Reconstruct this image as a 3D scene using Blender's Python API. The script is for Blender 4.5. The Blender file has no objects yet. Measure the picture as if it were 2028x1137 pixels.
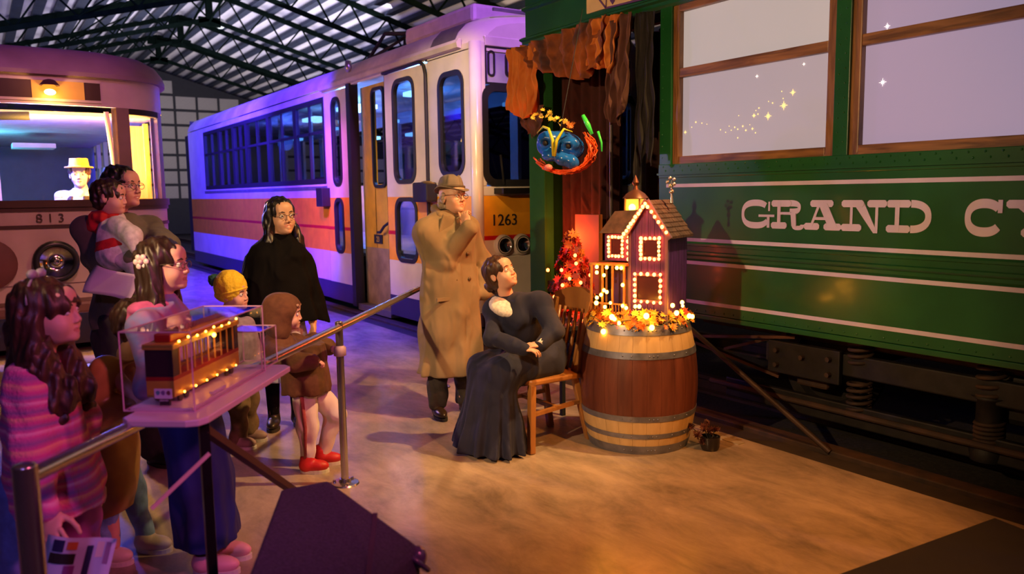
import bpy, math, random
import numpy as np
from mathutils import Matrix, Vector
rnd = random.Random(7)
PI = math.pi
S = bpy.context.scene
COL = S.collection

# ---------------------------------------------------------------- camera, world, lights
cam_d = bpy.data.cameras.new('camera'); cam = bpy.data.objects.new('camera', cam_d); COL.objects.link(cam)
F, CX, CY, CH = 1574.0, 1014.0, 568.5, 1.6
_n = lambda v: v/np.linalg.norm(v)
_down = _n(np.array([186., 13400., F])); _Y = np.array([-1064., -170., F]); _Y = _n(_Y-_down*(_Y@_down))
RW = np.array([np.cross(_Y, -_down), _Y, -_down])
cam.matrix_world = Matrix([[RW[i][0], -RW[i][1], -RW[i][2], (0, 0, CH)[i]] for i in range(3)]+[[0, 0, 0, 1]])
cam_d.sensor_width = 36; cam_d.lens = F/2028*36; cam_d.clip_start = .05; cam_d.clip_end = 200
cam_d.dof.use_dof = True; cam_d.dof.focus_distance = 5.2; cam_d.dof.aperture_fstop = 2.4
S.camera = cam
S.view_settings.view_transform = 'Standard'; S.view_settings.look = 'None'
S.view_settings.gamma = 1; S.view_settings.use_curve_mapping = False; S.view_settings.exposure = 0.0
S.cycles.max_bounces = 6; S.cycles.transparent_max_bounces = 16; S.cycles.sample_clamp_indirect = 4
S.cycles.caustics_reflective = False; S.cycles.caustics_refractive = False
w = bpy.data.worlds.new('dim_hall_air'); S.world = w; w.use_nodes = True
w.node_tree.nodes['Background'].inputs[0].default_value = (.36, .26, .42, 1)
w.node_tree.nodes['Background'].inputs[1].default_value = .016

def spot(name, loc, at, power, col, angle=40, blend=.4, rad=.06):
    d = bpy.data.lights.new(name, 'SPOT'); d.energy = power; d.color = col; d.spot_size = math.radians(angle)
    d.spot_blend = blend; d.shadow_soft_size = rad
    o = bpy.data.objects.new(name, d); COL.objects.link(o); o.location = loc
    o.rotation_euler = (Vector(at)-Vector(loc)).to_track_quat('-Z', 'Y').to_euler(); return o
def area(name, loc, at, power, col, sx, sy, spread=180):
    d = bpy.data.lights.new(name, 'AREA'); d.energy = power; d.color = col; d.shape = 'RECTANGLE'; d.size = sx; d.size_y = sy
    d.spread = math.radians(spread)
    o = bpy.data.objects.new(name, d); COL.objects.link(o); o.location = loc
    o.rotation_euler = (Vector(at)-Vector(loc)).to_track_quat('-Z', 'Y').to_euler(); return o
def point(name, loc, power, col, rad=.05):
    d = bpy.data.lights.new(name, 'POINT'); d.energy = power; d.color = col; d.shadow_soft_size = rad
    o = bpy.data.objects.new(name, d); COL.objects.link(o); o.location = loc; return o
# stage key from the left of the camera, amber pool from the right, coloured washes
spot('stage_key_spot', (-1.3, 2.5, 2.75), (3.6, 4.3, 1.5), 640, (1, .60, .27), 62, .6, .04)
spot('amber_pool_spot', (3.2, -.4, 4.6), (2.75, 2.75, 0), 1250, (1, .34, .05), 40, 1, .08)
spot('amber_side_spot', (4.1, 2.4, 4.4), (2.2, 5.6, .0), 1100, (1, .56, .20), 58, .8, .05)
spot('pink_wash_spot', (2.2, -.6, 3.4), (.2, 3.7, 1.0), 420, (1, .15, .34), 44, .6, .15)
spot('violet_wash_spot', (-1.2, -.5, 3.0), (.2, 3.2, .8), 110, (.42, .25, 1), 42, .6, .15)
spot('pink_tram_spot', (1.2, 3.6, 4.6), (.6, 9.0, 1.5), 430, (1, .30, .30), 34, .7, .15)
spot('violet_roof_spot', (-.6, 5.0, 5.4), (.6, 9.6, 3.0), 200, (.75, .16, .9), 30, .7, .15)
spot('blue_tram_spot', (1.9, 15.2, 3.9), (4.3, 16.6, 1.2), 4200, (.05, .02, 1), 125, .5, .2)
spot('blue_side_spot', (1.6, 9.6, 4.6), (4.3, 13.6, 1.0), 6500, (.06, .012, 1), 58, .35, .15)
spot('orange_side_spot', (4.05, 2.0, 3.0), (2.85, 4.7, 1.25), 330, (1, .17, .02), 30, .5, .06)
spot('blue_floor_spot', (1.7, 12.4, 4.5), (2.3, 9.6, 0), 5200, (.01, .02, 1), 44, .5, .2)
spot('magenta_tram_spot', (2.3, 7.8, 4.4), (4.4, 12.2, 1.0), 1500, (.9, .06, .8), 26, .6, .1)
spot('cream_tram_spot', (1.2, 4.6, 4.2), (4.6, 8.3, 1.9), 1000, (1, .66, .34), 30, .5, .1)
spot('violet_front_spot', (4.0, 5.0, 5.0), (4.8, 7.6, 3.3), 520, (.5, .16, 1), 50, .6, .1)
area('roof_wash_near', (8.5, 13, 4.4), (8.5, 14.5, 7), 340, (1, .74, .55), 6, 8)  # unseen uplights added below the roof, standing in for daylight through its sheets
area('roof_wash_far', (6.5, 25, 4.6), (6.5, 26, 7), 850, (.82, .76, 1), 7, 14)
area('roof_wash_left', (-2.5, 18, 4.4), (-2.2, 21, 7), 620, (.95, .85, .95), 5, 12)
spot('roof_blue_spot', (1.0, 13, 4.4), (4.5, 24, 7.2), 2600, (.06, .09, 1), 80, .8, .4)
area('gable_wash', (8.5, 31, 3.0), (9.5, 38, 4.6), 80, (1, .82, .62), 4, 2)

# ---------------------------------------------------------------- materials
_M = {}
def mat(name, c, r=.6, m=0., nz=.12, sc=6., bump=0., c2=None, es=0., em=None, coat=0., stretch=(1, 1, 1), dist=0., alpha=1., spec=.5):
    if name in _M: return _M[name]
    x = bpy.data.materials.new(name); x.use_nodes = True; t = x.node_tree; b = t.nodes['Principled BSDF']
    b.inputs['Roughness'].default_value = r; b.inputs['Metallic'].default_value = m
    b.inputs['Coat Weight'].default_value = coat; b.inputs['Coat Roughness'].default_value = .12
    b.inputs['Specular IOR Level'].default_value = spec; b.inputs['Alpha'].default_value = alpha
    if es: b.inputs['Emission Color'].default_value = (*(em or c), 1); b.inputs['Emission Strength'].default_value = es
    tc = t.nodes.new('ShaderNodeTexCoord'); mp = t.nodes.new('ShaderNodeMapping'); mp.inputs['Scale'].default_value = stretch
    t.links.new(tc.outputs['Object'], mp.inputs[0])
    no = t.nodes.new('ShaderNodeTexNoise'); no.inputs['Scale'].default_value = sc; no.inputs['Detail'].default_value = 5; no.inputs['Distortion'].default_value = dist
    t.links.new(mp.outputs[0], no.inputs['Vector'])
    cr = t.nodes.new('ShaderNodeValToRGB'); cr.color_ramp.elements[0].position = .32; cr.color_ramp.elements[1].position = .68
    a = [max(0, v*(1-nz)) for v in c]; d = [min(1, v*(1+nz)) for v in c]
    if c2 is not None: a, d = c, c2
    cr.color_ramp.elements[0].color = (*a, 1); cr.color_ramp.elements[1].color = (*d, 1)
    t.links.new(no.outputs[0], cr.inputs[0]); t.links.new(cr.outputs[0], b.inputs['Base Color'])
    if bump:
        bp = t.nodes.new('ShaderNodeBump'); bp.inputs['Strength'].default_value = bump; bp.inputs['Distance'].default_value = .01
        t.links.new(no.outputs[0], bp.inputs['Height']); t.links.new(bp.outputs[0], b.inputs['Normal'])
    _M[name] = x; return x
def glass(name, tint=(1, 1, 1), refl=1., r=.02, base=.03):
    if name in _M: return _M[name]
    x = bpy.data.materials.new(name); x.use_nodes = True; t = x.node_tree; t.nodes.clear()
    o = t.nodes.new('ShaderNodeOutputMaterial'); tr = t.nodes.new('ShaderNodeBsdfTransparent'); g = t.nodes.new('ShaderNodeBsdfGlossy')
    tr.inputs[0].default_value = (*tint, 1); g.inputs['Roughness'].default_value = r
    lf_ = t.nodes.new('ShaderNodeLayerWeight'); lf_.inputs[0].default_value = .5; lw = t.nodes.new('ShaderNodeMath'); lw.operation = 'POWER'; lw.inputs[1].default_value = 4.; t.links.new(lf_.outputs['Facing'], lw.inputs[0])
    mm = t.nodes.new('ShaderNodeMath'); mm.operation = 'MULTIPLY_ADD'; mm.inputs[1].default_value = refl; mm.inputs[2].default_value = base
    t.links.new(lw.outputs[0], mm.inputs[0]); mx = t.nodes.new('ShaderNodeMixShader')
    t.links.new(mm.outputs[0], mx.inputs[0]); t.links.new(tr.outputs[0], mx.inputs[1]); t.links.new(g.outputs[0], mx.inputs[2])
    t.links.new(mx.outputs[0], o.inputs[0]); _M[name] = x; return x
def glow(name, c, s):
    if name in _M: return _M[name]
    x = bpy.data.materials.new(name); x.use_nodes = True; t = x.node_tree; t.nodes.clear()
    o = t.nodes.new('ShaderNodeOutputMaterial'); e = t.nodes.new('ShaderNodeEmission'); e.inputs[0].default_value = (*c, 1); e.inputs[1].default_value = s
    t.links.new(e.outputs[0], o.inputs[0]); _M[name] = x; return x

# ---------------------------------------------------------------- objects
_W = {}
def empty(name, loc, rz=0., label=None, cat=None, group=None, kind=None):
    o = bpy.data.objects.new(name, None); COL.objects.link(o); o.location = loc; o.rotation_euler = (0, 0, rz); o.empty_display_size = .1
    _W[o.name] = Matrix.Translation(Vector(loc)) @ Matrix.Rotation(rz, 4, 'Z'); return tag(o, label, cat, group, kind)
def tag(o, label=None, cat=None, group=None, kind=None):
    if label: o['label'] = label
    if cat: o['category'] = cat
    if group: o['group'] = group
    if kind: o['kind'] = kind
    return o
def wmat(o):
    return _W.get(o.name, Matrix.Identity(4)) if o else Matrix.Identity(4)
def link_mesh(name, me, parent=None, smooth=False):
    o = bpy.data.objects.new(name, me); COL.objects.link(o); o.parent = parent
    _W[o.name] = wmat(parent).copy()
    if smooth: me.shade_smooth()
    return o
class MB:
    """collects world-space shapes and links them as one mesh object"""
    def __init__(s): s.v = []; s.f = []; s.mi = []; s.cur = 0
    def add(s, vs, fs):
        b = len(s.v); s.v += [tuple(p) for p in vs]; s.f += [tuple(i+b for i in f) for f in fs]; s.mi += [s.cur]*len(fs); return s
    def box(s, lo, hi, M=None):
        x0, y0, z0 = lo; x1, y1, z1 = hi
        vs = [Vector(p) for p in ((x0, y0, z0), (x1, y0, z0), (x1, y1, z0), (x0, y1, z0), (x0, y0, z1), (x1, y0, z1), (x1, y1, z1), (x0, y1, z1))]
        if M: vs = [M @ p for p in vs]
        return s.add(vs, [(0, 3, 2, 1), (4, 5, 6, 7), (0, 1, 5, 4), (1, 2, 6, 5), (2, 3, 7, 6), (3, 0, 4, 7)])
    def beam(s, a, b, wd, ht=None, up=(0, 0, 1)):
        a = Vector(a); b = Vector(b); d = (b-a).normalized(); up = Vector(up)
        if abs(d.dot(up)) > .98: up = Vector((1, 0, 0))
        x = d.cross(up).normalized(); y = x.cross(d); ht = ht or wd; vs = []
        for p in (a, b):
            for i, j in ((-1, -1), (1, -1), (1, 1), (-1, 1)): vs.append(p+x*i*wd/2+y*j*ht/2)
        return s.add(vs, [(3, 2, 1, 0), (4, 5, 6, 7), (0, 1, 5, 4), (1, 2, 6, 5), (2, 3, 7, 6), (3, 0, 4, 7)])
    def tube(s, pts, r, n=10, caps=True, closed=False):
        pts = [Vector(p) for p in pts]; m = len(pts); rs = r if hasattr(r, '__len__') else [r]*m; vs = []; u = None
        for i, p in enumerate(pts):
            a = pts[(i-1) % m] if (closed or i) else p; b = pts[(i+1) % m] if (closed or i < m-1) else p
            d = (b-a).normalized()
            if u is None: u = d.orthogonal().normalized()
            u = (u-d*u.dot(d)).normalized(); w_ = d.cross(u)
            for k in range(n): t = 2*PI*k/n; vs.append(p+(u*math.cos(t)+w_*math.sin(t))*rs[i])
        fs = []
        for i in range(m if closed else m-1):
            j = (i+1) % m
            for k in range(n): l = (k+1) % n; fs.append((i*n+k, i*n+l, j*n+l, j*n+k))
        if caps and not closed: fs += [tuple(range(n-1, -1, -1)), tuple((m-1)*n+k for k in range(n))]
        return s.add(vs, fs)
    def lathe(s, prof, c=(0, 0, 0), n=24, M=None, a0=0, a1=2*PI):
        """prof: (radius, height) pairs about z"""
        full = abs(a1-a0-2*PI) < 1e-6; m = n if full else n+1; vs = []
        for r, z in prof:
            for k in range(m):
                t = a0+(a1-a0)*k/n; p = Vector((r*math.cos(t), r*math.sin(t), z)); p = M @ p if M else p; vs.append(p+Vector(c))
        fs = []
        for i in range(len(prof)-1):
            for k in range(n): l = (k+1) % m; fs.append((i*m+k, i*m+l, (i+1)*m+l, (i+1)*m+k))
        return s.add(vs, fs)
    def prism(s, poly, o, u, v, t):
        """2D polygon placed at o with axes u,v, thickness vector t"""
        o = Vector(o); u = Vector(u); v = Vector(v); t = Vector(t); n = len(poly)
        a = [o+u*x+v*y for x, y in poly]; fs = [tuple(range(n-1, -1, -1)), tuple(range(n, 2*n))]
        fs += [(i, (i+1) % n, n+(i+1) % n, n+i) for i in range(n)]
        return s.add(a+[p+t for p in a], fs)
    def frame(s, outer, inner, o, u, v, t):
        o = Vector(o); u = Vector(u); v = Vector(v); t = Vector(t); n = len(outer)
        P = [o+u*x+v*y for x, y in outer]+[o+u*x+v*y for x, y in inner]; vs = P+[p+t for p in P]; fs = []
        for i in range(n):
            j = (i+1) % n
            fs += [(i, n+i, n+j, j), (2*n+i, 2*n+j, 3*n+j, 3*n+i), (i, j, 2*n+j, 2*n+i), (n+i, 3*n+i, 3*n+j, n+j)]
        return s.add(vs, fs)
    def grid(s, P, close=False):
        """P[i][j] points"""
        nu, nv = len(P), len(P[0]); vs = [p for row in P for p in row]; fs = []
        for i in range(nu-1):
            for j in range(nv-1): fs.append((i*nv+j, i*nv+j+1, (i+1)*nv+j+1, (i+1)*nv+j))
        return s.add(vs, fs)
    def ball(s, c, r, n=10, sc=(1, 1, 1)):
        m = n//2+1; prof = [(math.sin(PI*i/m), -math.cos(PI*i/m)) for i in range(m+1)]; vs = []
        for a, z in prof:
            for k in range(n): t = 2*PI*k/n; vs.append((c[0]+r*sc[0]*a*math.cos(t), c[1]+r*sc[1]*a*math.sin(t), c[2]+r*sc[2]*z))
        fs = [(i*n+k, i*n+(k+1) % n, (i+1)*n+(k+1) % n, (i+1)*n+k) for i in range(m) for k in range(n)]
        return s.add(vs, fs)
    def build(s, name, m, parent=None, smooth=False, label=None, bevel=0, kind=None, solid=0, autos=False):
        Wi = wmat(parent).inverted() if parent else Matrix.Identity(4)
        me = bpy.data.meshes.new(name); me.from_pydata([tuple(Wi @ Vector(p)) for p in s.v], [], s.f)
        ms = m if isinstance(m, (list, tuple)) else [m]
        for q in ms: me.materials.append(q)
        if len(ms) > 1: me.polygons.foreach_set('material_index', s.mi)
        me.update(); o = link_mesh(name, me, parent, smooth)
        if autos:
            me.shade_smooth(); me.set_sharp_from_angle(angle=math.radians(35))
        if solid: q = o.modifiers.new('thickness', 'SOLIDIFY'); q.thickness = solid; q.offset = 0
        if bevel: q = o.modifiers.new('bevel', 'BEVEL'); q.width = bevel; q.segments = 2; q.limit_method = 'ANGLE'; q.harden_normals = False
        return tag(o, label, kind=kind)
def copy_tree(o, parent=None):
    c = o.copy(); COL.objects.link(c); c.parent = parent
    for ch in [k for k in bpy.data.objects if k.parent == o]: copy_tree(ch, c)
    return c
def dup(o, loc=None, rot=None):
    c = o.copy(); COL.objects.link(c)
    if loc is not None: c.location = loc
    if rot is not None: c.rotation_euler = rot
    return c
def rrect(w_, h_, r, n=5, cx=0, cy=0):
    o = []
    for sx, sy, a in ((1, 1, 0), (-1, 1, PI/2), (-1, -1, PI), (1, -1, 1.5*PI)):
        for k in range(n+1): t = a+PI/2*k/n; o.append((cx+sx*(w_/2-r)+r*math.cos(t), cy+sy*(h_/2-r)+r*math.sin(t)))
    return o
def text(name, body, size, loc, rot, m, parent, ext=.002, align='CENTER', sx=1.):
    c = bpy.data.curves.new(name, 'FONT'); c.body = body; c.size = size; c.extrude = ext; c.align_x = align; c.materials.append(m)
    tmp = bpy.data.objects.new(name+'_tmp', c); me = bpy.data.meshes.new_from_object(tmp); bpy.data.objects.remove(tmp); o = link_mesh(name, me, parent)
    Mw = Matrix.Translation(Vector(loc)) @ rot.to_4x4() @ Matrix.Diagonal((sx, 1, 1, 1))
    o.matrix_local = wmat(parent).inverted() @ Mw; return o
def facing(nrm):
    """rotation whose local z is nrm and local y is up"""
    z = Vector(nrm).normalized(); x = Vector((0, 0, 1)).cross(z).normalized(); return Matrix((x, z.cross(x), z)).transposed()

# ---------------------------------------------------------------- setting
concrete = mat('stained_concrete', (.20, .16, .13), .25, nz=.3, sc=3.2, bump=.2, c2=(.46, .36, .29), dist=.35, stretch=(1.3, .6, 1))
for n_ in concrete.node_tree.nodes:  # floor_detail: finer grain and scuffs
    if n_.type == 'TEX_NOISE': n_.inputs['Detail'].default_value = 11; n_.inputs['Roughness'].default_value = .68
f = MB().box((-9, -5, -.2), (4.02, 39, 0)).build('floor', concrete); tag(f, 'stained grey concrete floor of the shed', kind='structure')
dark_iron = mat('dark_iron', (.012, .011, .011), .6, .3, nz=.4, sc=12, bump=.3)
rust = mat('rusty_iron', (.03, .02, .015), .75, .2, nz=.4, sc=9, c2=(.07, .035, .02), bump=.4)
k = MB().box((4.02, -5, -.2), (4.2, 39, -.012)).build('trim_1', mat('dark_kerb', (.025, .018, .015), .8, nz=.3)); tag(k, 'dark strip along the edge of the track bed', kind='structure')
k = MB().box((4.2, -5, -.2), (4.33, 39, .02)).build('trim_2', rust, bevel=.008); tag(k, 'rusty kerb rail in front of the track bed', kind='structure')
k = MB().box((4.33, -5, -.3), (13, 39, -.06)).build('ground', mat('track_ballast', (.012, .010, .009), .95, nz=.6, sc=40, bump=.8)); tag(k, 'dark track bed below the trams', kind='structure')
for x in (4.95, 6.45):
    r = MB().prism([(-.07, 0), (.07, 0), (.07, .02), (.015, .03), (.015, .1), (.035, .11), (.035, .14), (-.035, .14), (-.035, .11), (-.015, .1), (-.015, .03), (-.07, .02)], (x, -5, -.06), (1, 0, 0), (0, 0, 1), (0, 44, 0)).build('rail', rust)
    tag(r, 'rusty running rail under the trams', kind='structure', group='running rails')
wallm = mat('dark_boarding', (.06, .05, .05), .85, nz=.3, sc=3, stretch=(1, 1, .2))
for nm, lo, hi in (('wall_left', (-9.2, -5, 0), (-9, 39, 4.2)), ('wall_right', (18.9, -5, 0), (19.1, 39, 4.2)), ('wall_behind', (-9, -5.2, 0), (19, -5, 7.6))):
    tag(MB().box(lo, hi).build(nm, wallm), 'dark boarded wall of the tram shed', kind='structure')
# gable wall with a grid of pale panels between dark rails
g = MB().prism([(-9, 0), (19, 0), (19, 3.86), (6, 7.5), (-9, 3.3)], (0, 38.3, 0), (1, 0, 0), (0, 0, 1), (0, .1, 0)).build('wall_gable', mat('dark_gable', (.02, .02, .02), .8)); tag(g, 'far gable wall of the shed', kind='structure')
pan = mat('gable_panel', (.34, .31, .25), .7, nz=.2, sc=20, stretch=(4, 1, 1), bump=.2)
first = None
for zi in range(9):
    z0 = 1.6+zi*.66
    for xi in range(16):
        x0 = 3.0+xi*.95
        top = 7.3-.28*abs(x0+.45-6)
        if z0+.56 > top: continue
        if first is None: first = MB().box((0, -.05, 0), (.84, 0, .54)).build('gable_panel', pan, g); first.location = (x0, 38.3, z0)
        else: dup(first, (x0, 38.3, z0))
# roof: sheeting, purlins, trusses
RX, RZ, PS = 6.0, 7.55, .28
zr = lambda x: RZ-PS*abs(x-RX)
sheet = mat('roof_sheet', (.58, .55, .56), .65, nz=.25, sc=2.5, bump=.2, stretch=(1.2, .25, 1), c2=(.8, .76, .74))
P = []; xs = np.arange(-9, 19.01, .125)
vs = []; 
for i, x in enumerate(xs):
    z = zr(x)+.12+.025*(i % 2); vs += [(x, -5, z), (x, 39, z)]
c = MB().add(vs, [(2*i, 2*i+1, 2*i+3, 2*i+2) for i in range(len(xs)-1)]).build('ceiling', sheet, solid=.01); tag(c, 'pale corrugated sheeting of the shed roof', kind='structure')
purm = mat('purlin_blue_grey', (.02, .028, .05), .6, nz=.3)
for side in (-1, 1):
    for i in range(1, 27 if side > 0 else 30):
        x = RX+side*(i*.5-.2)
        if x < -9 or x > 19: continue
        MB().beam((x, -5, zr(x)+.05), (x, 39, zr(x)+.05), .22, .1).build('purlin', purm, c)
trm = mat('truss_dark_green', (.003, .006, .004), .9, nz=.3, spec=.0)
def truss(Y):
    t = MB()
    top = lambda x: Vector((x, Y, zr(x)-.07)); bot = lambda x: Vector((x, Y, zr(x)-.85))
    for x0, x1 in ((-9, RX), (RX, 19)):
        t.beam(top(x0), top(x1), .11, .13); t.beam(bot(x0), bot(x1), .1, .11)
        n = 12; 
        for i in range(n):
            a = x0+(x1-x0)*i/n; b = x0+(x1-x0)*(i+1)/n; m_ = (a+b)/2
            t.beam(bot(a), top(m_), .04); t.beam(top(m_), bot(b), .04)
    t.beam(top(RX), bot(RX), .17, .17)
    t.box((RX-.35, Y-.05, RZ-.35), (RX+.35, Y+.05, RZ-.07)); t.box((RX-.3, Y-.05, RZ-1.05), (RX+.3, Y+.05, RZ-.8))
    return t.build('roof_truss', trm, c)
for i in range(7): truss(9.2+3.8*i)
br = MB()
for i in range(6):
    y0, y1 = 9.2+3.8*i, 13+3.8*i
    for x in (-1.5, 2.2, 9.8, 13.5): br.tube([(x, y0, zr(x)-.85), (x+1.9, (y0+y1)/2, zr(x+1.9)-.1), (x, y1, zr(x)-.85)], .02, 5)
    br.beam((RX, y0, RZ-.9), (RX, y1, RZ-.15), .05); br.beam((RX, y0, RZ-.15), (RX, y1, RZ-.9), .05)
br.build('roof_brace', trm, c)
l = MB().lathe([(0.0, .14), (.1, .1), (.2, 0), (.22, -.05)], (6.45, 25.0, 6.75), 16).build('high_bay_lamp_shade', mat('lamp_white', (.7, .7, .7), .4)); tag(l, 'small white high bay lamp hanging near the roof ridge', 'lamp')
b_ = MB().ball((6.45, 25.0, 6.73), .15, 12).build('bulb', glow('cool_lamp_glow', (.9, .92, 1), 1.6), l, True); MB().beam((6.45, 25, 6.85), (6.45, 25, 7.3), .03).build('hanger', trm, l)
# ---------------------------------------------------------------- green tram
GX = 4.3
green = mat('tram_green', (.008, .085, .02), .30, nz=.25, sc=3, bump=.03, c2=(.014, .12, .03), coat=.25)
green_p = mat('tram_green_matt', (.010, .10, .022), .75, nz=.25, sc=3, c2=(.016, .14, .035), spec=.2)
cream_paint = mat('stripe_cream', (.66, .58, .78), .5, nz=.08)
wood_f = mat('window_wood', (.11, .045, .014), .42, nz=.6, sc=5, stretch=(2, .6, 6), bump=.25, c2=(.36, .17, .055), dist=.6)
wood_v = mat('window_wood_upright', (.11, .045, .014), .42, nz=.6, sc=5, stretch=(2, 6, .6), bump=.25, c2=(.34, .16, .06), dist=.6)
black = mat('matt_black', (.012, .011, .012), .7)
G = empty('tram_car', (5.5, 1.5, 0), label='dark green tram with cream stripes, wooden windows and cream slab serif lettering', cat='tram')
Y0, Y1, YD, YE = -4.0, 4.40, 5.86, 6.10
b = MB().box((GX, Y0, .72), (GX+.06, Y1, 1.1)).box((GX-.003, Y0, 1.28), (GX+.06, Y1, 1.72)).build('lower_side_panel', green, G)
b = MB().box((GX, Y0, .68), (GX+.05, Y1, .715)).build('skirt_strip', green, G, bevel=.006)
# moulded belt between the two middle stripes
prof = [(0, 1.1), (-.012, 1.115), (-.012, 1.135), (-.03, 1.15), (-.03, 1.165), (-.005, 1.17), (-.005, 1.205), (-.022, 1.21), (-.022, 1.225), (0, 1.245), (0, 1.28), (.05, 1.28), (.05, 1.1)]
MB().prism(prof, (GX, Y0, 0), (1, 0, 0), (0, 0, 1), (0, Y1-Y0, 0)).build('belt_moulding', green, G)
MB().box((GX-.012, Y0, 1.70), (GX+.05, Y1, 1.80)).build('window_ledge_strip', green, G, bevel=.004)
MB().box((GX-.028, Y0, 1.72), (GX, Y1, 1.735)).build('ledge_lip', green, G)
for z in (1.642, 1.25, 1.085, .80):
    MB().box((GX-.0055-(.0 if z < 1.2 else .003), Y0, z-.0125), (GX-.001, Y1-.08, z+.0125)).build('painted_stripe', cream_paint, G)
rv = MB()
def rivet(y, z, x=GX, r=.0075): rv.lathe([(0, r*.7), (r*.7, r*.5), (r, 0)], (0, 0, 0), 6, Matrix.Translation((x, y, z)) @ Matrix.Rotation(-PI/2, 4, 'Y'))
y = Y1-.05; i = 0
while y > 0:
    rivet(y, .742); rivet(y, 1.782, GX-.012); rivet(y-.025, 1.752, GX-.012)
    y -= .085
# window posts
WP = 1.44; wins = [4.28-WP*k for k in range(6)]
for k, y in enumerate([Y1]+[w_-1.34 for w_ in wins]):
    ylo, yhi = (4.28, Y1) if k == 0 else (y-.10, y)
    MB().box((GX-.004, ylo, 1.79), (GX+.08, yhi, 3.0)).build('side_post', green, G, bevel=.004)
    z = 1.85
    while z < 2.95 and k < 4:
        rivet(yhi-.03, z, GX-.004, .006)
        if k: rivet(ylo+.03, z+.03, GX-.004, .006)
        z += .085
rv.build('rivets', green, G, True, kind='stuff')
screenm = None
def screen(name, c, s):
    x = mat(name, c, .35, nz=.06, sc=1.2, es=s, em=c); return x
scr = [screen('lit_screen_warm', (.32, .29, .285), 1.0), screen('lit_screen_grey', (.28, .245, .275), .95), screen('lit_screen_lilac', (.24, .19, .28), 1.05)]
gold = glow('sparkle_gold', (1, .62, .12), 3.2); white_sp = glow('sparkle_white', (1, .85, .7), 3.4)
def star(mb, y, z, r, n=8):
    vs = [(GX+.048, y, z)]
    for i in range(2*n):
        t = PI*i/n+.2*0; rr = r*(1 if i % 4 == 0 else .6) if i % 2 == 0 else r*.22
        vs.append((GX+.05, y+rr*math.cos(t), z+rr*math.sin(t)))
    mb.add(vs, [(0, 1+i, 1+(i+1) % (2*n)) for i in range(2*n)])
for k, y1 in enumerate(wins):
    y0 = y1-1.34; zb, zt = 1.785, 2.95
    fr = MB().frame([(y0, zb), (y1, zb), (y1, zt), (y0, zt)], [(y0+.06, zb+.03), (y1-.06, zb+.03), (y1-.06, zt-.03), (y0+.06, zt-.03)], (GX+.01, 0, 0), (0, 1, 0), (0, 0, 1), (.06, 0, 0)).build('window_frame', wood_v, G, bevel=.006)
    MB().box((GX+.008, y0+.06, zb), (GX+.07, y1-.06, zb+.07)).build('bottom_rail', wood_f, fr, bevel=.005)
    MB().box((GX+.008, y0+.06, 2.885), (GX+.07, y1-.06, zt)).build('top_rail', wood_f, fr, bevel=.005)
    MB().box((GX+.014, y0+.06, 2.42), (GX+.07, y1-.06, 2.485)).build('sash_rail', wood_f, fr, bevel=.005)
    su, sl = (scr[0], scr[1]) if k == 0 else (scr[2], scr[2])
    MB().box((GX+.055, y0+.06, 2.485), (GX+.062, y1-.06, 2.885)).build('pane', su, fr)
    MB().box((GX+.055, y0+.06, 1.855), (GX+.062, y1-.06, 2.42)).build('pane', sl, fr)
    if k == 0: FR0 = fr
    if k == 1: FR1 = fr
def pxs(px, py):  # pixel of the photograph -> point of the window plane
    d = RW @ np.array([(px-CX)/F, (py-CY)/F, 1.]); t = (GX+.05)/d[0]; return d[1]*t, CH+d[2]*t
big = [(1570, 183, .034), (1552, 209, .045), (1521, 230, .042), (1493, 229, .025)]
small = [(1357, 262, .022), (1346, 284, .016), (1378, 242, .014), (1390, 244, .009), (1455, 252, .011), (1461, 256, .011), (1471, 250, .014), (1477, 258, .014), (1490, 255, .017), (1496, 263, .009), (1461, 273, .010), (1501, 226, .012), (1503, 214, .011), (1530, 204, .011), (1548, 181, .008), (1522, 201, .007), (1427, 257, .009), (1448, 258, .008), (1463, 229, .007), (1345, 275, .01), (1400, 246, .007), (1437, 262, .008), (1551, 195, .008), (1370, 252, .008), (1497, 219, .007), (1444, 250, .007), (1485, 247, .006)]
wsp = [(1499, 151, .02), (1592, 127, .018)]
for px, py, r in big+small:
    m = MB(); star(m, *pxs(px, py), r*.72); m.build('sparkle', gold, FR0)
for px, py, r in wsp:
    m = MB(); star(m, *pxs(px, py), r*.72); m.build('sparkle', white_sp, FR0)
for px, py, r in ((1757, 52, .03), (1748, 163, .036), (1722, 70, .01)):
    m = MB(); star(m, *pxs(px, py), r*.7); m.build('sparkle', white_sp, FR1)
# letterboard, vestibule posts
MB().box((GX, Y0, 3.02), (GX+.06, YE+.04, 3.42)).build('letterboard', green, G)
MB().prism([(0, 2.93), (-.02, 2.95), (-.02, 2.975), (-.05, 2.985), (-.05, 3.0), (-.01, 3.02), (.06, 3.02), (.06, 2.93)], (GX, Y0, 0), (1, 0, 0), (0, 0, 1), (0, YE+.07-Y0, 0)).build('letterboard_moulding', green, G)
MB().prism([(0, 3.24), (-.035, 3.25), (-.035, 3.27), (0, 3.29), (.05, 3.29), (.05, 3.24)], (GX, 5.4, 0), (1, 0, 0), (0, 0, 1), (0, YE+.05-5.4, 0)).build('letterboard_moulding', green, G)
MB().box((GX-.06, Y0, 3.4), (GX+2.5, YE+.1, 3.5)).build('roof', green, G, bevel=.03)
MB().box((GX-.004, YD, .62), (GX+.1, YE, 3.0)).build('end_post', green_p, G, bevel=.006)
MB().box((GX+2.3, Y0, .7), (GX+2.4, YE, 3.4)).box((GX+.05, YE-.06, .7), (GX+.4, YE, 3.0)).build('far_side_panel', green, G)
MB().box((GX+.1, Y0, .7), (GX+2.3, YE, .78)).build('car_floor', mat('dark_boards', (.05, .03, .02), .7, nz=.3), G)
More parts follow.
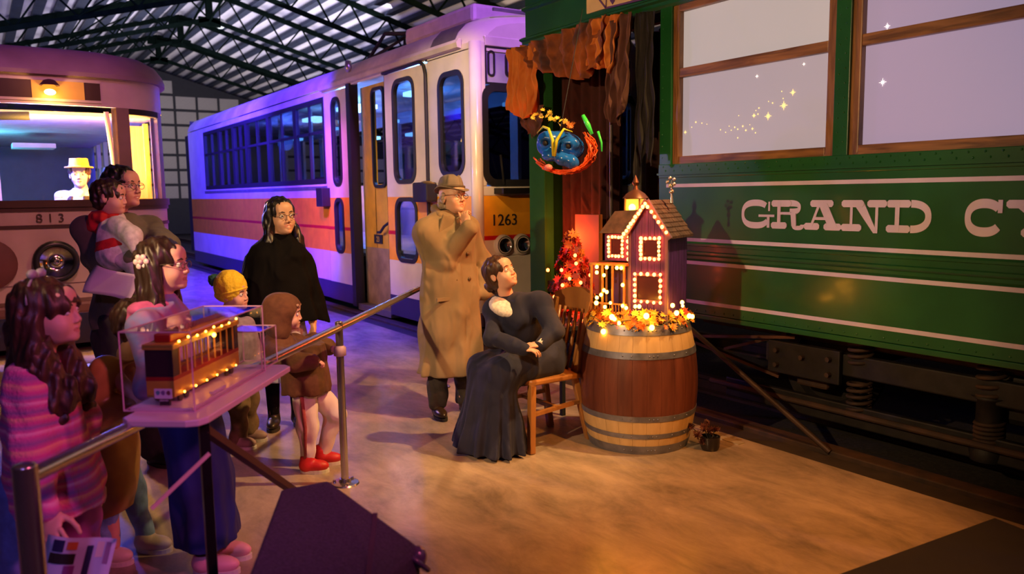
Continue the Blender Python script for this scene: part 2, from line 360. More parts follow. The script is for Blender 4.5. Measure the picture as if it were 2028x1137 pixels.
MB().box((GX+.08, Y1+.0, .78), (GX+2.3, Y1+.06, 3.2)).build('vestibule_wall', mat('dark_red_boards', (.05, .015, .01), .6, nz=.4, stretch=(1, 6, .3)), G)
MB().box((GX+1.5, Y1+.06, .78), (GX+1.55, YE-.05, 3.2)).build('vestibule_back_wall', mat('dark_red_boards', (.1, .02, .015), .6), G)
MB().box((GX+.02, 4.44, .7), (GX+.1, YD, .8)).build('step_edge', black, G)
MB().tube([(GX+.06, 5.02, .8), (GX+.06, 5.02, 2.95)], .016).build('grab_pole', mat('dull_steel', (.12, .1, .1), .4, .7), G)
MB().box((GX+.02, 4.42, 2.85), (GX+.08, 5.9, 2.93)).build('door_track', dark_iron, G)
# bearing cream sign above the opening
sg = MB().box((GX-.018, 3.9, 3.055), (GX, 5.24, 3.415)).build('sign_board', mat('sign_yellow', (.78, .55, .2), .5), G, bevel=.003)
m = MB(); pur = mat('sign_purple', (.12, .04, .14), .5)
def bar(p, q, w_=.014): m.beam((GX-.021, p[0], p[1]), (GX-.021, q[0], q[1]), w_, .004, up=(1, 0, 0))
def sp_(px, py): d = RW @ np.array([(px-CX)/F, (py-CY)/F, 1.]); t = (GX-.02)/d[0]; return d[1]*t, CH+d[2]*t
a_ = [sp_(*p) for p in ((1187, -1), (1200, 16), (1201, -1), (1290, -6), (1231, 4))]
bar(a_[0], a_[1]); bar(a_[1], a_[2], .01); bar(a_[1], a_[3])
q0 = sp_(1208, 1); q1 = sp_(1218, 1); q2 = sp_(1213, 9)
m.prism([(q0[0], q0[1]), (q2[0], q2[1]), (q1[0], q1[1]), ((q0[0]+q1[0])/2, q1[1]+.03)], (GX-.019, 0, 0), (0, 1, 0), (0, 0, 1), (-.003, 0, 0))
m.build('printed_drawing', pur, sg)
# slab serif lettering: GRAND CY
def ring(mb, cy, cz, a, b_, tv, th, t0, t1, n=40, ex=2.5):
    """superelliptic ring segment; a,b half sizes, tv side stroke, th top stroke"""
    def P(t, a, b_):
        c_, s_ = math.cos(t), math.sin(t); return (a*math.copysign(abs(c_)**(2/ex), c_), b_*math.copysign(abs(s_)**(2/ex), s_))
    vs = []
    for i in range(n+1):
        t = t0+(t1-t0)*i/n
        for aa, bb in ((a, b_), (a-tv, b_-th)):
            u, v = P(t, aa, bb); vs += [(GX-.007, cy-u, cz+v), (GX-.002, cy-u, cz+v)]
    mb.add(vs, [q for i in range(n) for q in ((4*i, 4*i+2, 4*i+6, 4*i+4), (4*i, 4*i+4, 4*i+5, 4*i+1), (4*i+2, 4*i+3, 4*i+7, 4*i+6))])
    return mb
LK = [0]
def quad(mb, pts):
    LK[0] += 1; kk = -.005-.0006*(LK[0] % 9)
    mb.prism([(p[0], p[1]) for p in pts], (GX-.002, 0, 0), (0, -1, 0), (0, 0, 1), (kk, 0, 0)); return mb
ZB, ZT = 1.352, 1.535
SB = .042  # slab height
zc = (ZB+ZT)/2
def U(px): return -(RW @ np.array([(px-CX)/F, (430-CY)/F, 1.]))[1]*GX/(RW @ np.array([(px-CX)/F, (430-CY)/F, 1.]))[0]
def letter(name, fn): mb = MB(); fn(mb); return mb.build(name, cream_paint, G)
def rect(mb, u0, u1, z0, z1): return quad(mb, [(u0, z0), (u1, z0), (u1, z1), (u0, z1)])
def slab(mb, u0, u1, z0, z1):
    c = .012; return quad(mb, [(u0+c, z0), (u1-c, z0), (u1, z0+c), (u1, z1-c), (u1-c, z1), (u0+c, z1), (u0, z1-c), (u0, z0+c)])
def fG(mb):
    u0, u1 = U(1470), U(1526); c = (u0+u1)/2; ring(mb, -c, zc, (u1-u0)/2, (ZT-ZB)/2+.004, .022, SB, .75, 2*PI-.5)
    rect(mb, u1-.014, u1, zc+.02, ZT-.01); rect(mb, u1-.09, u1+.035, zc-.018, zc-.002); rect(mb, u1-.022, u1-.002, ZB+.004, zc-.01)
def fR(mb):
    u0, u1 = U(1529), U(1592); w_ = u1-u0; slab(mb, u0, u0+w_*.62, ZT-SB, ZT); slab(mb, u0, u0+w_*.5, ZB, ZB+SB); rect(mb, u0+w_*.2, u0+w_*.3, ZB+.01, ZT-.01)
    ring(mb, -(u0+w_*.58), zc+.045, w_*.34, .047, .022, .04, -PI/2, PI/2, 16); rect(mb, u0+w_*.25, u0+w_*.62, zc-.001, zc+.016)
    quad(mb, [(u0+w_*.62, zc+.01), (u0+w_*.78, zc+.01), (u0+w_*.8, ZB+.02), (u0+w_*.66, ZB+.02)]); ring(mb, -(u0+w_*.84), ZB+.03, w_*.19, .036, .025, .028, PI, 2*PI, 14)
def fA(mb):
    u0, u1 = U(1594), U(1668); w_ = u1-u0; slab(mb, u0+w_*.16, u0+w_*.78, ZT-SB, ZT); slab(mb, u0, u0+w_*.42, ZB, ZB+SB); slab(mb, u0+w_*.54, u1, ZB, ZB+SB)
    quad(mb, [(u0+w_*.16, ZB+.02), (u0+w_*.23, ZB+.02), (u0+w_*.45, ZT-.02), (u0+w_*.38, ZT-.02)]); quad(mb, [(u0+w_*.38, ZT-.02), (u0+w_*.62, ZT-.02), (u0+w_*.9, ZB+.02), (u0+w_*.66, ZB+.02)]); rect(mb, u0+w_*.26, u0+w_*.7, zc-.03, zc-.012)
def fN(mb):
    u0, u1 = U(1668), U(1758); w_ = u1-u0; slab(mb, u0, u0+w_*.5, ZT-SB, ZT); slab(mb, u0, u0+w_*.46, ZB, ZB+SB); slab(mb, u0+w_*.58, u1, ZT-SB, ZT)
    rect(mb, u0+w_*.19, u0+w_*.25, ZB+.01, ZT-.01); rect(mb, u0+w_*.75, u0+w_*.81, ZB-.006, ZT-.01); quad(mb, [(u0+w_*.25, ZT-.015), (u0+w_*.5, ZT-.015), (u0+w_*.81, ZB-.008), (u0+w_*.72, ZB-.008)])
def fD(mb):
    u0, u1 = U(1757), U(1846); w_ = u1-u0; slab(mb, u0, u0+w_*.55, ZT-SB, ZT); slab(mb, u0, u0+w_*.55, ZB, ZB+SB); rect(mb, u0+w_*.2, u0+w_*.3, ZB+.01, ZT-.01)
    ring(mb, -(u0+w_*.55), zc, w_*.45, (ZT-ZB)/2, .034, SB, -PI/2, PI/2, 24, 2.3)
def fC(mb):
    u0, u1 = U(1912), U(1990); c = (u0+u1)/2; ring(mb, -c, zc, (u1-u0)/2, (ZT-ZB)/2+.006, .03, SB+.006, .62, 2*PI-.62, 40, 2.3); rect(mb, u1-.03, u1-.008, zc+.025, ZT)
def fY(mb):
    u0 = U(1994); w_ = .24; slab(mb, u0, u0+w_*.5, ZT-SB, ZT); slab(mb, u0+w_*.58, u0+w_, ZT-SB, ZT); slab(mb, u0+w_*.3, u0+w_*.8, ZB, ZB+SB)
    quad(mb, [(u0+w_*.12, ZT-.02), (u0+w_*.38, ZT-.02), (u0+w_*.62, zc), (u0+w_*.48, zc)]); quad(mb, [(u0+w_*.78, ZT-.02), (u0+w_*.86, ZT-.02), (u0+w_*.62, zc), (u0+w_*.54, zc)]); rect(mb, u0+w_*.48, u0+w_*.62, ZB+.01, zc+.005)
for nm, fn in (('painted_letter', fG), ('painted_letter', fR), ('painted_letter', fA), ('painted_letter', fN), ('painted_letter', fD), ('painted_letter', fC), ('painted_letter', fY)): letter(nm, fn)
# running gear
T = MB()
for z0, z1, y0, y1, th in ((.42, .56, .2, 3.55, .06), (.1, .24, -.2, 3.9, .05)):
    T.box((4.5, y0, z0), (4.5+th, y1, z1))
T.build('truck_side_frame', dark_iron, G, bevel=.01)
pl = MB().box((4.46, 2.95, .36), (4.5, 3.5, .58)).build('axle_plate', dark_iron, G, bevel=.008)
for y_, z_ in ((3.02, .52), (3.02, .42), (3.42, .52), (3.42, .42), (3.22, .5)): MB().lathe([(0, .03), (.016, .03), (.018, 0)], (0, 0, 0), 8, Matrix.Translation((4.46, y_, z_)) @ Matrix.Rotation(-PI/2, 4, 'Y')).build('bolt', rust, pl)
for y_, z0, z1 in ((2.86, .5, .7), (2.86, .2, .4), (2.08, .44, .7), (2.08, .2, .32)):
    n = 90; turns = 5; MB().tube([(4.55+.07*math.cos(2*PI*turns*i/n), y_+.07*math.sin(2*PI*turns*i/n), z0+(z1-z0)*i/n) for i in range(n+1)], .012, 6).build('coil_spring', rust, G, True)
MB().lathe([(.09, .1), (.1, .16), (.07, .2), (.07, .44), (.1, .46), (0, .46)], (4.55, 2.08, 0), 16).build('spring_seat', dark_iron, G, True)
for y_ in (.7, 3.22):
    wl = MB(); Mx = Matrix.Rotation(PI/2, 4, 'Y')
    wl.lathe([(0, -.04), (.06, -.05), (.1, -.02), (.24, -.015), (.26, -.06), (.33, -.06), (.335, .0), (.36, .03), (.36, .06), (0, .06)], (0, 0, 0), 28, Matrix.Translation((4.78, y_, .4)) @ Mx); wl.build('wheel', dark_iron, G, autos=True)
    MB().tube([(4.8, y_, .4), (6.6, y_, .4)], .06).build('axle', dark_iron, G)
    MB().box((4.56, y_-.12, .28), (4.7, y_+.12, .54)).build('axle_box', rust, G, bevel=.02)
MB().box((4.6, 1.2, .3), (5.6, 2.1, .6)).build('motor_case', dark_iron, G, bevel=.04)
MB().beam((4.4, 4.35, .52), (4.6, 3.5, .3), .05, .02).beam((4.4, 4.3, .5), (4.5, 3.3, .62), .05, .02).beam((4.5, 3.9, .45), (4.55, 3.4, .62), .06, .02).build('brake_rigging', mat('rusty_bar', (.08, .03, .015), .6, .2, nz=.4), G)
MB().tube([(4.45, 4.0, .2), (4.45, -1, .2)], .02).tube([(4.6, 4.2, .62), (4.6, -1, .6)], .025).build('brake_rod', rust, G)
p_ = MB().tube([(4.19, 3.96, .62), (4.2, 2.82, .01)], .018, 10).build('steel_pole', mat('worn_steel', (.09, .06, .05), .4, .7, nz=.3)); tag(p_, 'long thin steel pole leaning against the green tram, right of the barrel', 'pole')

# ---------------------------------------------------------------- white and orange tram
TX = 4.3
white = mat('tram_white', (.66, .60, .52), .28, nz=.12, sc=2.5, bump=.02, coat=.35)
orange = mat('tram_orange', (.85, .36, .02), .26, nz=.1, coat=.35)
redst = mat('tram_red', (.5, .01, .015), .3); navy = mat('tram_navy', (.02, .016, .05), .35, coat=.2)
rubber = mat('black_rubber', (.012, .011, .012), .5)
roofc = mat('tram_roof_cream', (.5, .44, .36), .5, nz=.2, sc=3)
darkglass = glass('dark_window_glass', (.6, .64, .72), 1.2, .03, .06)
Tm = empty('tram_car', (5.5, 12, 0), label='white tram with orange band and open folding doors standing behind the people', cat='tram')
YF, YR = 7.05, 20.1
holes = []  # y0,y1,z0,z1
def bands(y0, y1):  # bands of colour on solid stretches between openings
    for nm, m, z0, z1 in (('skirt', navy, .1 if y0 > 8 else .28, .36), ('white_side_panel', white, .36, .80), ('orange_side_panel', orange, .80, 1.12), ('red_stripe', redst, 1.12, 1.165), ('orange_side_panel', orange, 1.165, 1.58)):
        MB().box((TX, y0, z0), (TX+.05, y1, z1)).build(nm, m, Tm)
bands(YF+.06, 8.06); bands(11.22, YR)
MB().box((TX, 11.22, 1.58), (TX+.05, YR, 1.78)).box((TX, 11.22, 3.03), (TX+.05, YR, 3.12)).box((TX, 18.6, 1.78), (TX+.05, YR, 3.03)).box((TX, 11.22, 1.78), (TX+.05, 11.26, 3.03)).build('white_side_panel', white, Tm)
def winpanel(name, y0, y1, z0, z1, ws, m, x=TX, th=.05):
    """a flat panel with rounded window holes, built as strips round each frame, windows as children"""
    mb = MB(); ws = sorted(ws, key=lambda q: q[2]); zc_ = z0
    for (a, b_, c_, d_) in ws:
        if c_ > zc_: mb.box((x, y0, zc_), (x+th, y1, c_))
        mb.box((x, y0, c_), (x+th, a, d_)); mb.box((x, b_, c_), (x+th, y1, d_)); zc_ = d_
        R_ = min(.14, (b_-a)*.4)
        outer = [(a, c_), (b_, c_), (b_, d_), (a, d_)]
        rr = rrect(b_-a, d_-c_, R_, 5, (a+b_)/2, (c_+d_)/2)
        for q in range(4):
            seg = rr[q*6:(q+1)*6]; corner = [(b_, d_), (a, d_), (a, c_), (b_, c_)][q]
            mb.prism([corner]+seg[::-1] if q % 2 == 0 else [corner]+seg[::-1], (x, 0, 0), (0, 1, 0), (0, 0, 1), (th, 0, 0))
    if zc_ < z1: mb.box((x, y0, zc_), (x+th, y1, z1))
    o = mb.build(name, m, Tm)
    for (a, b_, c_, d_) in ws:
        R_ = min(.14, (b_-a)*.4)
        MB().frame(rrect(b_-a+.05, d_-c_+.05, R_+.02, 6, (a+b_)/2, (c_+d_)/2), rrect(b_-a-.05, d_-c_-.05, R_-.02, 6, (a+b_)/2, (c_+d_)/2), (x-.012, 0, 0), (0, 1, 0), (0, 0, 1), (.05, 0, 0)).build('window_gasket', rubber, o)
        MB().prism(rrect(b_-a-.03, d_-c_-.03, R_, 5, (a+b_)/2, (c_+d_)/2), (x+.02, 0, 0), (0, 1, 0), (0, 0, 1), (.006, 0, 0)).build('window_glass', darkglass, o)
    return o
winpanel('corner_panel', YF+.06, 8.06, 1.58, 3.08, [(7.29, 7.80, 1.82, 2.88)], white)
def leaf(y0, y1, w0, w1, ztop):
    l_ = winpanel('door_leaf', y0, y1, 1.58, ztop, [(w0, w1, 1.76, 2.95)], white, TX-.015)
    l2 = winpanel('door_leaf_lower', y0, y1, .80, 1.58, [(w0, w1, .81, 1.55)], orange, TX-.015)
    MB().box((TX-.018, y0, 1.12), (TX-.0145, w0-.03, 1.165)).build('red_stripe', redst, l2); MB().box((TX-.018, w1+.03, 1.12), (TX-.0145, y1, 1.165)).build('red_stripe', redst, l2)
    MB().box((TX-.015, y0, .36), (TX+.035, y1, .80)).build('white_side_panel', white, Tm); MB().box((TX-.015, y0, .1), (TX+.035, y1, .36)).build('skirt', navy, Tm)
leaf(8.10, 9.16, 8.38, 8.92, 3.06); leaf(10.34, 11.2, 10.62, 10.92, 3.06)
# gasket arch round the leaf and black door edges
MB().tube([(TX-.015, 8.08, .1), (TX-.015, 8.08, 2.94), (TX-.015, 8.12, 3.05), (TX-.015, 8.22, 3.09), (TX-.015, 9.2, 3.09)], .022, 8).build('door_gasket', rubber, Tm)
MB().box((TX-.03, 10.24, .08), (TX+.1, 10.36, 3.1)).box((TX, 9.15, .08), (TX+.06, 9.2, 3.1)).box((TX-.005, 11.19, .3), (TX+.03, 11.23, 3.06)).build('door_gasket', rubber, Tm)
MB().box((TX, 8.06, 3.08), (TX+.05, 11.22, 3.14)).box((TX, YF+.06, 3.07), (TX+.05, 8.1, 3.14)).build('cant_rail', white, Tm)
MB().prism([(0, 3.1), (-.05, 3.11), (-.06, 3.16), (-.03, 3.2), (0, 3.2)], (TX, 7.3, 0), (1, 0, 0), (0, 0, 1), (0, 4.0, 0)).build('gutter', roofc, Tm, bevel=.004)
# folded yellow leaf seen through the opening
yel = mat('door_yellow', (.62, .36, .02), .4, nz=.15)
yl = MB().box((0, 0, .9), (.04, .62, 3.05)).build('inner_door_leaf', yel, Tm); 
for q in (yl,): q.matrix_local = wmat(Tm).inverted() @ Matrix.Translation((TX+.1, 9.62, 0)) @ Matrix.Rotation(.12, 4, 'Z') @ wmat(Tm)
yl2 = MB().box((TX+.16, 9.9, .9), (TX+.2, 10.3, 3.05)).box((TX+.16, 9.55, .9), (TX+.2, 9.92, 1.75)).box((TX+.16, 9.55, 2.98), (TX+.2, 9.92, 3.05)).build('inner_door_leaf', yel, Tm)
bpy.data.objects.remove(yl)
MB().box((TX+.16, 9.2, .12), (TX+.2, 10.3, .9)).build('step_riser', mat('worn_tan_paint', (.3, .22, .12), .5, nz=.3), Tm)
MB().frame(rrect(.4, 1.3, .1, 5, 9.72, 2.35), rrect(.32, 1.22, .08, 5, 9.72, 2.35), (TX+.13, 0, 0), (0, 1, 0), (0, 0, 1), (.04, 0, 0)).build('window_gasket', rubber, yl2)
MB().tube([(TX+.12, 9.3, 1.3), (TX+.08, 9.5, 1.2), (TX+.08, 9.62, 1.12), (TX+.08, 9.7, 1.12)], .018, 8).build('door_lever', rubber, Tm)
n5 = MB().box((TX+.148, 9.72, .96), (TX+.16, 9.98, 1.08)).build('step_notice', black, Tm); text('notice_text', '23', .1, (TX+.145, 9.85, .985), facing((-1, 0, 0)), mat('notice_yellow', (.6, .4, .05), .6), n5, .001)
MB().box((TX, 9.2, .04), (TX+.4, 10.24, .12)).build('door_step', mat('tread_plate', (.2, .18, .16), .5, .5), Tm)
# control box left of the coat man, mirror arm
MB().box((TX-.16, 7.86, 1.52), (TX-.02, 8.2, 1.74)).build('mirror_box', rubber, Tm, bevel=.02)
MB().tube([(TX-.02, 8.08, 1.75), (TX-.02, 8.08, .3)], .016, 6).build('mirror_arm', rubber, Tm)
MB().box((TX-.14, 11.1, 1.45), (TX-.01, 11.35, 1.72)).build('side_mirror', rubber, Tm, bevel=.01)
# ribbon windows in black frames
ybs = [11.26, 12.55, 13.95, 15.3, 16.2, 17.3, 18.6]
for i in range(6):
    a, b_ = ybs[i], ybs[i+1]
    f_ = MB().frame([(a, 1.78), (b_, 1.78), (b_, 3.03), (a, 3.03)], [(a+.07, 1.86), (b_-.07, 1.86), (b_-.07, 2.96), (a+.07, 2.96)], (TX-.005, 0, 0), (0, 1, 0), (0, 0, 1), (.05, 0, 0)).build('window_frame', rubber, Tm)
    MB().box((TX, (a+b_)/2-.02, 1.86), (TX+.03, (a+b_)/2+.02, 2.96)).box((TX, a+.07, 2.52), (TX+.03, b_-.07, 2.56)).build('glazing_bar', rubber, f_)
    MB().box((TX+.025, a+.07, 1.86), (TX+.03, b_-.07, 2.96)).build('window_glass', darkglass, f_)
MB().box((TX-.012, 11.22, 1.70), (TX, 18.7, 1.75)).build('sill_strip', mat('alloy', (.5, .5, .52), .3, .8), Tm)
# roof: curved shell
def roofprof(): return [(0, 3.14), (.01, 3.2), (.06, 3.3), (.16, 3.4), (.34, 3.47), (.7, 3.53), (1.2, 3.56), (1.7, 3.53), (2.06, 3.47), (2.24, 3.4), (2.34, 3.3), (2.4, 3.14)]
pr = roofprof()
MB().grid([[(TX+x, y, z) for x, z in pr] for y in (7.5, 12.0, 12.02, 19.6, YR)]).build('roof', roofc, Tm, True)
P = []
for y, sh, dz in ((7.5, 0, 0), (7.3, .01, -.01), (7.12, .05, -.05), (7.04, .1, -.12)):
    P.append([(TX+1.2+(x-1.2)*(1-sh), y, 3.14+(z-3.14)*(1-sh*3)+dz*.2) for x, z in pr])
MB().grid(P).build('roof_end', white, Tm, True)
MB().prism([(q[0]-TX, q[2]) for q in P[-1]]+[(2.34, 3.05), (.06, 3.05)], (TX, YF-.01, 0), (1, 0, 0), (0, 0, 1), (0, .04, 0)).build('front_cap_panel', white, Tm)
MB().grid([[(TX+x-.004, y, z+.003) for x, z in pr[1:5]] for y in (7.45, 8.0)]).build('roof_vent_panel', mat('vent_grey', (.1, .085, .08), .7, nz=.2), Tm, True)
text('roof_number', '202', .17, (TX+.045, 9.45, 3.21), facing((-1, 0, .45)), black, Tm, .002)
MB().lathe([(0, .1), (.04, .09), (.05, 0), (.03, -.05), (0, -.06)], (TX-.02, 10.25, 3.3), 12).build('marker_lamp', mat('alloy', (.5, .5, .52), .3, .8), Tm, True)
MB().box((4.75, 7.8, 3.5), (6.3, 9.5, 3.72)).build('roof_equipment_box', mat('roof_box_paint', (.6, .5, .55), .5), Tm, bevel=.05)
MB().tube([(4.9, 11, 3.55), (4.95, 10.5, 3.85), (5.4, 9.9, 3.8)], .03, 6).tube([(4.8, 10.9, 3.5), (5.2, 10.4, 3.8), (5.6, 11.2, 3.55)], .025, 6).build('pantograph', dark_iron, Tm)
MB().beam((4.6, 7.15, 3.5), (6.0, 7.12, 3.5), .03).build('roof_rail', mat('alloy', (.5, .5, .52), .3, .8), Tm)
# interior: far wall with windows, ceiling, lamps and added window glows
inw = mat('tram_interior', (.30, .30, .34), .5, nz=.3, sc=2)
fw = MB()
fw.box((6.6, YF, .4), (6.66, YR, 1.8)).box((6.6, YF, 2.9), (6.66, YR, 3.2))
y = YF
while y < YR: fw.box((6.6, y, 1.8), (6.66, y+.2, 2.9)); y += 1.3
fw.build('far_side_panel', inw, Tm); MB().box((TX+.1, YF+.4, 3.1), (6.6, YR, 3.14)).build('inner_ceiling', inw, Tm); MB().box((TX+.2, YF+.3, .8), (6.6, YR, .86)).build('car_floor', inw, Tm)
cool = glow('cool_tube_glow', (.25, .55, 1), 7)
MB().box((5.2, 9.9, 3.0), (5.5, 10.5, 3.06)).build('ceiling_glow', cool, Tm); MB().box((4.9, 11.6, 2.94), (5.3, 12.3, 3.0)).box((4.9, 13.3, 2.9), (5.2, 13.9, 2.96)).build('ceiling_glow', cool, Tm)
point('tram_inner_blue_lamp', (5.4, 10.4, 2.7), 130, (.06, .3, 1), .15); point('tram_inner_blue_fill_rear', (5.4, 13.0, 2.7), 130, (.06, .22, 1), .15); point('tram_inner_blue_fill_far', (5.4, 16.4, 2.7), 110, (.06, .15, 1), .15); point('tram_inner_warm_fill', (6.2, 12.6, 1.5), 25, (1, .4, .1), .1); point('tram_inner_warm_fill_rear', (6.2, 15.2, 1.5), 20, (1, .4, .1), .1)  # rear blue and warm lights added to imitate coloured reflections in the windows
warm = glow('warm_lamp_glow', (1, .5, .08), 5)
cool2 = glow('cool_glow_dim', (.15, .45, 1), 3.5)
for y_, z_, x_ in ((11.7, 2.75, 5.6), (12.2, 2.6, 6.2), (12.7, 2.82, 5.2), (13.3, 2.6, 6.0), (14.0, 2.8, 5.5), (14.9, 2.7, 6.1), (8.7, 2.75, 5.9), (7.7, 2.7, 5.6), (16.2, 2.75, 5.6)): MB().box((x_, y_, z_), (x_+.12, y_+.28, z_+.05)).build('ceiling_glow', cool2, Tm)  # glowing shapes added along the car so its windows show lights and reflections
for y_, z_ in ((12.0, 1.95), (12.9, 1.9), (13.8, 1.98), (14.8, 1.95), (16.0, 2.0)): MB().lathe([(.04, .16), (.06, -.04)], (6.2, y_, z_), 10).build('warm_glow', glow('warm_glow_dim', (1, .38, .08), 1.6), Tm)
for y_, z_ in ((9.4, 2.35), (9.35, 2.0)): MB().lathe([(.05, .1), (.09, -.04)], (5.6, y_, z_), 12).build('warm_glow', warm, Tm)
MB().box((5.3, 12.5, 1.5), (5.36, 14.5, 1.95)).build('seat_backs', mat('seat_brown', (.25, .1, .05), .6), Tm)
for y_ in (11.9, 12.8, 13.7, 14.6, 15.5): MB().tube([(5.0, y_, .86), (5.0, y_, 3.1)], .02, 8).build('grab_pole', mat('alloy', (.5, .5, .52), .3, .8), Tm)
# front end
MB().box((TX+.02, YF-.02, .36), (6.66, YF+.06, .95)).build('front_white_panel', white, Tm, bevel=.02); MB().box((TX+.02, YF-.02, .95), (6.66, YF+.06, 1.165)).build('front_lower_panel', white, Tm)
MB().box((TX+.02, YF-.024, 1.12), (6.66, YF-.015, 1.165)).build('red_stripe', redst, Tm)
MB().box((TX+.02, YF-.02, 1.165), (6.66, YF+.06, 1.58)).build('front_orange_panel', orange, Tm)
MB().box((TX+.02, YF-.01, .2), (6.66, YF+.04, .36)).build('bumper', navy, Tm, bevel=.02)
MB().tube([(TX+.04, YF+.04, .36), (TX+.04, YF+.04, 3.14)], .07, 16).build('corner_pillar', white, Tm, True)
fp = MB().box((TX+.02, YF-.02, 1.58), (6.66, YF+.06, 1.68)).box((TX+.02, YF-.02, 1.68), (TX+.12, YF+.06, 3.14)).box((6.4, YF-.02, 1.68), (6.66, YF+.06, 3.14)).box((TX+.12, YF-.02, 3.1), (6.4, YF+.06, 3.2)).build('front_upper_panel', white, Tm, bevel=.01)
MB().box((TX+.12, YF, 2.74), (6.4, YF+.04, 3.1)).build('destination_panel', mat('destination_violet_grey', (.3, .28, .36), .4), Tm)
MB().frame(rrect(.36, .24, .04, 4, 4.85, 2.93), rrect(.30, .18, .03, 4, 4.85, 2.93), (0, YF-.01, 0), (1, 0, 0), (0, 0, 1), (0, .02, 0)).frame(rrect(.09, .26, .04, 4, 4.5, 2.93), rrect(.05, .22, .02, 4, 4.5, 2.93), (0, YF-.01, 0), (1, 0, 0), (0, 0, 1), (0, .02, 0)).build('destination_frame', rubber, Tm)
MB().frame(rrect(2.1, 1.04, .14, 5, 5.42, 2.2), rrect(1.96, .9, .1, 5, 5.42, 2.2), (0, YF-.03, 0), (1, 0, 0), (0, 0, 1), (0, .06, 0)).build('windscreen_gasket', rubber, Tm)
MB().prism(rrect(2.0, .94, .1, 5, 5.42, 2.2), (0, YF, 0), (1, 0, 0), (0, 0, 1), (0, .01, 0)).build('windscreen', glass('windscreen_glass', (.3, .33, .38), 1.4, .03, .08), Tm)
MB().frame([(TX+.12, 2.72), (6.4, 2.72), (6.4, 3.1), (TX+.12, 3.1)], [(TX+.14, 2.74), (6.38, 2.74), (6.38, 3.08), (TX+.14, 3.08)], (0, YF-.012, 0), (1, 0, 0), (0, 0, 1), (0, .02, 0)).build('destination_gasket', rubber, Tm)
for x in (4.6, 4.83):
    h_ = MB().lathe([(.075, .05), (.1, .05), (.115, .02), (.115, 0)], (0, 0, 0), 24, Matrix.Translation((x, YF-.02, 1.06)) @ Matrix.Rotation(PI/2, 4, 'X')).build('headlamp', white, Tm, True)
    MB().lathe([(0, 0), (.05, .01), (.08, .04)], (0, 0, 0), 24, Matrix.Translation((x, YF-.03, 1.06)) @ Matrix.Rotation(PI/2, 4, 'X')).build('reflector', mat('chrome', (.6, .6, .6), .12, 1), h_, True)
    MB().lathe([(.078, .04), (.09, .055), (.1, .045)], (0, 0, 0), 24, Matrix.Translation((x, YF-.02, 1.06)) @ Matrix.Rotation(PI/2, 4, 'X')).build('lamp_ring', rubber, h_, True)
text('fleet_number', '1263', .17, (4.62, YF-.026, 1.27), facing((0, -1, 0)), black, Tm, .002)
MB().tube([(4.62, YF-.03, 1.7), (4.55, YF-.08, 2.0)], .012, 6).box((4.5, YF-.2, 1.60), (4.85, YF-.02, 1.66)).build('wiper', dark_iron, Tm)
MB().box((TX+.06, YR-.02, .2), (6.6, YR+.02, 3.4)).build('rear_panel', navy, Tm); MB().box((TX+.1, YR+.02, .3), (6.4, YR+.8, 3.1)).build('gangway_bellows', rubber, Tm)
for y_ in (9.6, 13, 17.6): MB().box((4.6, y_-.6, .0), (6.3, y_+.6, .5)).build('bogie', dark_iron, Tm, bevel=.05)

# ---------------------------------------------------------------- pink-lit old tram on the left, rounded end
LC, LH, LY = .62, 1.19, 9.0
old_p = mat('tram_old_cream', (.60, .50, .47), .4, nz=.12, sc=3, bump=.02, coat=.15)
old_r = mat('tram_old_roof', (.34, .24, .28), .55, nz=.15, sc=3)
old_d = mat('tram_old_trim', (.07, .035, .03), .5)
L_ = empty('tram_car', (LC, 13, 0), label='old rounded-end tram with big centre headlamp and lamplit windows, far left', cat='tram')
def plan(u, off=0.):  # u in -1..1 round the end, then straight sides beyond
    t = u*PI/2; e = 2/3.4
    return (LC+(LH+off)*math.copysign(abs(math.sin(t))**e, t), LY+1.1-(1.1+off)*max(0, math.cos(t))**e)
US = np.linspace(-1, 1, 49)
def strip(z0, z1, off=0, th=.05, us=US, back=7.0, name='end_panel', m=old_p, parent=None, smooth=True, off2=None):
    off2 = off if off2 is None else off2
    mb = MB(); rows = []
    full = abs(us[0]+1) < 1e-6 and abs(us[-1]-1) < 1e-6
    for o_, z in ((off-th, z0), (off, z0), (off2, z1), (off2-th, z1)):
        r = [(*plan(u, o_), z) for u in us]
        if full and back: r = [(LC-LH-o_, LY+back, z)]+r+[(LC+LH+o_, LY+back, z)]
        rows.append(r)
    rows.append(rows[0]); mb.grid(rows); return mb.build(name, m, parent or L_, autos=True)
strip(.78, 1.34); strip(.55, .78, -.02, name='lower_panel')
strip(1.325, 1.36, .012, name='belt_line', m=old_d); strip(1.36, 1.5); strip(1.49, 1.535, .014, name='belt_line', m=old_d); strip(1.53, 1.6, .03, .09, name='window_sill', m=old_d)
strip(2.52, 2.80, name='letterboard')
strip(2.80, 2.84, .05, .1, name='gutter', m=old_r)
rows = []
for o_, z in ((.05, 2.84), (.03, 2.9), (-.03, 2.99), (-.14, 3.06), (-.35, 3.11), (-.7, 3.15), (-1.15, 3.16)):
    s_ = (LH+o_)/LH; r = [(LC-LH-o_, LY+7, z)]+[(LC+(plan(u)[0]-LC)*s_, LY+1.1+(plan(u)[1]-LY-1.1)*max(.02, (1.1+o_)/1.1), z) for u in US]+[(LC+LH+o_, LY+7, z)]; rows.append(r)
MB().grid(rows).build('roof', old_r, L_, True)
MB().box((LC-.9, LY+1.3, 3.14), (LC+.05, LY+2.2, 3.26)).build('trolley_base', mat('maroon_base', (.12, .05, .06), .6), L_, bevel=.02)
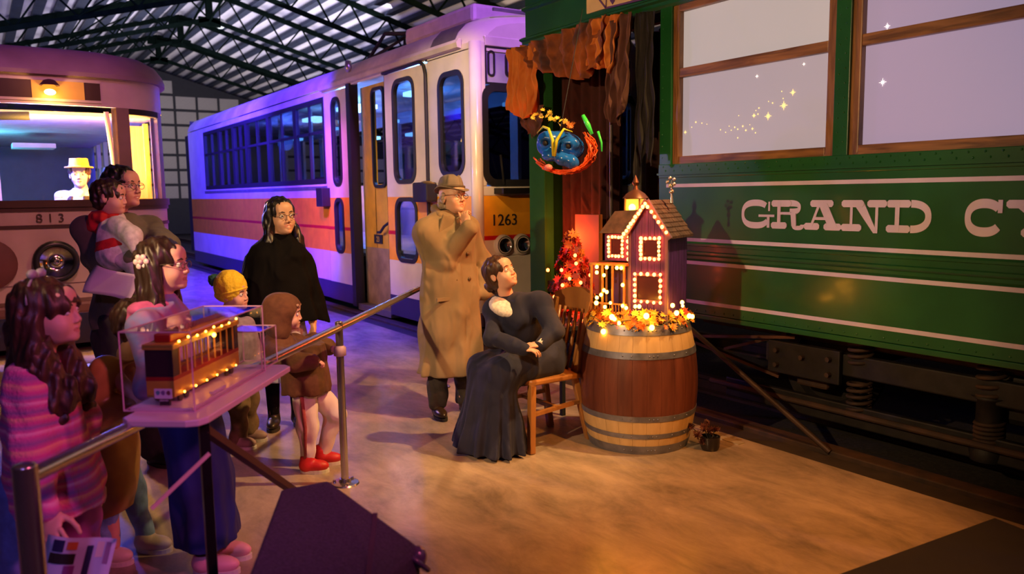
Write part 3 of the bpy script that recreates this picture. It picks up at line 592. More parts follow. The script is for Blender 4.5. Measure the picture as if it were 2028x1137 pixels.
# posts between the end windows
def upost(u0, u1, m=old_p, z0=1.6, z1=2.52): strip(z0, z1, -.005, .07, us=np.linspace(u0, u1, 4), back=0, name='window_post', m=m)
def u_of(px):  # angle parameter whose front point projects to the given column
    best = min(np.linspace(-1, 1, 400), key=lambda u: abs(proj((*plan(u), 2.0))[0]-px)); return best
def proj(p):
    c = RW.T @ (np.array(p)-np.array([0, 0, CH])); return CX+F*c[0]/c[2], CY+F*c[1]/c[2]
US_ = [u_of(x) for x in (-20, 0, 238, 262, 318, 343)]
upost(US_[2], US_[3], mat('post_brown_grey', (.28, .2, .17), .5)); upost(US_[4], US_[5], mat('post_brown_grey', (.28, .2, .17), .5)); upost(-US_[3], -US_[2]); upost(-US_[5], -US_[4])
strip(2.46, 2.52, .0, .06, us=np.linspace(US_[3], US_[4], 6), back=0, name='window_header', m=black)
gl = glass('old_tram_glass', (.85, .86, .9), 1., .02, .03)
for a, b_ in ((-US_[2], US_[2]), (US_[3], US_[4]), (-US_[4], -US_[3])): strip(1.6, 2.5, -.03, .006, us=np.linspace(a, b_, 12), back=0, name='end_window_glass', m=gl)
for sx in (-1, 1):  # side windows
    for i in range(7):
        y = LY+1.15+i*.85; MB().box((LC+sx*LH-.03, y, 1.6), (LC+sx*LH+.03, y+.12, 2.52)).build('window_post', old_p, L_)
# sign box and number
bx = MB(); 
for a, b_, z0, z1 in ((US_[0]-.2, US_[2]-.08, 2.55, 2.575), (US_[0]-.2, US_[2]-.08, 2.745, 2.77)): strip(z0, z1, .012, .02, us=np.linspace(a, b_, 14), back=0, name='sign_frame', m=old_p)
strip(2.575, 2.745, .004, .01, us=np.linspace(US_[0]-.2, US_[2]-.08, 14), back=0, name='destination_box', m=mat('destination_brown', (.05, .025, .02), .3))
strip(2.575, 2.745, .008, .01, us=np.linspace(u_of(78), u_of(175), 8), back=0, name='lit_destination_panel', m=mat('amber_paper', (.42, .2, .05), .4, es=.35, em=(1, .35, .04)))
sb = MB().ball((.68, 8.94, 2.63), .05, 12, (1, .6, .6)).build('sign_lamp', glow('amber_bulb_glow', (1, .62, .16), 14), L_, True)
MB().lathe([(.09, 0), (.05, .05), (.02, .06), (0, .06)], (.68, 8.93, 2.69), 14).build('lamp_hood', old_d, L_, True); point('sign_lamp_light', (.68, 8.86, 2.6), 5, (1, .5, .1), .04)
text('fleet_number', '8 1 3', .12, (.60, 8.985, 1.385), facing((0, -1, 0)), old_d, L_, .003)
hl = MB().lathe([(.0, 0), (.19, 0), (.205, .03), (.2, .09), (.16, .11), (.145, .08)], (0, 0, 0), 32, Matrix.Translation((LC, 9.0, 1.0)) @ Matrix.Rotation(PI/2, 4, 'X')).build('centre_headlamp', mat('headlamp_rim_dark', (.02, .025, .03), .3), L_, True)
MB().lathe([(0, .03), (.03, .06), (.035, .035), (.09, .045), (.145, .085)], (0, 0, 0), 32, Matrix.Translation((LC, 9.0, 1.0)) @ Matrix.Rotation(PI/2, 4, 'X')).build('reflector', mat('chrome', (.6, .6, .6), .12, 1), hl, True)
MB().lathe([(0, .02), (.2, .02), (.24, 0)], (0, 0, 0), 28, Matrix.Translation((.06, 8.97, 1.0)) @ Matrix.Rotation(PI/2, 4, 'X')).build('round_cover', mat('cover_brown', (.14, .05, .05), .6), L_, True)
MB().prism([(-.9, .62), (1.0, .62), (1.1, .56), (1.0, .5), (-.9, .5)], (LC, 8.7, 0), (1, 0, 0), (0, 0, 1), (0, .35, 0)).build('bumper', mat('bumper_brown', (.13, .06, .05), .5), L_, bevel=.03)
MB().box((LC-1.0, LY+.4, .1), (LC+1.0, LY+6.8, .6)).build('under_frame', black, L_)
for y_ in (10.2, 14): MB().box((LC-.9, y_-.4, 0), (LC+.9, y_+.4, .5)).build('truck', dark_iron, L_, bevel=.04)
inl = mat('old_tram_inside', (.55, .5, .48), .5, nz=.15)
MB().box((LC-LH+.05, LY+.9, 2.5), (LC+LH-.05, LY+7, 2.54)).build('inner_ceiling', inl, L_); MB().box((LC-LH+.05, LY+.5, .85), (LC+LH-.05, LY+7, .9)).build('car_floor', inl, L_)
MB().box((LC-LH, LY+6.9, .6), (LC+LH, LY+6.96, 2.8)).build('rear_bulkhead', mat('bulkhead_dark_blue', (.05, .09, .15), .5), L_)
bk = MB().box((LC-LH+.06, LY+2.2, .9), (LC-.35, LY+2.26, 2.5)).build('bulkhead', mat('bulkhead_cream', (.45, .35, .25), .5), L_)
MB().box((LC-.9, LY+2.17, 1.3), (LC-.45, LY+2.19, 1.9)).build('bulkhead_window', mat('teal_pane', (.02, .1, .14), .2), bk)
MB().box((LC+.82, LY+1.35, .9), (LC+1.12, LY+1.41, 2.45)).build('driver_screen', mat('amber_varnish', (.75, .42, .1), .4, nz=.25, stretch=(8, 1, .4)), L_)
MB().box((LC+1.04, LY+1.0, .9), (LC+1.09, LY+1.06, 2.45)).build('cab_post', mat('amber_varnish', (.75, .42, .1), .4), L_)
MB().tube([(LC+.70, LY+.35, .9), (LC+.58, LY+.3, 2.5)], .025, 10).build('grab_pole', mat('pole_cream', (.8, .6, .35), .3), L_, True)
MB().tube([(LC-1.0, LY+.45, 2.4), (LC-.1, LY+.42, 2.44)], .045, 10).build('blind_roller', black, L_, True)
sl = MB()
for i in range(9): sl.box((LC+LH-.1, LY+1.5+i*.5, 1.0), (LC+LH-.06, LY+1.8+i*.5, 2.1))
sl.build('side_shutter', mat('shutter_cream', (.65, .55, .5), .5), L_)
MB().box((LC-.15, LY+3.5, 2.3), (LC+.35, LY+4.0, 2.36)).build('ceiling_fitting', inl, L_)
point('driver_lamp', (.86, 9.3, 2.3), 140, (1, .52, .1), .06); point('cab_orange_lamp', (1.42, 9.75, 2.2), 150, (1, .40, .03), .08)
point('saloon_blue_lamp', (.5, 10.0, 2.25), 330, (.08, .12, 1), .1); point('saloon_teal_lamp', (.1, 12.5, 2.1), 60, (.1, .6, .9), .1)
MB().ball((.02, 11.1, 1.95), .04, 8, (1, 1, 2.5)).build('blue_lamp', glow('blue_bulb_glow', (.2, .5, 1), 8), L_, True)
# ---------------------------------------------------------------- implicit-surface modelling for figures and cloth
f32 = np.float32
def cap(a, b, ra, rb=None, k=.02, op=1):
    a = np.array(a, float); b = np.array(b, float); rb = ra if rb is None else rb; ba = b-a; L2 = max(1e-9, ba@ba)
    def fn(x, y, z):
        px, py, pz = x-a[0], y-a[1], z-a[2]; t = np.clip((px*ba[0]+py*ba[1]+pz*ba[2])/L2, 0, 1)
        return np.sqrt((px-ba[0]*t)**2+(py-ba[1]*t)**2+(pz-ba[2]*t)**2)-(ra+(rb-ra)*t)
    r = max(ra, rb); return (fn, np.minimum(a, b)-r, np.maximum(a, b)+r, k, op)
def ell(c, r, k=.02, op=1, rot=None):
    c = np.array(c, float); r = np.array(r, float)
    Rm = np.array(Matrix.Identity(3) if rot is None else rot)
    def fn(x, y, z):
        px, py, pz = x-c[0], y-c[1], z-c[2]
        q = [(Rm[0][i]*px+Rm[1][i]*py+Rm[2][i]*pz) for i in range(3)]
        k0 = np.sqrt(sum((q[i]/r[i])**2 for i in range(3)))+1e-6; k1 = np.sqrt(sum((q[i]/r[i]**2)**2 for i in range(3)))+1e-6
        return k0*(k0-1)/k1
    m = max(r); ext = r if rot is None else np.array([m]*3); return (fn, c-ext, c+ext, k, op)
def loft(lv, k=.02, op=1, n=0, amp=0., ph=0., z0=None, pw=2.0, hollow=0):
    """elliptic sections (z, cx, cy, rx, ry) stacked along z, with n pleats growing towards the first level"""
    A = np.array(sorted(lv), float); zs = A[:, 0]
    def fn(x, y, z):
        zz = z*np.ones_like(x*y*z) if 0 else z
        cx, cy, rx, ry = [np.interp(zz, zs, A[:, i]) for i in (1, 2, 3, 4)]
        dx, dy = (x-cx), (y-cy)
        if n:
            th = np.arctan2(dy/ry, dx/rx); g = np.clip((zs[-1]-zz)/(zs[-1]-zs[0]), 0, 1); q = 1+amp*g*(np.cos(n*th+ph)+.5*np.cos((n*1.7)//1*th+2*ph+1))
        else: q = 1
        rr = (np.abs(dx/(rx*q))**pw+np.abs(dy/(ry*q))**pw)**(1/pw)
        d = (rr-1)*np.minimum(rx, ry)
        if hollow: d = np.abs(d+hollow)-hollow
        return np.maximum(np.maximum(d, zz-zs[-1]), zs[0]-zz)
    m = A[:, 3:5].max()*1.25; return (fn, np.array([A[:, 1].min()-m, A[:, 2].min()-m, zs[0]]), np.array([A[:, 1].max()+m, A[:, 2].max()+m, zs[-1]]), k, op)
def rbx(c, h, r=.01, k=.01, op=1, rot=None):
    c = np.array(c, float); h = np.array(h, float); Rm = np.array(Matrix.Identity(3) if rot is None else rot)
    def fn(x, y, z):
        px, py, pz = x-c[0], y-c[1], z-c[2]
        q = [np.abs(Rm[0][i]*px+Rm[1][i]*py+Rm[2][i]*pz)-(h[i]-r) for i in range(3)]
        return np.sqrt(sum(np.maximum(v, 0)**2 for v in q))+np.minimum(np.maximum(np.maximum(q[0], q[1]), q[2]), 0)-r
    m = float(np.linalg.norm(h)); ext = h if rot is None else np.array([m]*3); return (fn, c-ext, c+ext, k, op)
def xf(prims, M, s=1.):
    """move primitives by a rigid matrix and a uniform scale"""
    R3 = np.array(M.to_3x3()); t = np.array(M.translation); out = []
    for fn, lo, hi, k, op in prims:
        def g(x, y, z, fn=fn):
            px, py, pz = (x-t[0])/s, (y-t[1])/s, (z-t[2])/s
            return s*fn(R3[0][0]*px+R3[1][0]*py+R3[2][0]*pz, R3[0][1]*px+R3[1][1]*py+R3[2][1]*pz, R3[0][2]*px+R3[1][2]*py+R3[2][2]*pz)
        cs = np.array([[(lo, hi)[i][0], (lo, hi)[j][1], (lo, hi)[l][2]] for i in (0, 1) for j in (0, 1) for l in (0, 1)])*s @ R3.T + t
        out.append((g, cs.min(0), cs.max(0), k*s, op))
    return out
def nets(V, lo, h):
    ng = V < 0; nx, ny, nz = V.shape; C8 = [(i, j, k) for i in (0, 1) for j in (0, 1) for k in (0, 1)]
    cnt = np.zeros((nx-1, ny-1, nz-1), np.int8)
    for i, j, k in C8: cnt += ng[i:nx-1+i, j:ny-1+j, k:nz-1+k]
    act = np.argwhere((cnt > 0) & (cnt < 8)); idx = np.full(cnt.shape, -1, np.int64); idx[tuple(act.T)] = np.arange(len(act))
    val = np.stack([V[act[:, 0]+i, act[:, 1]+j, act[:, 2]+k] for i, j, k in C8], 1)
    acc = np.zeros((len(act), 3)); n_ = np.zeros(len(act))
    for a in range(8):
        for ax in range(3):
            if C8[a][ax]: continue
            b = a+(4, 2, 1)[ax]; va, vb = val[:, a], val[:, b]; m = (va < 0) != (vb < 0)
            t = np.where(m, va/np.where(m, va-vb, 1), 0); p = np.tile(np.array(C8[a], float), (len(act), 1)); p[:, ax] += t
            acc += p*m[:, None]; n_ += m
    P = (act+acc/n_[:, None])*h+lo; F_ = []
    for ax in range(3):
        o1, o2 = [(1, 2), (2, 0), (0, 1)][ax]
        s0 = [slice(None)]*3; s1 = [slice(None)]*3; s0[ax] = slice(0, -1); s1[ax] = slice(1, None)
        A, B = ng[tuple(s0)], ng[tuple(s1)]; e = np.argwhere(A != B)
        e = e[(e[:, o1] > 0) & (e[:, o2] > 0) & (e[:, o1] < V.shape[o1]-1) & (e[:, o2] < V.shape[o2]-1)]
        ins = A[tuple(e.T)]; q = []
        for d1, d2 in ((1, 1), (0, 1), (0, 0), (1, 0)):
            c = e.copy(); c[:, o1] -= d1; c[:, o2] -= d2; q.append(idx[tuple(c.T)])
        q = np.stack(q, 1); q[~ins] = q[~ins][:, ::-1]; F_.append(q)
    return P, np.concatenate(F_)
def field(prims, h, fold=None, rough=None, clip=None, strand=None):
    lo = np.min([p[1] for p in prims if p[4] > 0], 0)-3*h; hi = np.max([p[2] for p in prims if p[4] > 0], 0)+3*h
    n = np.ceil((hi-lo)/h).astype(int)+1; ax = [(lo[i]+h*np.arange(n[i])) for i in range(3)]; V = np.full(n, .4)
    for fn, a, b, k, op in prims:
        pad = k+3*h; i0 = np.clip(((a-pad-lo)/h).astype(int), 0, n-1); i1 = np.clip(np.ceil((b+pad-lo)/h).astype(int)+1, 1, n)
        if (i1 <= i0).any(): continue
        sl = tuple(slice(i0[i], i1[i]) for i in range(3)); x = ax[0][sl[0]][:, None, None]; y = ax[1][sl[1]][None, :, None]; z = ax[2][sl[2]][None, None, :]
        d = fn(x, y, z); A = V[sl]; k = max(k, 1e-4)
        if op > 0: t = np.clip(.5+.5*(A-d)/k, 0, 1); V[sl] = A*(1-t)+d*t-k*t*(1-t)
        else: d = -d; t = np.clip(.5-.5*(A-d)/k, 0, 1); V[sl] = A*(1-t)+d*t+k*t*(1-t)
    x = ax[0][:, None, None]; y = ax[1][None, :, None]; z = ax[2][None, None, :]
    if fold:
        a, fq = fold[:2]
        V += 1.1*a*(1-2*np.abs(np.sin(fq*.42*(x*.75+y*.7)+1.7*np.sin(fq*.22*z+4*y)+.6*np.sin(fq*.5*z+5*x))))+.9*a*(np.sin(fq*(x*.9+.5*z)+2.2*np.sin(fq*.45*(y+z*.6)))*np.sin(fq*(y*.8-.35*z)+1.7*np.sin(fq*.5*(x-z*.5)))+.5*np.sin(fq*2.1*(z*.55+x*.4-y*.5)+2*np.sin(fq*.8*x)))
    if rough: V += rough[0]*np.sin(rough[1]*x+3*np.sin(rough[1]*.4*z))*np.sin(rough[1]*y+2*np.sin(rough[1]*.5*x))*np.sin(rough[1]*z+2*np.sin(rough[1]*.4*y))
    if strand: a, f_ = strand; V += a*(np.sin(f_*x+5*np.sin(14*z+3*y))*.6+np.sin(f_*.8*y+5*np.sin(11*z+4*x)+1)*.6)+a*.9*np.sin(f_*.42*(x+y)+6*np.sin(9*z))
    if clip is not None: V = np.maximum(V, clip(x, y, z))
    return V, lo
def mk(name, P, Q, m, parent, idx=None):
    me = bpy.data.meshes.new(name); me.vertices.add(len(P)); me.vertices.foreach_set('co', np.asarray(P, f32).ravel())
    me.loops.add(4*len(Q)); me.loops.foreach_set('vertex_index', np.asarray(Q, np.int32).ravel())
    me.polygons.add(len(Q)); me.polygons.foreach_set('loop_start', np.arange(0, 4*len(Q), 4, dtype=np.int32))
    for q in (m if isinstance(m, (list, tuple)) else [m]): me.materials.append(q)
    me.update(calc_edges=True)
    if idx is not None: me.polygons.foreach_set('material_index', idx.astype(np.int32))
    me.shade_smooth(); return link_mesh(name, me, parent)
def sdf(name, prims, h, m, parent, fold=None, rough=None, clip=None, label=None):
    P, Q = nets(*field(prims, h, fold, rough, clip), h); return tag(mk(name, P, Q, m, parent), label)

# ---------------------------------------------------------------- people
def skinm(name, c):
    x = mat(name, c, .5, nz=.07, sc=14, bump=.02); b = x.node_tree.nodes['Principled BSDF']; b.inputs['Subsurface Weight'].default_value = .12
    b.inputs['Subsurface Radius'].default_value = (.012, .005, .003); return x
def cloth(name, c, c2=None, r=.85, nz=.18, sc=30, bump=.25, wr=1., **k):
    if name in _M: return _M[name]
    x = mat(name, c, r, nz=nz, sc=sc, bump=bump, c2=c2, **k); wrinkle(x, wr); x.node_tree.nodes['Principled BSDF'].inputs['Sheen Weight'].default_value = .04; return x
def wrinkle(x, wr=1.):
    t = x.node_tree; b = t.nodes['Principled BSDF']; tc = t.nodes.new('ShaderNodeTexCoord'); mp = t.nodes.new('ShaderNodeMapping'); mp.inputs['Scale'].default_value = (1.5, 1.5, .8); mp.inputs['Rotation'].default_value = (.3, .4, .2)
    no = t.nodes.new('ShaderNodeTexNoise'); no.noise_type = 'RIDGED_MULTIFRACTAL'; no.inputs['Scale'].default_value = 5.5; no.inputs['Detail'].default_value = 2.5; no.inputs['Distortion'].default_value = .8
    bp = t.nodes.new('ShaderNodeBump'); bp.inputs['Strength'].default_value = .55*wr; bp.inputs['Distance'].default_value = .05
    t.links.new(tc.outputs['Object'], mp.inputs[0]); t.links.new(mp.outputs[0], no.inputs['Vector']); t.links.new(no.outputs[0], bp.inputs['Height'])
    old = b.inputs['Normal'].links[0].from_socket if b.inputs['Normal'].links else None
    if old: t.links.new(old, bp.inputs['Normal'])
    t.links.new(bp.outputs[0], b.inputs['Normal'])
SK = skinm('skin_fair', (.62, .36, .26)); SK2 = skinm('skin_warm', (.56, .33, .22)); SK3 = skinm('skin_child', (.66, .38, .29))
lipm = mat('lip', (.48, .19, .15), .45); eyew = mat('eye_white', (.75, .72, .7), .15); eyed = mat('eye_dark', (.02, .012, .01), .08)
tooth = mat('teeth', (.75, .7, .62), .3)
hairb = mat('hair_dark_brown', (.025, .012, .008), .42, nz=.5, sc=60, bump=.3, stretch=(1, 1, .12)); hairk = mat('hair_black', (.009, .008, .009), .35, nz=.4, sc=60, bump=.3, stretch=(1, 1, .12))
hairr = mat('hair_brown', (.05, .022, .013), .45, nz=.5, sc=60, bump=.3, stretch=(1, 1, .12)); hairg = mat('hair_grey', (.32, .26, .2), .55, nz=.4, sc=60, bump=.3)
metal = mat('thin_metal_frame', (.25, .2, .17), .3, .8); lensm = glass('lens_glass', (.97, .97, .97), .25, .02, .0)
def head_prims(child=0., smile=0., open_=0.):
    c = child
    p = [ell((-.012, 0, .036), (.098, .077, .086), .02), ell((.02, 0, -.028), (.068, .06+.004*c, .084-.006*c), .03), ell((.03, 0, -.074+.006*c), (.052, .043, .036), .025),
         ell((.074, 0, -.094+.008*c), (.019, .02, .016), .02), ell((.052, .034, -.036-.006*c), (.03+.004*c, .025+.004*c, .028+.003*c), .02), ell((.052, -.034, -.036-.006*c), (.03+.004*c, .025+.004*c, .028+.003*c), .02),
         cap((.078, -.034, .026), (.078, .034, .026), .013-.004*c, k=.015), ell((.066, 0, .055), (.03, .05, .035), .02),
         ell((.094, .031, .004), (.016, .017, .0125), .012, -1), ell((.094, -.031, .004), (.016, .017, .0125), .012, -1),
         cap((.086, 0, .012), (.106-.006*c, 0, -.026), .0065, .0095, k=.012), ell((.099-.005*c, .0115, -.033), (.01, .0075, .007), .006), ell((.099-.005*c, -.0115, -.033), (.01, .0075, .007), .006),
         cap((.078, -.022-.004*smile, -.058+.006*smile), (.0905, 0, -.0565), .0045, .0058, k=.010), cap((.078, .022+.004*smile, -.058+.006*smile), (.0905, 0, -.0565), .0045, .0058, k=.010),
         cap((.077, -.018, -.066+.004*smile), (.0885, 0, -.0695-.003*open_), .005, .0068, k=.010), cap((.077, .018, -.066+.004*smile), (.0885, 0, -.0695-.003*open_), .005, .0068, k=.010),
         cap((.092, -.024, -.0615+.008*smile), (.0975, 0, -.0635), .0028+.003*open_, k=.003, op=-1), cap((.092, .024, -.0615+.008*smile), (.0975, 0, -.0635), .0028+.003*open_, k=.003, op=-1)]
    for s_ in (1, -1):
        p += [ell((-.012, s_*.077, -.004), (.018, .009, .031), .006, rot=Matrix.Rotation(-.15, 3, 'Y')), ell((-.004, s_*.086, -.002), (.009, .006, .018), .004, -1)]
    return p
def hand_prims(curl=.5, side=1, spread=1., thumb=.4, point=None):
    """wrist at origin, fingers +x, palm facing -z, thumb towards side*y"""
    p = [ell((.045, 0, 0), (.052, .04, .015), .01), cap((-.02, 0, 0), (.02, 0, 0), .024, .022, k=.015), ell((.03, side*.026, -.008), (.03, .016, .014), .012)]
    for i, (y0, L, r) in enumerate(((.03, .072, .0088), (.01, .08, .009), (-.01, .075, .0088), (-.029, .058, .0078))):
        y0 *= side; c = curl if point is None or i != point else .08
        d = side*(.5-i/3.)*.16*spread; a = c*.7; q = np.array([.085-.004*abs(i-1), y0, 0.])
        for j, fr in enumerate((.42, .32, .26)):
            e = q+np.array([math.cos(a)*math.cos(d), math.cos(a)*math.sin(d), -math.sin(a)])*L*fr; p.append(cap(q, e, r*(1-.1*j), r*(.93-.12*j), k=.003)); q = e; a += c*1.1
    q = np.array([.022, side*.034, -.006]); 
    for v, r in (((.034, side*.026, -.012*(1+thumb)), .011), ((.028, side*.006, -.012*(1+thumb)), .0095), ((.02, -side*.002, -.008*(1+thumb)), .0085)):
        e = q+np.array(v); p.append(cap(q, e, r, r*.92, k=.004)); q = e
    return p
def camyaw(a):
    a = math.radians(a); v = RW @ np.array([math.sin(a), 0, -math.cos(a)]); return math.atan2(v[1], v[0])
def at(px, py, d): v = RW @ np.array([(px-CX)/F, (py-CY)/F, 1.]); return Vector((v[0]*d, v[1]*d, CH+v[2]*d))
def frame_of(fwd, up):
    x = Vector(fwd).normalized(); z = Vector(up); z = (z-x*z.dot(x)).normalized(); return Matrix((x, z.cross(x), z)).transposed()
class Person:
    def __init__(s, label, x, y, a, hs=1., z=0., skin=None, hair=None, name='person', cat='person'):
        s.yaw = camyaw(a); s.a = a; s.hs = hs; s.root = empty(name, (x, y, z), s.yaw, label, cat); s.skin = skin or SK; s.hairm = hair or hairb; s.hi = []; s.lo = []
        s.Wi = wmat(s.root).inverted()
    def L(s, p): return np.array(s.Wi @ Vector(p))       # world -> local
    def px(s, x, y, d): return s.L(at(x, y, d))
    def sethead(s, c, a, pitch=0, roll=0):
        s.HM = Matrix.Translation(Vector(c)) @ Matrix.Rotation(camyaw(a)-s.yaw, 4, 'Z') @ Matrix.Rotation(-math.radians(pitch), 4, 'Y') @ Matrix.Rotation(math.radians(roll), 4, 'X'); s.hc = np.array(c)
    def H(s, p): return np.array(s.HM @ (Vector(p)*s.hs))
    def head(s, neck, child=0., smile=0., open_=0., brow=True):
        s.child = child
        p = xf(head_prims(child, smile, open_), s.HM, s.hs)
        p += [cap(s.H((-.02, 0, -.06)), neck, .046*s.hs, .052*s.hs, k=.02), cap(neck, np.array(neck)-np.array([0, 0, .05]), .052*s.hs, .06*s.hs, k=.02)]
        P, Q = nets(*field(p, .0036), .0036)
        Hi = np.array(s.HM.inverted()); c = P[Q].mean(1) @ Hi[:3, :3].T + Hi[:3, 3]; c /= s.hs
        lip = (((c[:, 0]-.086)/.02)**2+(c[:, 1]/(.021+.005*smile))**2+((c[:, 2]+.0625-.003*smile)/.0105)**2 < 1) & (c[:, 0] > .076)
        s.hi.append((P, Q, lip.astype(int)))
        for sg in (1, -1):
            e = MB(); e.ball((0, 0, 0), 1, 12)
            me = bpy.data.meshes.new('eye'); me.from_pydata(e.v, [], e.f); me.materials.append(eyew); me.materials.append(eyed)
            for pl in me.polygons: pl.material_index = 1 if pl.center.normalized().dot(Vector((.97, .05*sg, .05))) > .87 else 0
            o = link_mesh('eye', me, s.root, True); o.matrix_local = s.HM @ Matrix.Translation(Vector((.0785, sg*.031, .004))*s.hs) @ Matrix.Scale(.0128*s.hs, 4)
        if brow:
            for sg in (1, -1):
                b = MB(); b.tube([s.H((.0925, sg*.014, .026)), s.H((.0925, sg*.03, .031)), s.H((.082, sg*.048, .026))], [.003*s.hs, .0042*s.hs, .0018*s.hs], 6); s.raw('eyebrow', b, s.hairm)
        if open_:
            b = MB(); b.tube([s.H((.084, -.016, -.0605)), s.H((.0925, 0, -.0625)), s.H((.084, .016, -.0605))], .0038*s.hs, 6); s.raw('teeth', b, tooth)
    def raw(s, name, mb, m, smooth=True, label=None):
        me = bpy.data.meshes.new(name); me.from_pydata([tuple(v) for v in mb.v], [], mb.f); me.materials.append(m); o = link_mesh(name, me, s.root, smooth); return tag(o, label)
    def hand(s, wrist, fwd, up, side, sc=1., **k):
        M = Matrix.Translation(Vector(wrist)) @ frame_of(fwd, up).to_4x4(); P, Q = nets(*field(xf(hand_prims(side=side, **k), M, sc*s.hs**.5*s.hs**.5), .0036), .0036); s.hi.append((P, Q, np.zeros(len(Q))))
    def body(s, prims, h=.012, name='body'):
        parts = list(s.hi)
        if prims: P, Q = nets(*field(prims, h), h); parts.append((P, Q, np.zeros(len(Q))))
        n = 0; Ps, Qs, I = [], [], []
        for P, Q, i in parts: Ps.append(P); Qs.append(Q+n); I.append(i); n += len(P)
        return mk(name, np.concatenate(Ps), np.concatenate(Qs), [s.skin, lipm], s.root, np.concatenate(I))
    def cl(s, name, prims, m, h=.009, fold=(.004, 26), **k): return sdf(name, prims, h, m, s.root, fold, **k)
    def hp(s, prims): return xf(prims, s.HM, s.hs)
    def glasses(s, m=None, r=.021):
        b = MB()
        for sg in (1, -1):
            b.tube([s.H((.1, sg*(.033+r*1.15*math.cos(t)), .001+r*.85*math.sin(t))) for t in np.linspace(0, 2*PI, 17)[:-1]], .0017*s.hs, 5, closed=True)
            b.tube([s.H((.1, sg*.056, .006)), s.H((.085, sg*.074, .01)), s.H((.0, sg*.083, .012))], .0016*s.hs, 5)
        b.tube([s.H((.1, -.01, .006)), s.H((.104, 0, .009)), s.H((.1, .01, .006))], .0016*s.hs, 5); g = s.raw('glasses', b, m or metal)
        for sg in (1, -1):
            c = MB(); c.add([tuple(s.H((.1, sg*(.033+r*1.1*math.cos(t)), .001+r*.8*math.sin(t)))) for t in np.linspace(0, 2*PI, 17)[:-1]], [tuple(range(16))])
            me = bpy.data.meshes.new('lens'); me.from_pydata(c.v, [], c.f); me.materials.append(lensm); o = link_mesh('lens', me, g)
    def hair(s, kind, m=None, length=.3, rough=None):
        m = m or s.hairm
        p = [ell((-.02, 0, .04), (.108, .089, .095), .02), ell((-.045, 0, -.02), (.075, .082, .07), .02)]
        face = [ell((.098, 0, -.036), (.066, .060, .080), .014, -1), ell((0, .1, -.025), (.03, .025, .04), .012, -1), ell((0, -.1, -.025), (.03, .025, .04), .012, -1)]
        if kind == 'fringe': face = [ell((.105, 0, -.045), (.062, .06, .075), .008, -1)]; p.append(ell((.045, 0, .03), (.055, .074, .055), .02))
        s_ = []
        if kind in ('long', 'fringe'):
            L = length; face = face[:2] if kind == 'long' else face
            for sg in (1, -1):
                s_ += [cap((-.015, sg*.075, .0), (-.01, sg*.092, -L*.5), .026, .034, k=.02), cap((-.01, sg*.092, -L*.5), (.04, sg*.098, -L), .034, .024, k=.02), cap((-.05, sg*.05, .0), (-.07, sg*.07, -L), .05, .045, k=.03)]
            s_ += [cap((-.06, 0, 0), (-.09, 0, -L*1.05), .055, .045, k=.03)]
        if kind == 'bun': s_ += [ell((-.115, 0, -.045), (.042, .05, .042), .01), ell((-.1, .03, -.1), (.03, .03, .04), .02)]
        rg = rough or ((.006, 75) if kind == 'curly' else None)
        P, Q = nets(*field(s.hp(p+s_+face), .0055, None, rg, None, (.0035, 210)), .0055); return mk('hair', P, Q, m, s.root)
def legs(hip, knee, ankle, r=(.085, .06, .045), k=.03):
    return [cap(hip, knee, r[0], r[1], k), cap(knee, ankle, r[1], r[2], k)]
def yoke(nb, R, L, r=.06): nb = np.array(nb); return [cap(nb-[0, 0, .035], R, r*.8, r, k=.05), cap(nb-[0, 0, .035], L, r*.8, r, k=.05)]
def shoe(P, ankle, ang, m, sole, L=.25, hgt=.09, boot=0., sc=1., label=None):
    A = np.array(ankle, float); M = Matrix.Translation(Vector((A[0], A[1], A[2]))) @ Matrix.Rotation(ang, 4, 'Z')
    p = [ell((L*.26, 0, .04), (L*.40, .043, .038), .02), ell((.0, 0, .045), (L*.24, .038, .045), .02), cap((-.005, 0, .05), (.0, 0, .07+boot), .04, .042, k=.02), rbx((.0, 0, -.06), (.5, .5, .06), .001, .001, -1)]
    o = sdf('shoe', xf(p, M, sc), .006, m, P.root, label=label)
    b = MB(); q = [(L*.26+L*.41*math.cos(t)*(1. if math.cos(t) > 0 else 1.2), .046*math.sin(t)*(1 if math.cos(t) > -.2 else .85)) for t in np.linspace(0, 2*PI, 21)[:-1]]
    b.prism(q, (0, 0, 0), (sc, 0, 0), (0, sc, 0), (0, 0, .02*sc)); b.v = [tuple(M @ Vector(v)) for v in b.v]
    me = bpy.data.meshes.new('sole'); me.from_pydata(b.v, [], b.f); me.materials.append(sole); link_mesh('sole', me, o); return o
blk = mat('shoe_black', (.015, .013, .012), .4); whs = mat('sole_white', (.6, .58, .56), .5); dks = mat('sole_dark', (.02, .018, .016), .7)
# 1 -- man in the long coat and trilby
p = Person('standing man in long tan overcoat and grey felt hat, hand on chin', 2.80, 5.0, 35, 1.0, skin=SK, hair=hairg)
p.sethead((.045, .02, 1.575), 48, 8, -4); p.head((-.01, 0, 1.45))
RS, LS = np.array([0, -.185, 1.355]), np.array([0, .185, 1.355]); RE, RWr = p.px(882, 512, 5.58), p.px(929, 449, 5.50); LE, LWr = np.array([-.04, .31, 1.12]), np.array([.08, .25, .88])
hd = p.H((.085, -.01, -.11)); fw = np.array(hd)-RWr
p.hand(RWr+fw*.15, fw+np.array([0, .0, .03]), np.array([.2, -1., .3]), 1, 1.0, curl=.75, point=0, thumb=.1)
p.body([loft([(.9, 0, 0, .1, .15), (1.2, 0, 0, .1, .15), (1.38, 0, 0, .09, .16), (1.45, 0, 0, .06, .08)]), cap((0, -.1, .9), (0, -.11, .1), .07, .045), cap((0, .1, .9), (0, .11, .1), .07, .045)]+legs(RS, RE, RWr, (.05, .04, .03))+legs(LS, LE, LWr, (.05, .04, .03)))
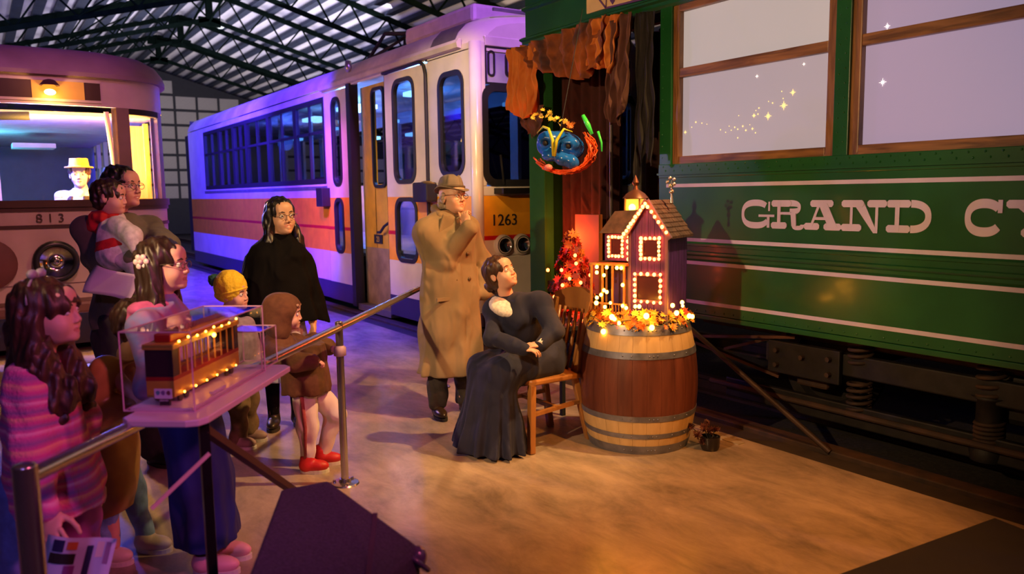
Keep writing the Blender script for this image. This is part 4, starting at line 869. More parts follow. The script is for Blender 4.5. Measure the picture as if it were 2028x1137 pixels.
coatm = cloth('overcoat_tan', (.20, .15, .085), (.27, .20, .12), sc=5)
cp = [loft([(.31, .0, 0, .19, .25), (.7, 0, 0, .18, .235), (1.0, 0, 0, .16, .215), (1.2, 0, 0, .15, .215), (1.35, 0, 0, .135, .215), (1.43, -.01, 0, .11, .18), (1.49, -.01, 0, .075, .10)], .03, n=9, amp=.035)]
cp += legs(RS+[0, 0, .0], RE, RWr-(fw*.1), (.078, .070, .056), .04)+legs(LS, LE, LWr, (.078, .07, .06), .04)+yoke((0, 0, 1.47), RS, LS, .055)
cp += [cap((.1, .0, .33), (.15, .0, 1.2), .022, .02, k=.01), cap((.19, .028, .33), (.155, .028, 1.2), .006, k=.004, op=-1)]
p.cl('overcoat', cp, coatm, .008, (.010, 15), clip=lambda x, y, z: .31-z)
p.cl('coat_collar', [cap((-.07, -.06, 1.5), (-.07, .06, 1.5), .03), cap((-.07, .06, 1.5), (.05, .09, 1.45), .028), cap((-.07, -.06, 1.5), (.05, -.09, 1.45), .028), rbx((.115, .085, 1.37), (.012, .05, .085), .01, .01, rot=Matrix.Rotation(.35, 3, 'X')), rbx((.115, -.085, 1.37), (.012, .05, .085), .01, .01, rot=Matrix.Rotation(-.35, 3, 'X'))], coatm, .007, None)
p.cl('shirt', [loft([(1.3, .05, 0, .075, .05), (1.44, .03, 0, .06, .06), (1.5, -.0, 0, .062, .062)])], cloth('shirt_black', (.012, .01, .01)), .007, None)
b = MB()
for z, y in ((1.18, .075), (1.0, .085), (.8, .09), (1.18, -.03), (1.0, -.03), (.8, -.03)): b = MB().ball((.158+.012*(1.2-z)+(.004 if y < 0 else -.012), y, z), .014, 10, (.5, 1, 1)); p.raw('button', b, mat('button_brown', (.1, .06, .03), .3))
p.raw('pocket_flap', MB().box((.145, -.19, .86), (.16, -.08, .885)), coatm, False); p.raw('shirt_cuff', MB().tube([RWr-fw*.12, RWr+fw*.12], [.043, .036], 14), mat('cuff_white', (.6, .55, .5), .7))
tr = cloth('trousers_charcoal', (.03, .025, .022), sc=40)
p.cl('trousers', legs((0, -.09, .8), (0, -.105, .5), (.0, -.12, .09), (.09, .075, .062))+legs((0, .09, .8), (0, .105, .5), (.0, .12, .09), (.09, .075, .062)), tr, .01, (.008, 34), clip=lambda x, y, z: .055-z)
for sg in (-1, 1): shoe(p, (.0, sg*.12, 0), -sg*-.25, mat('boot_leather', (.03, .018, .012), .3), dks, .27, boot=.05)
felt = cloth('felt_grey', (.14, .12, .095), (.19, .16, .13), sc=9, bump=.1)
hb = MB(); M_ = p.HM @ Matrix.Translation((-.012, 0, .062)) @ Matrix.Rotation(.10, 4, 'Y')
n = 40; prof = [(1.27, .0, .0), (1.25, .005, 0), (.98, .002, 0), (.97, .035, 0), (.90, .06, 0), (.80, .085, 0), (.64, .1, 0), (.42, .097, 0), (.0, .085, 0)]
rows = []
for r_, z_, _ in prof:
    row = []
    for i in range(n+1):
        t = 2*PI*i/n; x = .105*r_*math.cos(t)*(1.12 if r_ > 1.2 and math.cos(t) > 0 else 1); y = .086*r_*math.sin(t); z = z_
        if r_ > 1.2: z += -.02*math.cos(t)*(1 if math.cos(t) > 0 else -1.2)+.016*abs(math.sin(t))
        if z_ > .09: z -= .02*math.exp(-(y/.022)**2)*(1 if r_ < .8 else 0)-.012*math.cos(t)*r_
        if .03 < z_ < .12 and math.cos(t) > .6: y *= .86
        row.append(M_ @ Vector((x, y, z)))
    rows.append(row)
hb.grid(rows); hat = p.raw('hat', hb, felt); q = hat.modifiers.new('thickness', 'SOLIDIFY'); q.thickness = .004
b = MB().tube([M_ @ Vector((.105*.985*math.cos(t), .086*.985*math.sin(t), .018)) for t in np.linspace(0, 2*PI, 33)[:-1]], .0105, 6, closed=True); o = p.raw('hat_band', b, mat('hat_band_brown', (.09, .07, .05), .6))
b = MB().prism([(0, 0), (.05, .012), (.1, .008), (.13, -.004), (.1, -.012), (.05, -.01)], M_ @ Vector((-.06, -.088, .04)), M_.to_3x3() @ Vector((-.9, -.3, .15)), M_.to_3x3() @ Vector((0, 0, 1)), (.002, 0, 0)); p.raw('feather', b, mat('feather_brown', (.14, .1, .07), .6))
P_, Q_ = nets(*field(p.hp([ell((-.06, 0, -.03), (.062, .078, .062), .02), ell((-.02, .075, .0), (.03, .016, .04), .01), ell((-.02, -.075, .0), (.03, .016, .04), .01), ell((.0, .1, -.02), (.03, .02, .035), .01, -1), ell((.0, -.1, -.02), (.03, .02, .035), .01, -1), ell((-.04, .095, -.01), (.045, .025, .04), .01)]), .0055, None, (.006, 90)), .0055); mk('hair', P_, Q_, hairg, p.root)
p.glasses(mat('frame_dark', (.03, .02, .02), .3))

# 2 -- seated girl in navy dress
p = Person('girl in long navy dress with white collar seated on the wooden chair', 2.97, 4.12, 0, .93, skin=SK3, hair=hairr)
bpy.data.objects[p.root.name].rotation_euler[2] = PI*1.0; p.yaw = PI; _W[p.root.name] = Matrix.Translation((2.97, 4.12, 0)) @ Matrix.Rotation(PI, 4, 'Z'); p.Wi = wmat(p.root).inverted()
hc = p.px(992, 543, 4.93); p.sethead(hc, 52, 24, 6); nb = np.array([hc[0]-.05, hc[1]-.0, hc[2]-.17]); p.head(nb, .7, .8, .3)
RS = p.px(975, 612, 5.0); LS = p.px(1076, 600, 4.9); RE = p.px(975, 672, 4.85); LE = p.px(1098, 655, 4.78); RWr = p.px(1035, 690, 4.68); LWr = p.px(1072, 682, 4.70); mid = (RS+LS)/2
hip = np.array([-.02, 0, .56])
p.hand(LWr, p.px(1042, 684, 4.68)-LWr, (0, .3, 1), -1, .85, curl=.5); p.hand(RWr, p.px(1068, 694, 4.66)-RWr, (0, .3, 1), 1, .85, curl=.5)
p.body([cap(hip, mid-[0, 0, .08], .09, .07), cap(mid-[0, 0, .06], nb, .06, .045), cap((0, .1, .5), (.36, .1, .46), .07, .05), cap((.36, .1, .46), (.38, .08, .08), .05, .035), cap((0, -.1, .5), (.36, -.08, .46), .07, .05), cap((.36, -.08, .46), (.38, -.06, .08), .05, .035)])
nv = cloth('navy_wool', (.006, .008, .032), (.010, .013, .05), sc=8)
ax = (LS-RS); ax = ax/np.linalg.norm(ax)
p.cl('dress_bodice', [cap(hip+[0, 0, .02], mid-[0, 0, .08], .115, .125, k=.05), cap(RS+ax*.035, LS-ax*.035, .068, k=.04), cap(mid, nb+[0, 0, -.005], .085, .064, k=.03)]+yoke(nb+[0, 0, .02], RS, LS, .055)+legs(RS+ax*.02, RE, RWr, (.060, .052, .040), .03)+legs(LS-ax*.02, LE, LWr, (.060, .052, .040), .03), nv, .008, (.005, 30))
sk = [cap((0, .06, .53), (.34, .11, .52), .13, .115, k=.06), cap((0, -.06, .53), (.36, -.09, .50), .13, .115, k=.06), cap((-.03, 0, .55), (-.04, 0, .60), .15, .13, k=.05),
      loft([(.015, .40, .0, .20, .27), (.2, .385, .0, .165, .235), (.4, .37, 0, .13, .20), (.53, .34, 0, .10, .17)], .05, n=13, amp=.10)]
p.cl('dress_skirt', sk, nv, .009, (.005, 22), clip=lambda x, y, z: .015-z)
fc = (np.array(p.H((.3, 0, -.1)))-hc); fr = np.array([math.cos(camyaw(20)-p.yaw), math.sin(camyaw(20)-p.yaw), 0]); sd = np.array([-fr[1], fr[0], 0])
cl_ = []
for sg in (1, -1): cl_ += [ell(nb+fr*.066+sd*sg*.05+[0, 0, -.022], (.058, .052, .015), .006, rot=(Matrix.Rotation(math.atan2(fr[1], fr[0]), 3, 'Z') @ Matrix.Rotation(.75, 3, 'Y') @ Matrix.Rotation(sg*.45, 3, 'X')))]
cl_ += [cap(nb-fr*.06+sd*.05+[0, 0, .02], nb-fr*.06-sd*.05+[0, 0, .02], .022, k=.01), cap(nb-fr*.05+sd*.065+[0, 0, .015], nb+fr*.05+sd*.075-[0, 0, .01], .024, k=.01), cap(nb-fr*.05-sd*.065+[0, 0, .015], nb+fr*.05-sd*.075-[0, 0, .01], .024, k=.01)]
cc_ = nb+fr*.012+np.array([0, 0, -.018]); Rc = Matrix.Rotation(math.atan2(fr[1], fr[0]), 3, 'Z') @ Matrix.Rotation(.42, 3, 'Y')
cl_ = [ell(cc_+fr*.022-[0, 0, .008], (.122, .132, .052), .01, rot=Rc), cap(cc_+fr*.07-[0, 0, .10], cc_+fr*.125-[0, 0, -.0], .013, k=.008, op=-1), ell(cc_+[0, 0, .07], (.06, .06, .06), .01, -1)]
p.cl('lace_collar', cl_, cloth('collar_white', (.7, .66, .66), sc=60), .005, (.0015, 90))
for i in range(4): p.raw('button', MB().ball(tuple(nb+fr*(.128-.004*i)-[0, 0, .095+.05*i]), .0085, 8), mat('button_pearl', (.6, .55, .5), .2))
p.raw('cuff', MB().tube([LWr-(LE-LWr)*-.1, LWr+(LWr-LE)*.12], [.036, .034], 12), cloth('collar_white', (.7, .66, .66))); p.hair('bun')
for sg in (-1, 1): shoe(p, (.40, sg*.07, 0), 0, blk, dks, .22, sc=.9)

# 3 -- woman in the black cape
p = Person('woman with long black hair and glasses in a black cape, smiling', 1.70, 5.42, 22, 1.07, skin=SK2, hair=hairk)
p.sethead(p.px(557, 430, 5.42), 40, 3, 4); p.head((0, 0, 1.31), .2, 1., .5); p.hair('long', length=.30); p.glasses(metal, .02)
p.hand((.12, .2, .72), (.15, .05, -1), (0, 1, 0), 1, .85, curl=.3); p.hand((.12, -.2, .72), (.15, -.05, -1), (0, -1, 0), -1, .85, curl=.3)
p.body([loft([(.8, 0, 0, .1, .14), (1.1, 0, 0, .09, .13), (1.25, 0, 0, .08, .15), (1.32, 0, 0, .05, .06)]), cap((0, -.08, .85), (0, -.08, .1), .07, .04), cap((0, .08, .85), (0, .08, .1), .07, .04)]+legs((0, .13, 1.2), (.03, .17, 1.0), (.1, .2, .74), (.04, .04, .03))+legs((0, -.13, 1.2), (.03, -.17, 1.0), (.1, -.2, .74), (.04, .04, .03)))
cb = cloth('cape_black', (.0018, .0018, .0024), sc=20, spec=.12); cb.node_tree.nodes['Principled BSDF'].inputs['Sheen Weight'].default_value = 0
p.cl('cape', [loft([(.70, .0, 0, .20, .315), (.85, .0, 0, .19, .30), (1.05, 0, 0, .17, .265), (1.2, 0, 0, .14, .22), (1.27, 0, 0, .11, .17), (1.31, 0, 0, .08, .11), (1.35, 0, 0, .06, .075)], .02, n=10, amp=.06), cap((.03, -.06, 1.33), (.05, .06, 1.31), .035, k=.03), cap((.1, -.02, 1.3), (.13, -.01, 1.1), .022, .018, k=.02)], cb, .01, (.006, 20), clip=lambda x, y, z: .70+.06*np.sin(9*y)-z)
p.raw('clasp', MB().ball((.155, -.02, 1.08), .012, 8), metal); p.raw('zip_pull', MB().ball((.2, -.13, .83), .014, 8, (.4, .6, 1.6)), mat('zip_metal', (.5, .45, .35), .3, .8))
p.cl('skirt', [loft([(.34, 0, 0, .16, .2), (.6, 0, 0, .15, .18), (.9, 0, 0, .11, .14)], n=11, amp=.07)], cloth('skirt_patterned', (.35, .4, .6), (.6, .55, .65), sc=18), .01, (.004, 20))
for sg in (-1, 1): p.cl('stocking', [cap((0, sg*.08, .42), (.0, sg*.08, .1), .055, .04)], cb, .008, None); shoe(p, (0, sg*.08, 0), -sg*-.2, blk, dks, .24, boot=.08)

# 4 -- father
p = Person('man with curly dark hair, glasses and olive jacket, holding a toddler', .68, 5.04, 62, 1.0, skin=SK, hair=hairk)
p.sethead(p.px(243, 372, 4.55), 76, 4, 0); p.head((-.03, 0, 1.50), 0, .8, .6); p.hair('curly', rough=(.009, 80)); p.glasses(mat('frame_dark', (.03, .02, .02), .3))
RS, LS = np.array([-.02, -.2, 1.43]), np.array([-.02, .2, 1.43]); RE = p.px(186, 505, 4.42); RWr = p.px(262, 512, 4.25); LE = p.px(330, 485, 4.55); LWr = p.px(283, 546, 4.35)
p.hand(RWr, p.px(285, 512, 4.25)-RWr, (0, 0, -1), -1, .95, curl=.7); p.hand(LWr, p.px(245, 548, 4.25)-LWr, p.px(243, 400, 4.2)-p.px(243, 548, 4.25), -1, 1., curl=.95)
p.body([loft([(.85, 0, 0, .1, .14), (1.2, 0, 0, .1, .14), (1.4, 0, 0, .09, .17), (1.48, 0, 0, .06, .08)]), cap((0, -.1, .9), (0, -.11, .1), .07, .045), cap((0, .1, .9), (0, .11, .1), .07, .045)]+legs(RS, RE, RWr, (.05, .04, .03))+legs(LS, LE, LWr, (.05, .04, .03)))
ol = cloth('jacket_olive', (.075, .07, .05), (.11, .1, .075), sc=6)
p.cl('jacket', [loft([(.88, 0, 0, .14, .19), (1.1, 0, 0, .135, .19), (1.3, 0, 0, .13, .2), (1.42, -.01, 0, .11, .19), (1.5, -.03, 0, .075, .10)], .03)]+legs(RS, RE, RWr, (.070, .068, .05), .04)+legs(LS, LE, LWr, (.070, .066, .05), .04)+yoke((-.03, 0, 1.5), RS, LS, .055)+[cap((-.09, -.06, 1.5), (-.09, .06, 1.5), .032, k=.02), cap((-.09, .06, 1.5), (.05, .1, 1.45), .028, k=.02), cap((-.09, -.06, 1.5), (.05, -.1, 1.45), .028, k=.02)], ol, .009, (.007, 20))
p.cl('jumper', [loft([(1.1, .03, 0, .12, .12), (1.35, .03, 0, .115, .1), (1.5, -.01, 0, .068, .07)])], cloth('jumper_black', (.02, .018, .02)), .009, None)
p.cl('trousers', legs((0, -.09, .9), (0, -.105, .5), (0, -.12, .09), (.11, .08, .065))+legs((0, .09, .9), (0, .105, .5), (0, .12, .09), (.11, .08, .065)), cloth('trousers_black', (.010, .010, .014)), .011, (.007, 30))
for sg in (-1, 1): shoe(p, (0, sg*.12, 0), 0, blk, dks, .28)
a_, b_, c_, d_ = [at(*q) for q in ((190, 524, 4.24), (168, 578, 4.2), (256, 598, 4.17), (270, 546, 4.2))]
rows = []
for i in range(9):
    u = i/8; rows.append([(a_.lerp(b_, v/8)*(1-u)+d_.lerp(c_, v/8)*u)+Vector((-.02, -.03, 0))*math.sin(u*4+v*.3) for v in range(9)])
o = MB().grid(rows).build('paper_sheet', mat('paper_lilac_white', (.62, .6, .66), .7, nz=.05), None, True, solid=.002); tag(o, 'blank white sheet held in the curly haired man\'s fist', 'paper')

# 5 -- toddler on his arm
tc = at(232, 505, 4.30); p = Person('toddler in white and red hooded top carried on the man\'s arm', tc.x, tc.y, 100, .80, z=tc.z-.04, skin=SK3, hair=hairb)
p.sethead(p.px(218, 392, 4.34), 98, -4, 0); nb = p.px(222, 428, 4.38); p.head(nb, 1.); p.hair('curly', rough=(.005, 95))
sh = p.px(232, 446, 4.26); el = p.px(262, 468, 4.2); wr = p.px(278, 452, 4.3); ft = p.px(268, 492, 4.18)
p.hand(ft, p.px(262, 484, 4.18)-ft, (0, -1, 0), 1, .55, curl=.9)
p.body([cap((0, 0, .05), nb, .07, .045), cap(sh, el, .03, .025), cap(el, ft, .025, .02), cap((0, -.04, .04), (.12, -.05, -.02), .045, .035), cap((.12, -.05, -.02), (.1, -.05, -.14), .035, .03), cap((0, .05, .04), (.1, .1, -.02), .045, .035), cap((.1, .1, -.02), (.09, .1, -.14), .035, .03)])
wk = cloth('top_white', (.6, .57, .6), sc=40); rd = cloth('hood_red', (.5, .012, .015), sc=30)
p.cl('top', [cap((0, 0, .06), nb-[0, 0, .03], .105, .07, k=.03)]+legs(sh, el, ft, (.052, .047, .03), .025), wk, .007, (.003, 40))
zl = p.L(at(240, 480, 4.25))[2]
p.cl('red_band', [cap((0, 0, .06), nb-[0, 0, .03], .109, .074, k=.03)], rd, .007, (.003, 40), clip=lambda x, y, z: np.abs(z-zl-.25*x)-.026)
p.cl('red_hood', [ell(nb+[-.03, 0, -.015], (.088, .085, .052), .02), ell(nb+[-.075, -.01, -.05], (.045, .06, .055), .02), cap(nb+[.02, -.05, -.02], nb+[.07, -.03, -.06], .03, .02)], rd, .006, (.005, 55))
p.cl('trousers', legs((0, -.04, .05), (.12, -.05, -.01), (.1, -.05, -.13), (.06, .05, .04))+legs((0, .05, .05), (.1, .1, -.01), (.09, .1, -.13), (.06, .05, .04)), cloth('trousers_lilac', (.4, .36, .48)), .008, (.003, 40))

# 6 -- girl with glasses and flower clip
p = Person('girl with glasses and a white flower clip, pastel pink and blue hoodie, navy skirt', .66, 3.56, 88, .96, skin=SK3, hair=hairb)
hc = p.px(325, 527, 3.42); p.sethead(hc, 90, 2, 0); nb = np.array([hc[0]-.022, hc[1], hc[2]-.155]); p.head(nb, .6, .5); p.hair('long', length=.34); p.glasses(metal, .019)
past = cloth('hoodie_pastel', (.50, .10, .24), (.12, .28, .58), sc=7, dist=.6, nz=.3)
sz = nb[2]-.07
LSh, RSh = np.array([nb[0]+.03, .125, sz-.01]), np.array([nb[0]+.03, -.125, sz-.01])
RE, RWr = np.array([nb[0]+.05, -.15, sz-.24]), np.array([nb[0]+.24, -.13, sz-.27]); LE, LWr = np.array([nb[0]+.05, .15, sz-.24]), np.array([nb[0]+.24, .13, sz-.27])
p.hand(RWr, (1, .2, 0), (0, 0, 1), 1, .85, curl=.4); p.hand(LWr, (1, -.2, 0), (0, 0, 1), -1, .85, curl=.4)
p.body([cap((.02, 0, .7), (nb[0], 0, sz-.08), .08, .05), cap((.06, -.07, .7), (.1, -.07, .1), .07, .035), cap((.06, .07, .7), (.1, .07, .1), .07, .035)]+legs(LSh, LE, LWr, (.04, .035, .025))+legs(RSh, RE, RWr, (.04, .035, .025)))
p.cl('hoodie', [loft([(.72, .05, 0, .10, .15), (.95, .04, 0, .095, .145), (sz-.03, nb[0]+.01, 0, .088, .14), (sz+.05, nb[0], 0, .065, .075)], .03)]+legs(LSh, LE, LWr, (.062, .056, .045), .03)+legs(RSh, RE, RWr, (.062, .056, .045), .03)+yoke(nb+[0, 0, .03], RSh, LSh), past, .008, (.005, 30))
p.cl('hood', [ell((nb[0]-.015, 0, sz+.055), (.085, .095, .04), .02), ell((nb[0]-.06, 0, sz+.01), (.04, .08, .05), .02)], cloth('hood_pink', (.6, .12, .3)), .008, (.005, 30))
p.cl('skirt', [loft([(.12, .09, 0, .13, .165), (.4, .08, 0, .13, .155), (.75, .03, 0, .12, .15)], n=8, amp=.05)], cloth('skirt_navy', (.012, .02, .16), (.016, .03, .22), sc=5), .009, (.005, 24))
for sg in (-1, 1): p.cl('stocking', [cap((.1, sg*.07, .2), (.1, sg*.07, .07), .048, .036)], cloth('stocking_black', (.006, .01, .03)), .007, None); shoe(p, (.1, sg*.07, 0), 0, mat('sneaker_pink', (.7, .35, .42), .5), whs, .23, sc=1.0)
fl = MB()
for i in range(6): t = i*PI/3; q = p.H((-.055+.022*math.cos(t), -.098, .03+.022*math.sin(t))); fl.ball(tuple(q), .0135, 8, (1, .5, 1))
fl.ball(tuple(p.H((-.055, -.104, .03))), .011, 8); p.raw('flower_clip', fl, mat('clip_white', (.75, .6, .58), .3))

# 7 -- child in the brown satin coat
p = Person('small child in a long brown satin coat behind the display case, white shoes', .42, 3.84, 85, .86, skin=SK3, hair=hairr)
hc = p.px(272, 640, 3.5); p.sethead(hc, 92, 8, 0); nb = np.array([hc[0]-.05, hc[1], hc[2]-.14]); p.head(nb, 1.); p.hair('curly', rough=(.003, 60)); p.glasses(metal, .018)
p.hand((.2, -.1, .72), (1, 0, -.2), (0, 0, 1), 1, .7, curl=.5); p.hand((.2, .1, .72), (1, 0, -.2), (0, 0, 1), -1, .7, curl=.5)
p.body([cap((-.05, 0, .5), (nb[0]-.02, 0, nb[2]-.1), .09, .08), cap((0, .06, .5), (.09, .06, .09), .05, .03), cap((0, -.06, .5), (.02, -.07, .09), .05, .03), cap((nb[0], -.11, .9), (.2, -.1, .74), .03), cap((nb[0], .11, .9), (.2, .1, .74), .03)])
satin = mat('satin_brown', (.34, .17, .045), .3, nz=.3, sc=5, bump=.3, c2=(.62, .38, .12))
p.cl('coat', [loft([(.19, -.01, 0, .085, .12), (.3, -.04, 0, .13, .15), (.5, -.07, 0, .155, .17), (.72, -.08, 0, .14, .16), (.86, -.06, 0, .11, .14), (nb[2]-.02, nb[0], 0, .065, .08)], .03), cap((nb[0]-.02, -.11, .88), (.02, -.16, .7), .06, .055, k=.03), cap((.02, -.16, .7), (.18, -.11, .73), .055, .045, k=.03), cap((nb[0]-.02, .11, .88), (.02, .16, .7), .06, .055, k=.03), cap((.02, .16, .7), (.18, .11, .73), .055, .045, k=.03)], satin, .008, (.012, 17), clip=lambda x, y, z: .16+.35*(x+.15)-z)
p.cl('trousers', legs((.0, .06, .45), (.05, .06, .3), (.09, .06, .08), (.055, .05, .04))+legs((.0, -.06, .45), (.0, -.07, .3), (.0, -.07, .1), (.055, .05, .04)), cloth('trousers_sky_blue', (.2, .38, .68)), .007, (.004, 40))
for q in ((.09, .06, 0), (-.02, -.07, 0)): shoe(p, q, 0, mat('sneaker_white', (.62, .55, .48), .5), whs, .2, sc=.95)

# 8 -- child in yellow beanie
p = Person('small child in mustard yellow beanie with green bobble beside the woman in black', 1.34, 5.16, 82, .93, skin=SK3, hair=hairb)
hc = p.px(462, 583, 5.12); p.sethead(hc, 78, 0, 4); nb = np.array([hc[0]-.045, hc[1], hc[2]-.14]); p.head(nb, .9)
bn = p.hp([ell((-.018, 0, .058), (.114, .098, .115), .02), ell((-.03, 0, .0), (.1, .09, .05), .02), ell((.11, 0, -.05), (.085, .1, .07), .012, -1)]); zc_ = p.H((0, 0, 0))
p.cl('beanie', bn, cloth('knit_mustard', (.72, .52, .015), (.8, .6, .03), sc=70, bump=.5), .006, (.0015, 120))
rr = [p.H((.098*math.cos(t)-.012+.006*math.cos(t), .092*math.sin(t), .022-.02*math.cos(t)*-1.2)) for t in np.linspace(0, 2*PI, 33)[:-1]]; p.raw('beanie_cuff', MB().tube(rr, .0085, 8, closed=True), cloth('knit_mustard', (.52, .36, .015)))
p.cl('bobble', [ell(tuple(p.H((-.135, 0, .1))), (.04, .04, .04))], cloth('bobble_teal', (.01, .08, .06)), .005, None, rough=(.008, 140))
p.cl('jacket', [loft([(.42, 0, 0, .1, .13), (.7, 0, 0, .1, .13), (nb[2]-.05, nb[0], 0, .08, .12), (nb[2]+.03, nb[0], 0, .055, .065)], .03)]+legs((0, .12, .78), (.02, .16, .62), (.06, .15, .45), (.05, .045, .035))+legs((0, -.12, .78), (.02, -.16, .62), (.06, -.15, .45), (.05, .045, .035)), cloth('jacket_lilac_grey', (.35, .3, .38)), .009, (.006, 30))
p.hand((.07, .15, .44), (.2, 0, -1), (0, 1, 0), -1, .65, curl=.4); p.hand((.07, -.15, .44), (.2, 0, -1), (0, -1, 0), 1, .65, curl=.4)
p.body([cap((0, 0, .5), nb, .08, .05), cap((0, .06, .5), (.0, .07, .09), .05, .03), cap((0, -.06, .5), (.0, -.07, .09), .05, .03)])
p.cl('trousers', legs((0, .06, .48), (.01, .075, .28), (.0, .08, .08), (.07, .06, .05))+legs((0, -.06, .48), (.01, -.075, .28), (.0, -.08, .08), (.07, .06, .05)), cloth('trousers_brown_olive', (.13, .085, .045)), .009, (.007, 34))
for sg in (-1, 1): shoe(p, (0, sg*.08, 0), 0, mat('sneaker_dusty', (.3, .2, .2), .6), whs, .19, sc=.95)

# 9 -- hooded child with red shoes
p = Person('small child in dark brown hooded jacket, pale trousers and red shoes by the rail', 1.53, 4.46, 92, .84, skin=SK3, hair=hairb)
hc = p.px(566, 622, 4.6); p.sethead(hc, 100, -4, 0); nb = np.array([hc[0]-.04, hc[1], hc[2]-.13]); p.head(nb, 1.)
hm = cloth('jacket_dark_brown', (.085, .028, .010), (.12, .042, .016), sc=30)
p.cl('hood', p.hp([ell((-.03, 0, .03), (.132, .112, .125), .02), ell((-.05, 0, -.06), (.11, .11, .1), .03), cap((-.04, .05, -.12), (-.04, -.05, -.12), .07, k=.03), ell((.105, 0, -.035), (.085, .066, .1), .015, -1)]), hm, .007, (.003, 34))
RWr = p.px(618, 716, 4.42); RE = p.px(575, 712, 4.38); RSh = np.array([nb[0], -.12, nb[2]-.08])
p.cl('jacket', [loft([(.47, .0, 0, .135, .16), (.6, 0, 0, .13, .16), (.75, 0, 0, .11, .14), (nb[2]-.04, nb[0], 0, .09, .12), (nb[2]+.02, nb[0], 0, .06, .07)], .03), cap((.13, .0, .5), (.1, 0, .72), .012, k=.01)]+legs(RSh, RE, RWr, (.06, .055, .045), .03)+legs(RSh*[1, -1, 1], RE*[1, -1, 1], RWr*[1, -1, 1], (.06, .055, .045), .03), hm, .008, (.007, 28))
for sg in (1, -1): w_ = RWr*[1, sg, 1]; p.hand(w_, w_-RE*[1, sg, 1]+[0, -.03*sg, .01], (0, 0, 1), 1*sg, .7, curl=.9)
p.body([cap((0, 0, .5), nb, .08, .05), cap((0, .06, .5), (.12, .07, .3), .05, .04), cap((.12, .07, .3), (.06, .07, .08), .04, .03), cap((0, -.06, .5), (.0, -.07, .09), .05, .03)])
lm = cloth('leggings_pale', (.78, .62, .58), (.62, .58, .7), sc=4)
lg = p.cl('leggings', legs((.0, .06, .5), (.15, .07, .31), (.07, .07, .08), (.075, .055, .038))+legs((0, -.06, .5), (.01, -.065, .28), (.0, -.07, .08), (.075, .058, .038)), lm, .007, (.004, 40))
cu = MB()
for i in range(9): q = p.H((.080+.008*math.sin(i*2.1), -.044+.011*i, .060+.008*math.cos(i*1.7))); cu.ball(tuple(q), .0145*p.hs, 7, (1, 1, .8))
p.raw('hair', cu, mat('hair_light_curl', (.34, .19, .12), .6, nz=.4, sc=60, bump=.4))
p.raw('side_stripe', MB().tube([(.0, -.135, .47), (.01, -.126, .28), (.0, -.112, .1)], [.012, .011, .008], 8), cloth('stripe_maroon', (.3, .05, .06)))
rs = mat('sneaker_red', (.5, .015, .02), .5)
for q in ((.05, .07, 0), (-.0, -.07, 0)): shoe(p, q, 0, rs, whs, .2, boot=.02, sc=.95)

# 10 -- girl in the striped jumper
c0 = at(80, 780, 2.72); p = Person('girl with long brown hair and pink and purple striped jumper, nearest the camera', c0.x, c0.y, 92, .97, skin=SK3, hair=hairr)
hc = p.px(96, 622, 2.72); p.sethead(hc, 93, 4, 0); nb = np.array([hc[0]-.05, hc[1], hc[2]-.155]); p.head(nb, .8, 0)
hr = p.hair('fringe', length=.36, rough=(.003, 60))
P_, Q_ = nets(*field(p.hp([cap((-.02, -.07, -.1), (.03, -.085, -.3), .045, .055, k=.03), cap((-.02, .07, -.1), (.03, .085, -.3), .045, .055, k=.03), cap((-.08, 0, -.05), (-.12, 0, -.33), .07, .06, k=.03), ell((.045, -.06, -.27), (.05, .04, .06), .03)]), .0055, None, (.006, 48), None, (.005, 190)), .0055); mk('hair', P_, Q_, hairr, p.root)
st = bpy.data.materials.new('knit_stripes'); st.use_nodes = True; t_ = st.node_tree; b_ = t_.nodes['Principled BSDF']; b_.inputs['Roughness'].default_value = .9
tc_ = t_.nodes.new('ShaderNodeTexCoord'); nz_ = t_.nodes.new('ShaderNodeTexNoise'); nz_.inputs['Scale'].default_value = 5; mx_ = t_.nodes.new('ShaderNodeVectorMath'); mx_.operation = 'MULTIPLY_ADD'; mx_.inputs[1].default_value = (0, 0, .035)
t_.links.new(tc_.outputs['Object'], nz_.inputs['Vector']); t_.links.new(nz_.outputs['Color'], mx_.inputs[0]); t_.links.new(tc_.outputs['Object'], mx_.inputs[2])
sp_x = t_.nodes.new('ShaderNodeSeparateXYZ'); t_.links.new(mx_.outputs[0], sp_x.inputs[0]); mm_ = t_.nodes.new('ShaderNodeMath'); mm_.operation = 'MULTIPLY'; mm_.inputs[1].default_value = 10.0; t_.links.new(sp_x.outputs[2], mm_.inputs[0])
fr_ = t_.nodes.new('ShaderNodeMath'); fr_.operation = 'FRACT'; t_.links.new(mm_.outputs[0], fr_.inputs[0]); rp = t_.nodes.new('ShaderNodeValToRGB'); e = rp.color_ramp.elements
stops = [(0, (.62, .08, .3)), (.16, (.8, .35, .28)), (.22, (.62, .08, .3)), (.36, (.30, .12, .34)), (.55, (.66, .10, .34)), (.66, (.82, .38, .55)), (.72, (.66, .1, .34)), (.84, (.28, .13, .36)), (.97, (.6, .08, .3))]
e[0].position, e[0].color = 0, (*stops[0][1], 1); e[1].position, e[1].color = .97, (*stops[-1][1], 1)
for ps, c_ in stops[1:-1]: q = e.new(ps); q.color = (*c_, 1)
t_.links.new(fr_.outputs[0], rp.inputs[0]); t_.links.new(rp.outputs[0], b_.inputs['Base Color'])
nb2 = t_.nodes.new('ShaderNodeTexNoise'); nb2.inputs['Scale'].default_value = 90; bp_ = t_.nodes.new('ShaderNodeBump'); bp_.inputs['Strength'].default_value = .5; bp_.inputs['Distance'].default_value = .01; t_.links.new(tc_.outputs['Object'], nb2.inputs['Vector']); t_.links.new(nb2.outputs[0], bp_.inputs['Height']); t_.links.new(bp_.outputs[0], b_.inputs['Normal'])
wrinkle(st, .7)
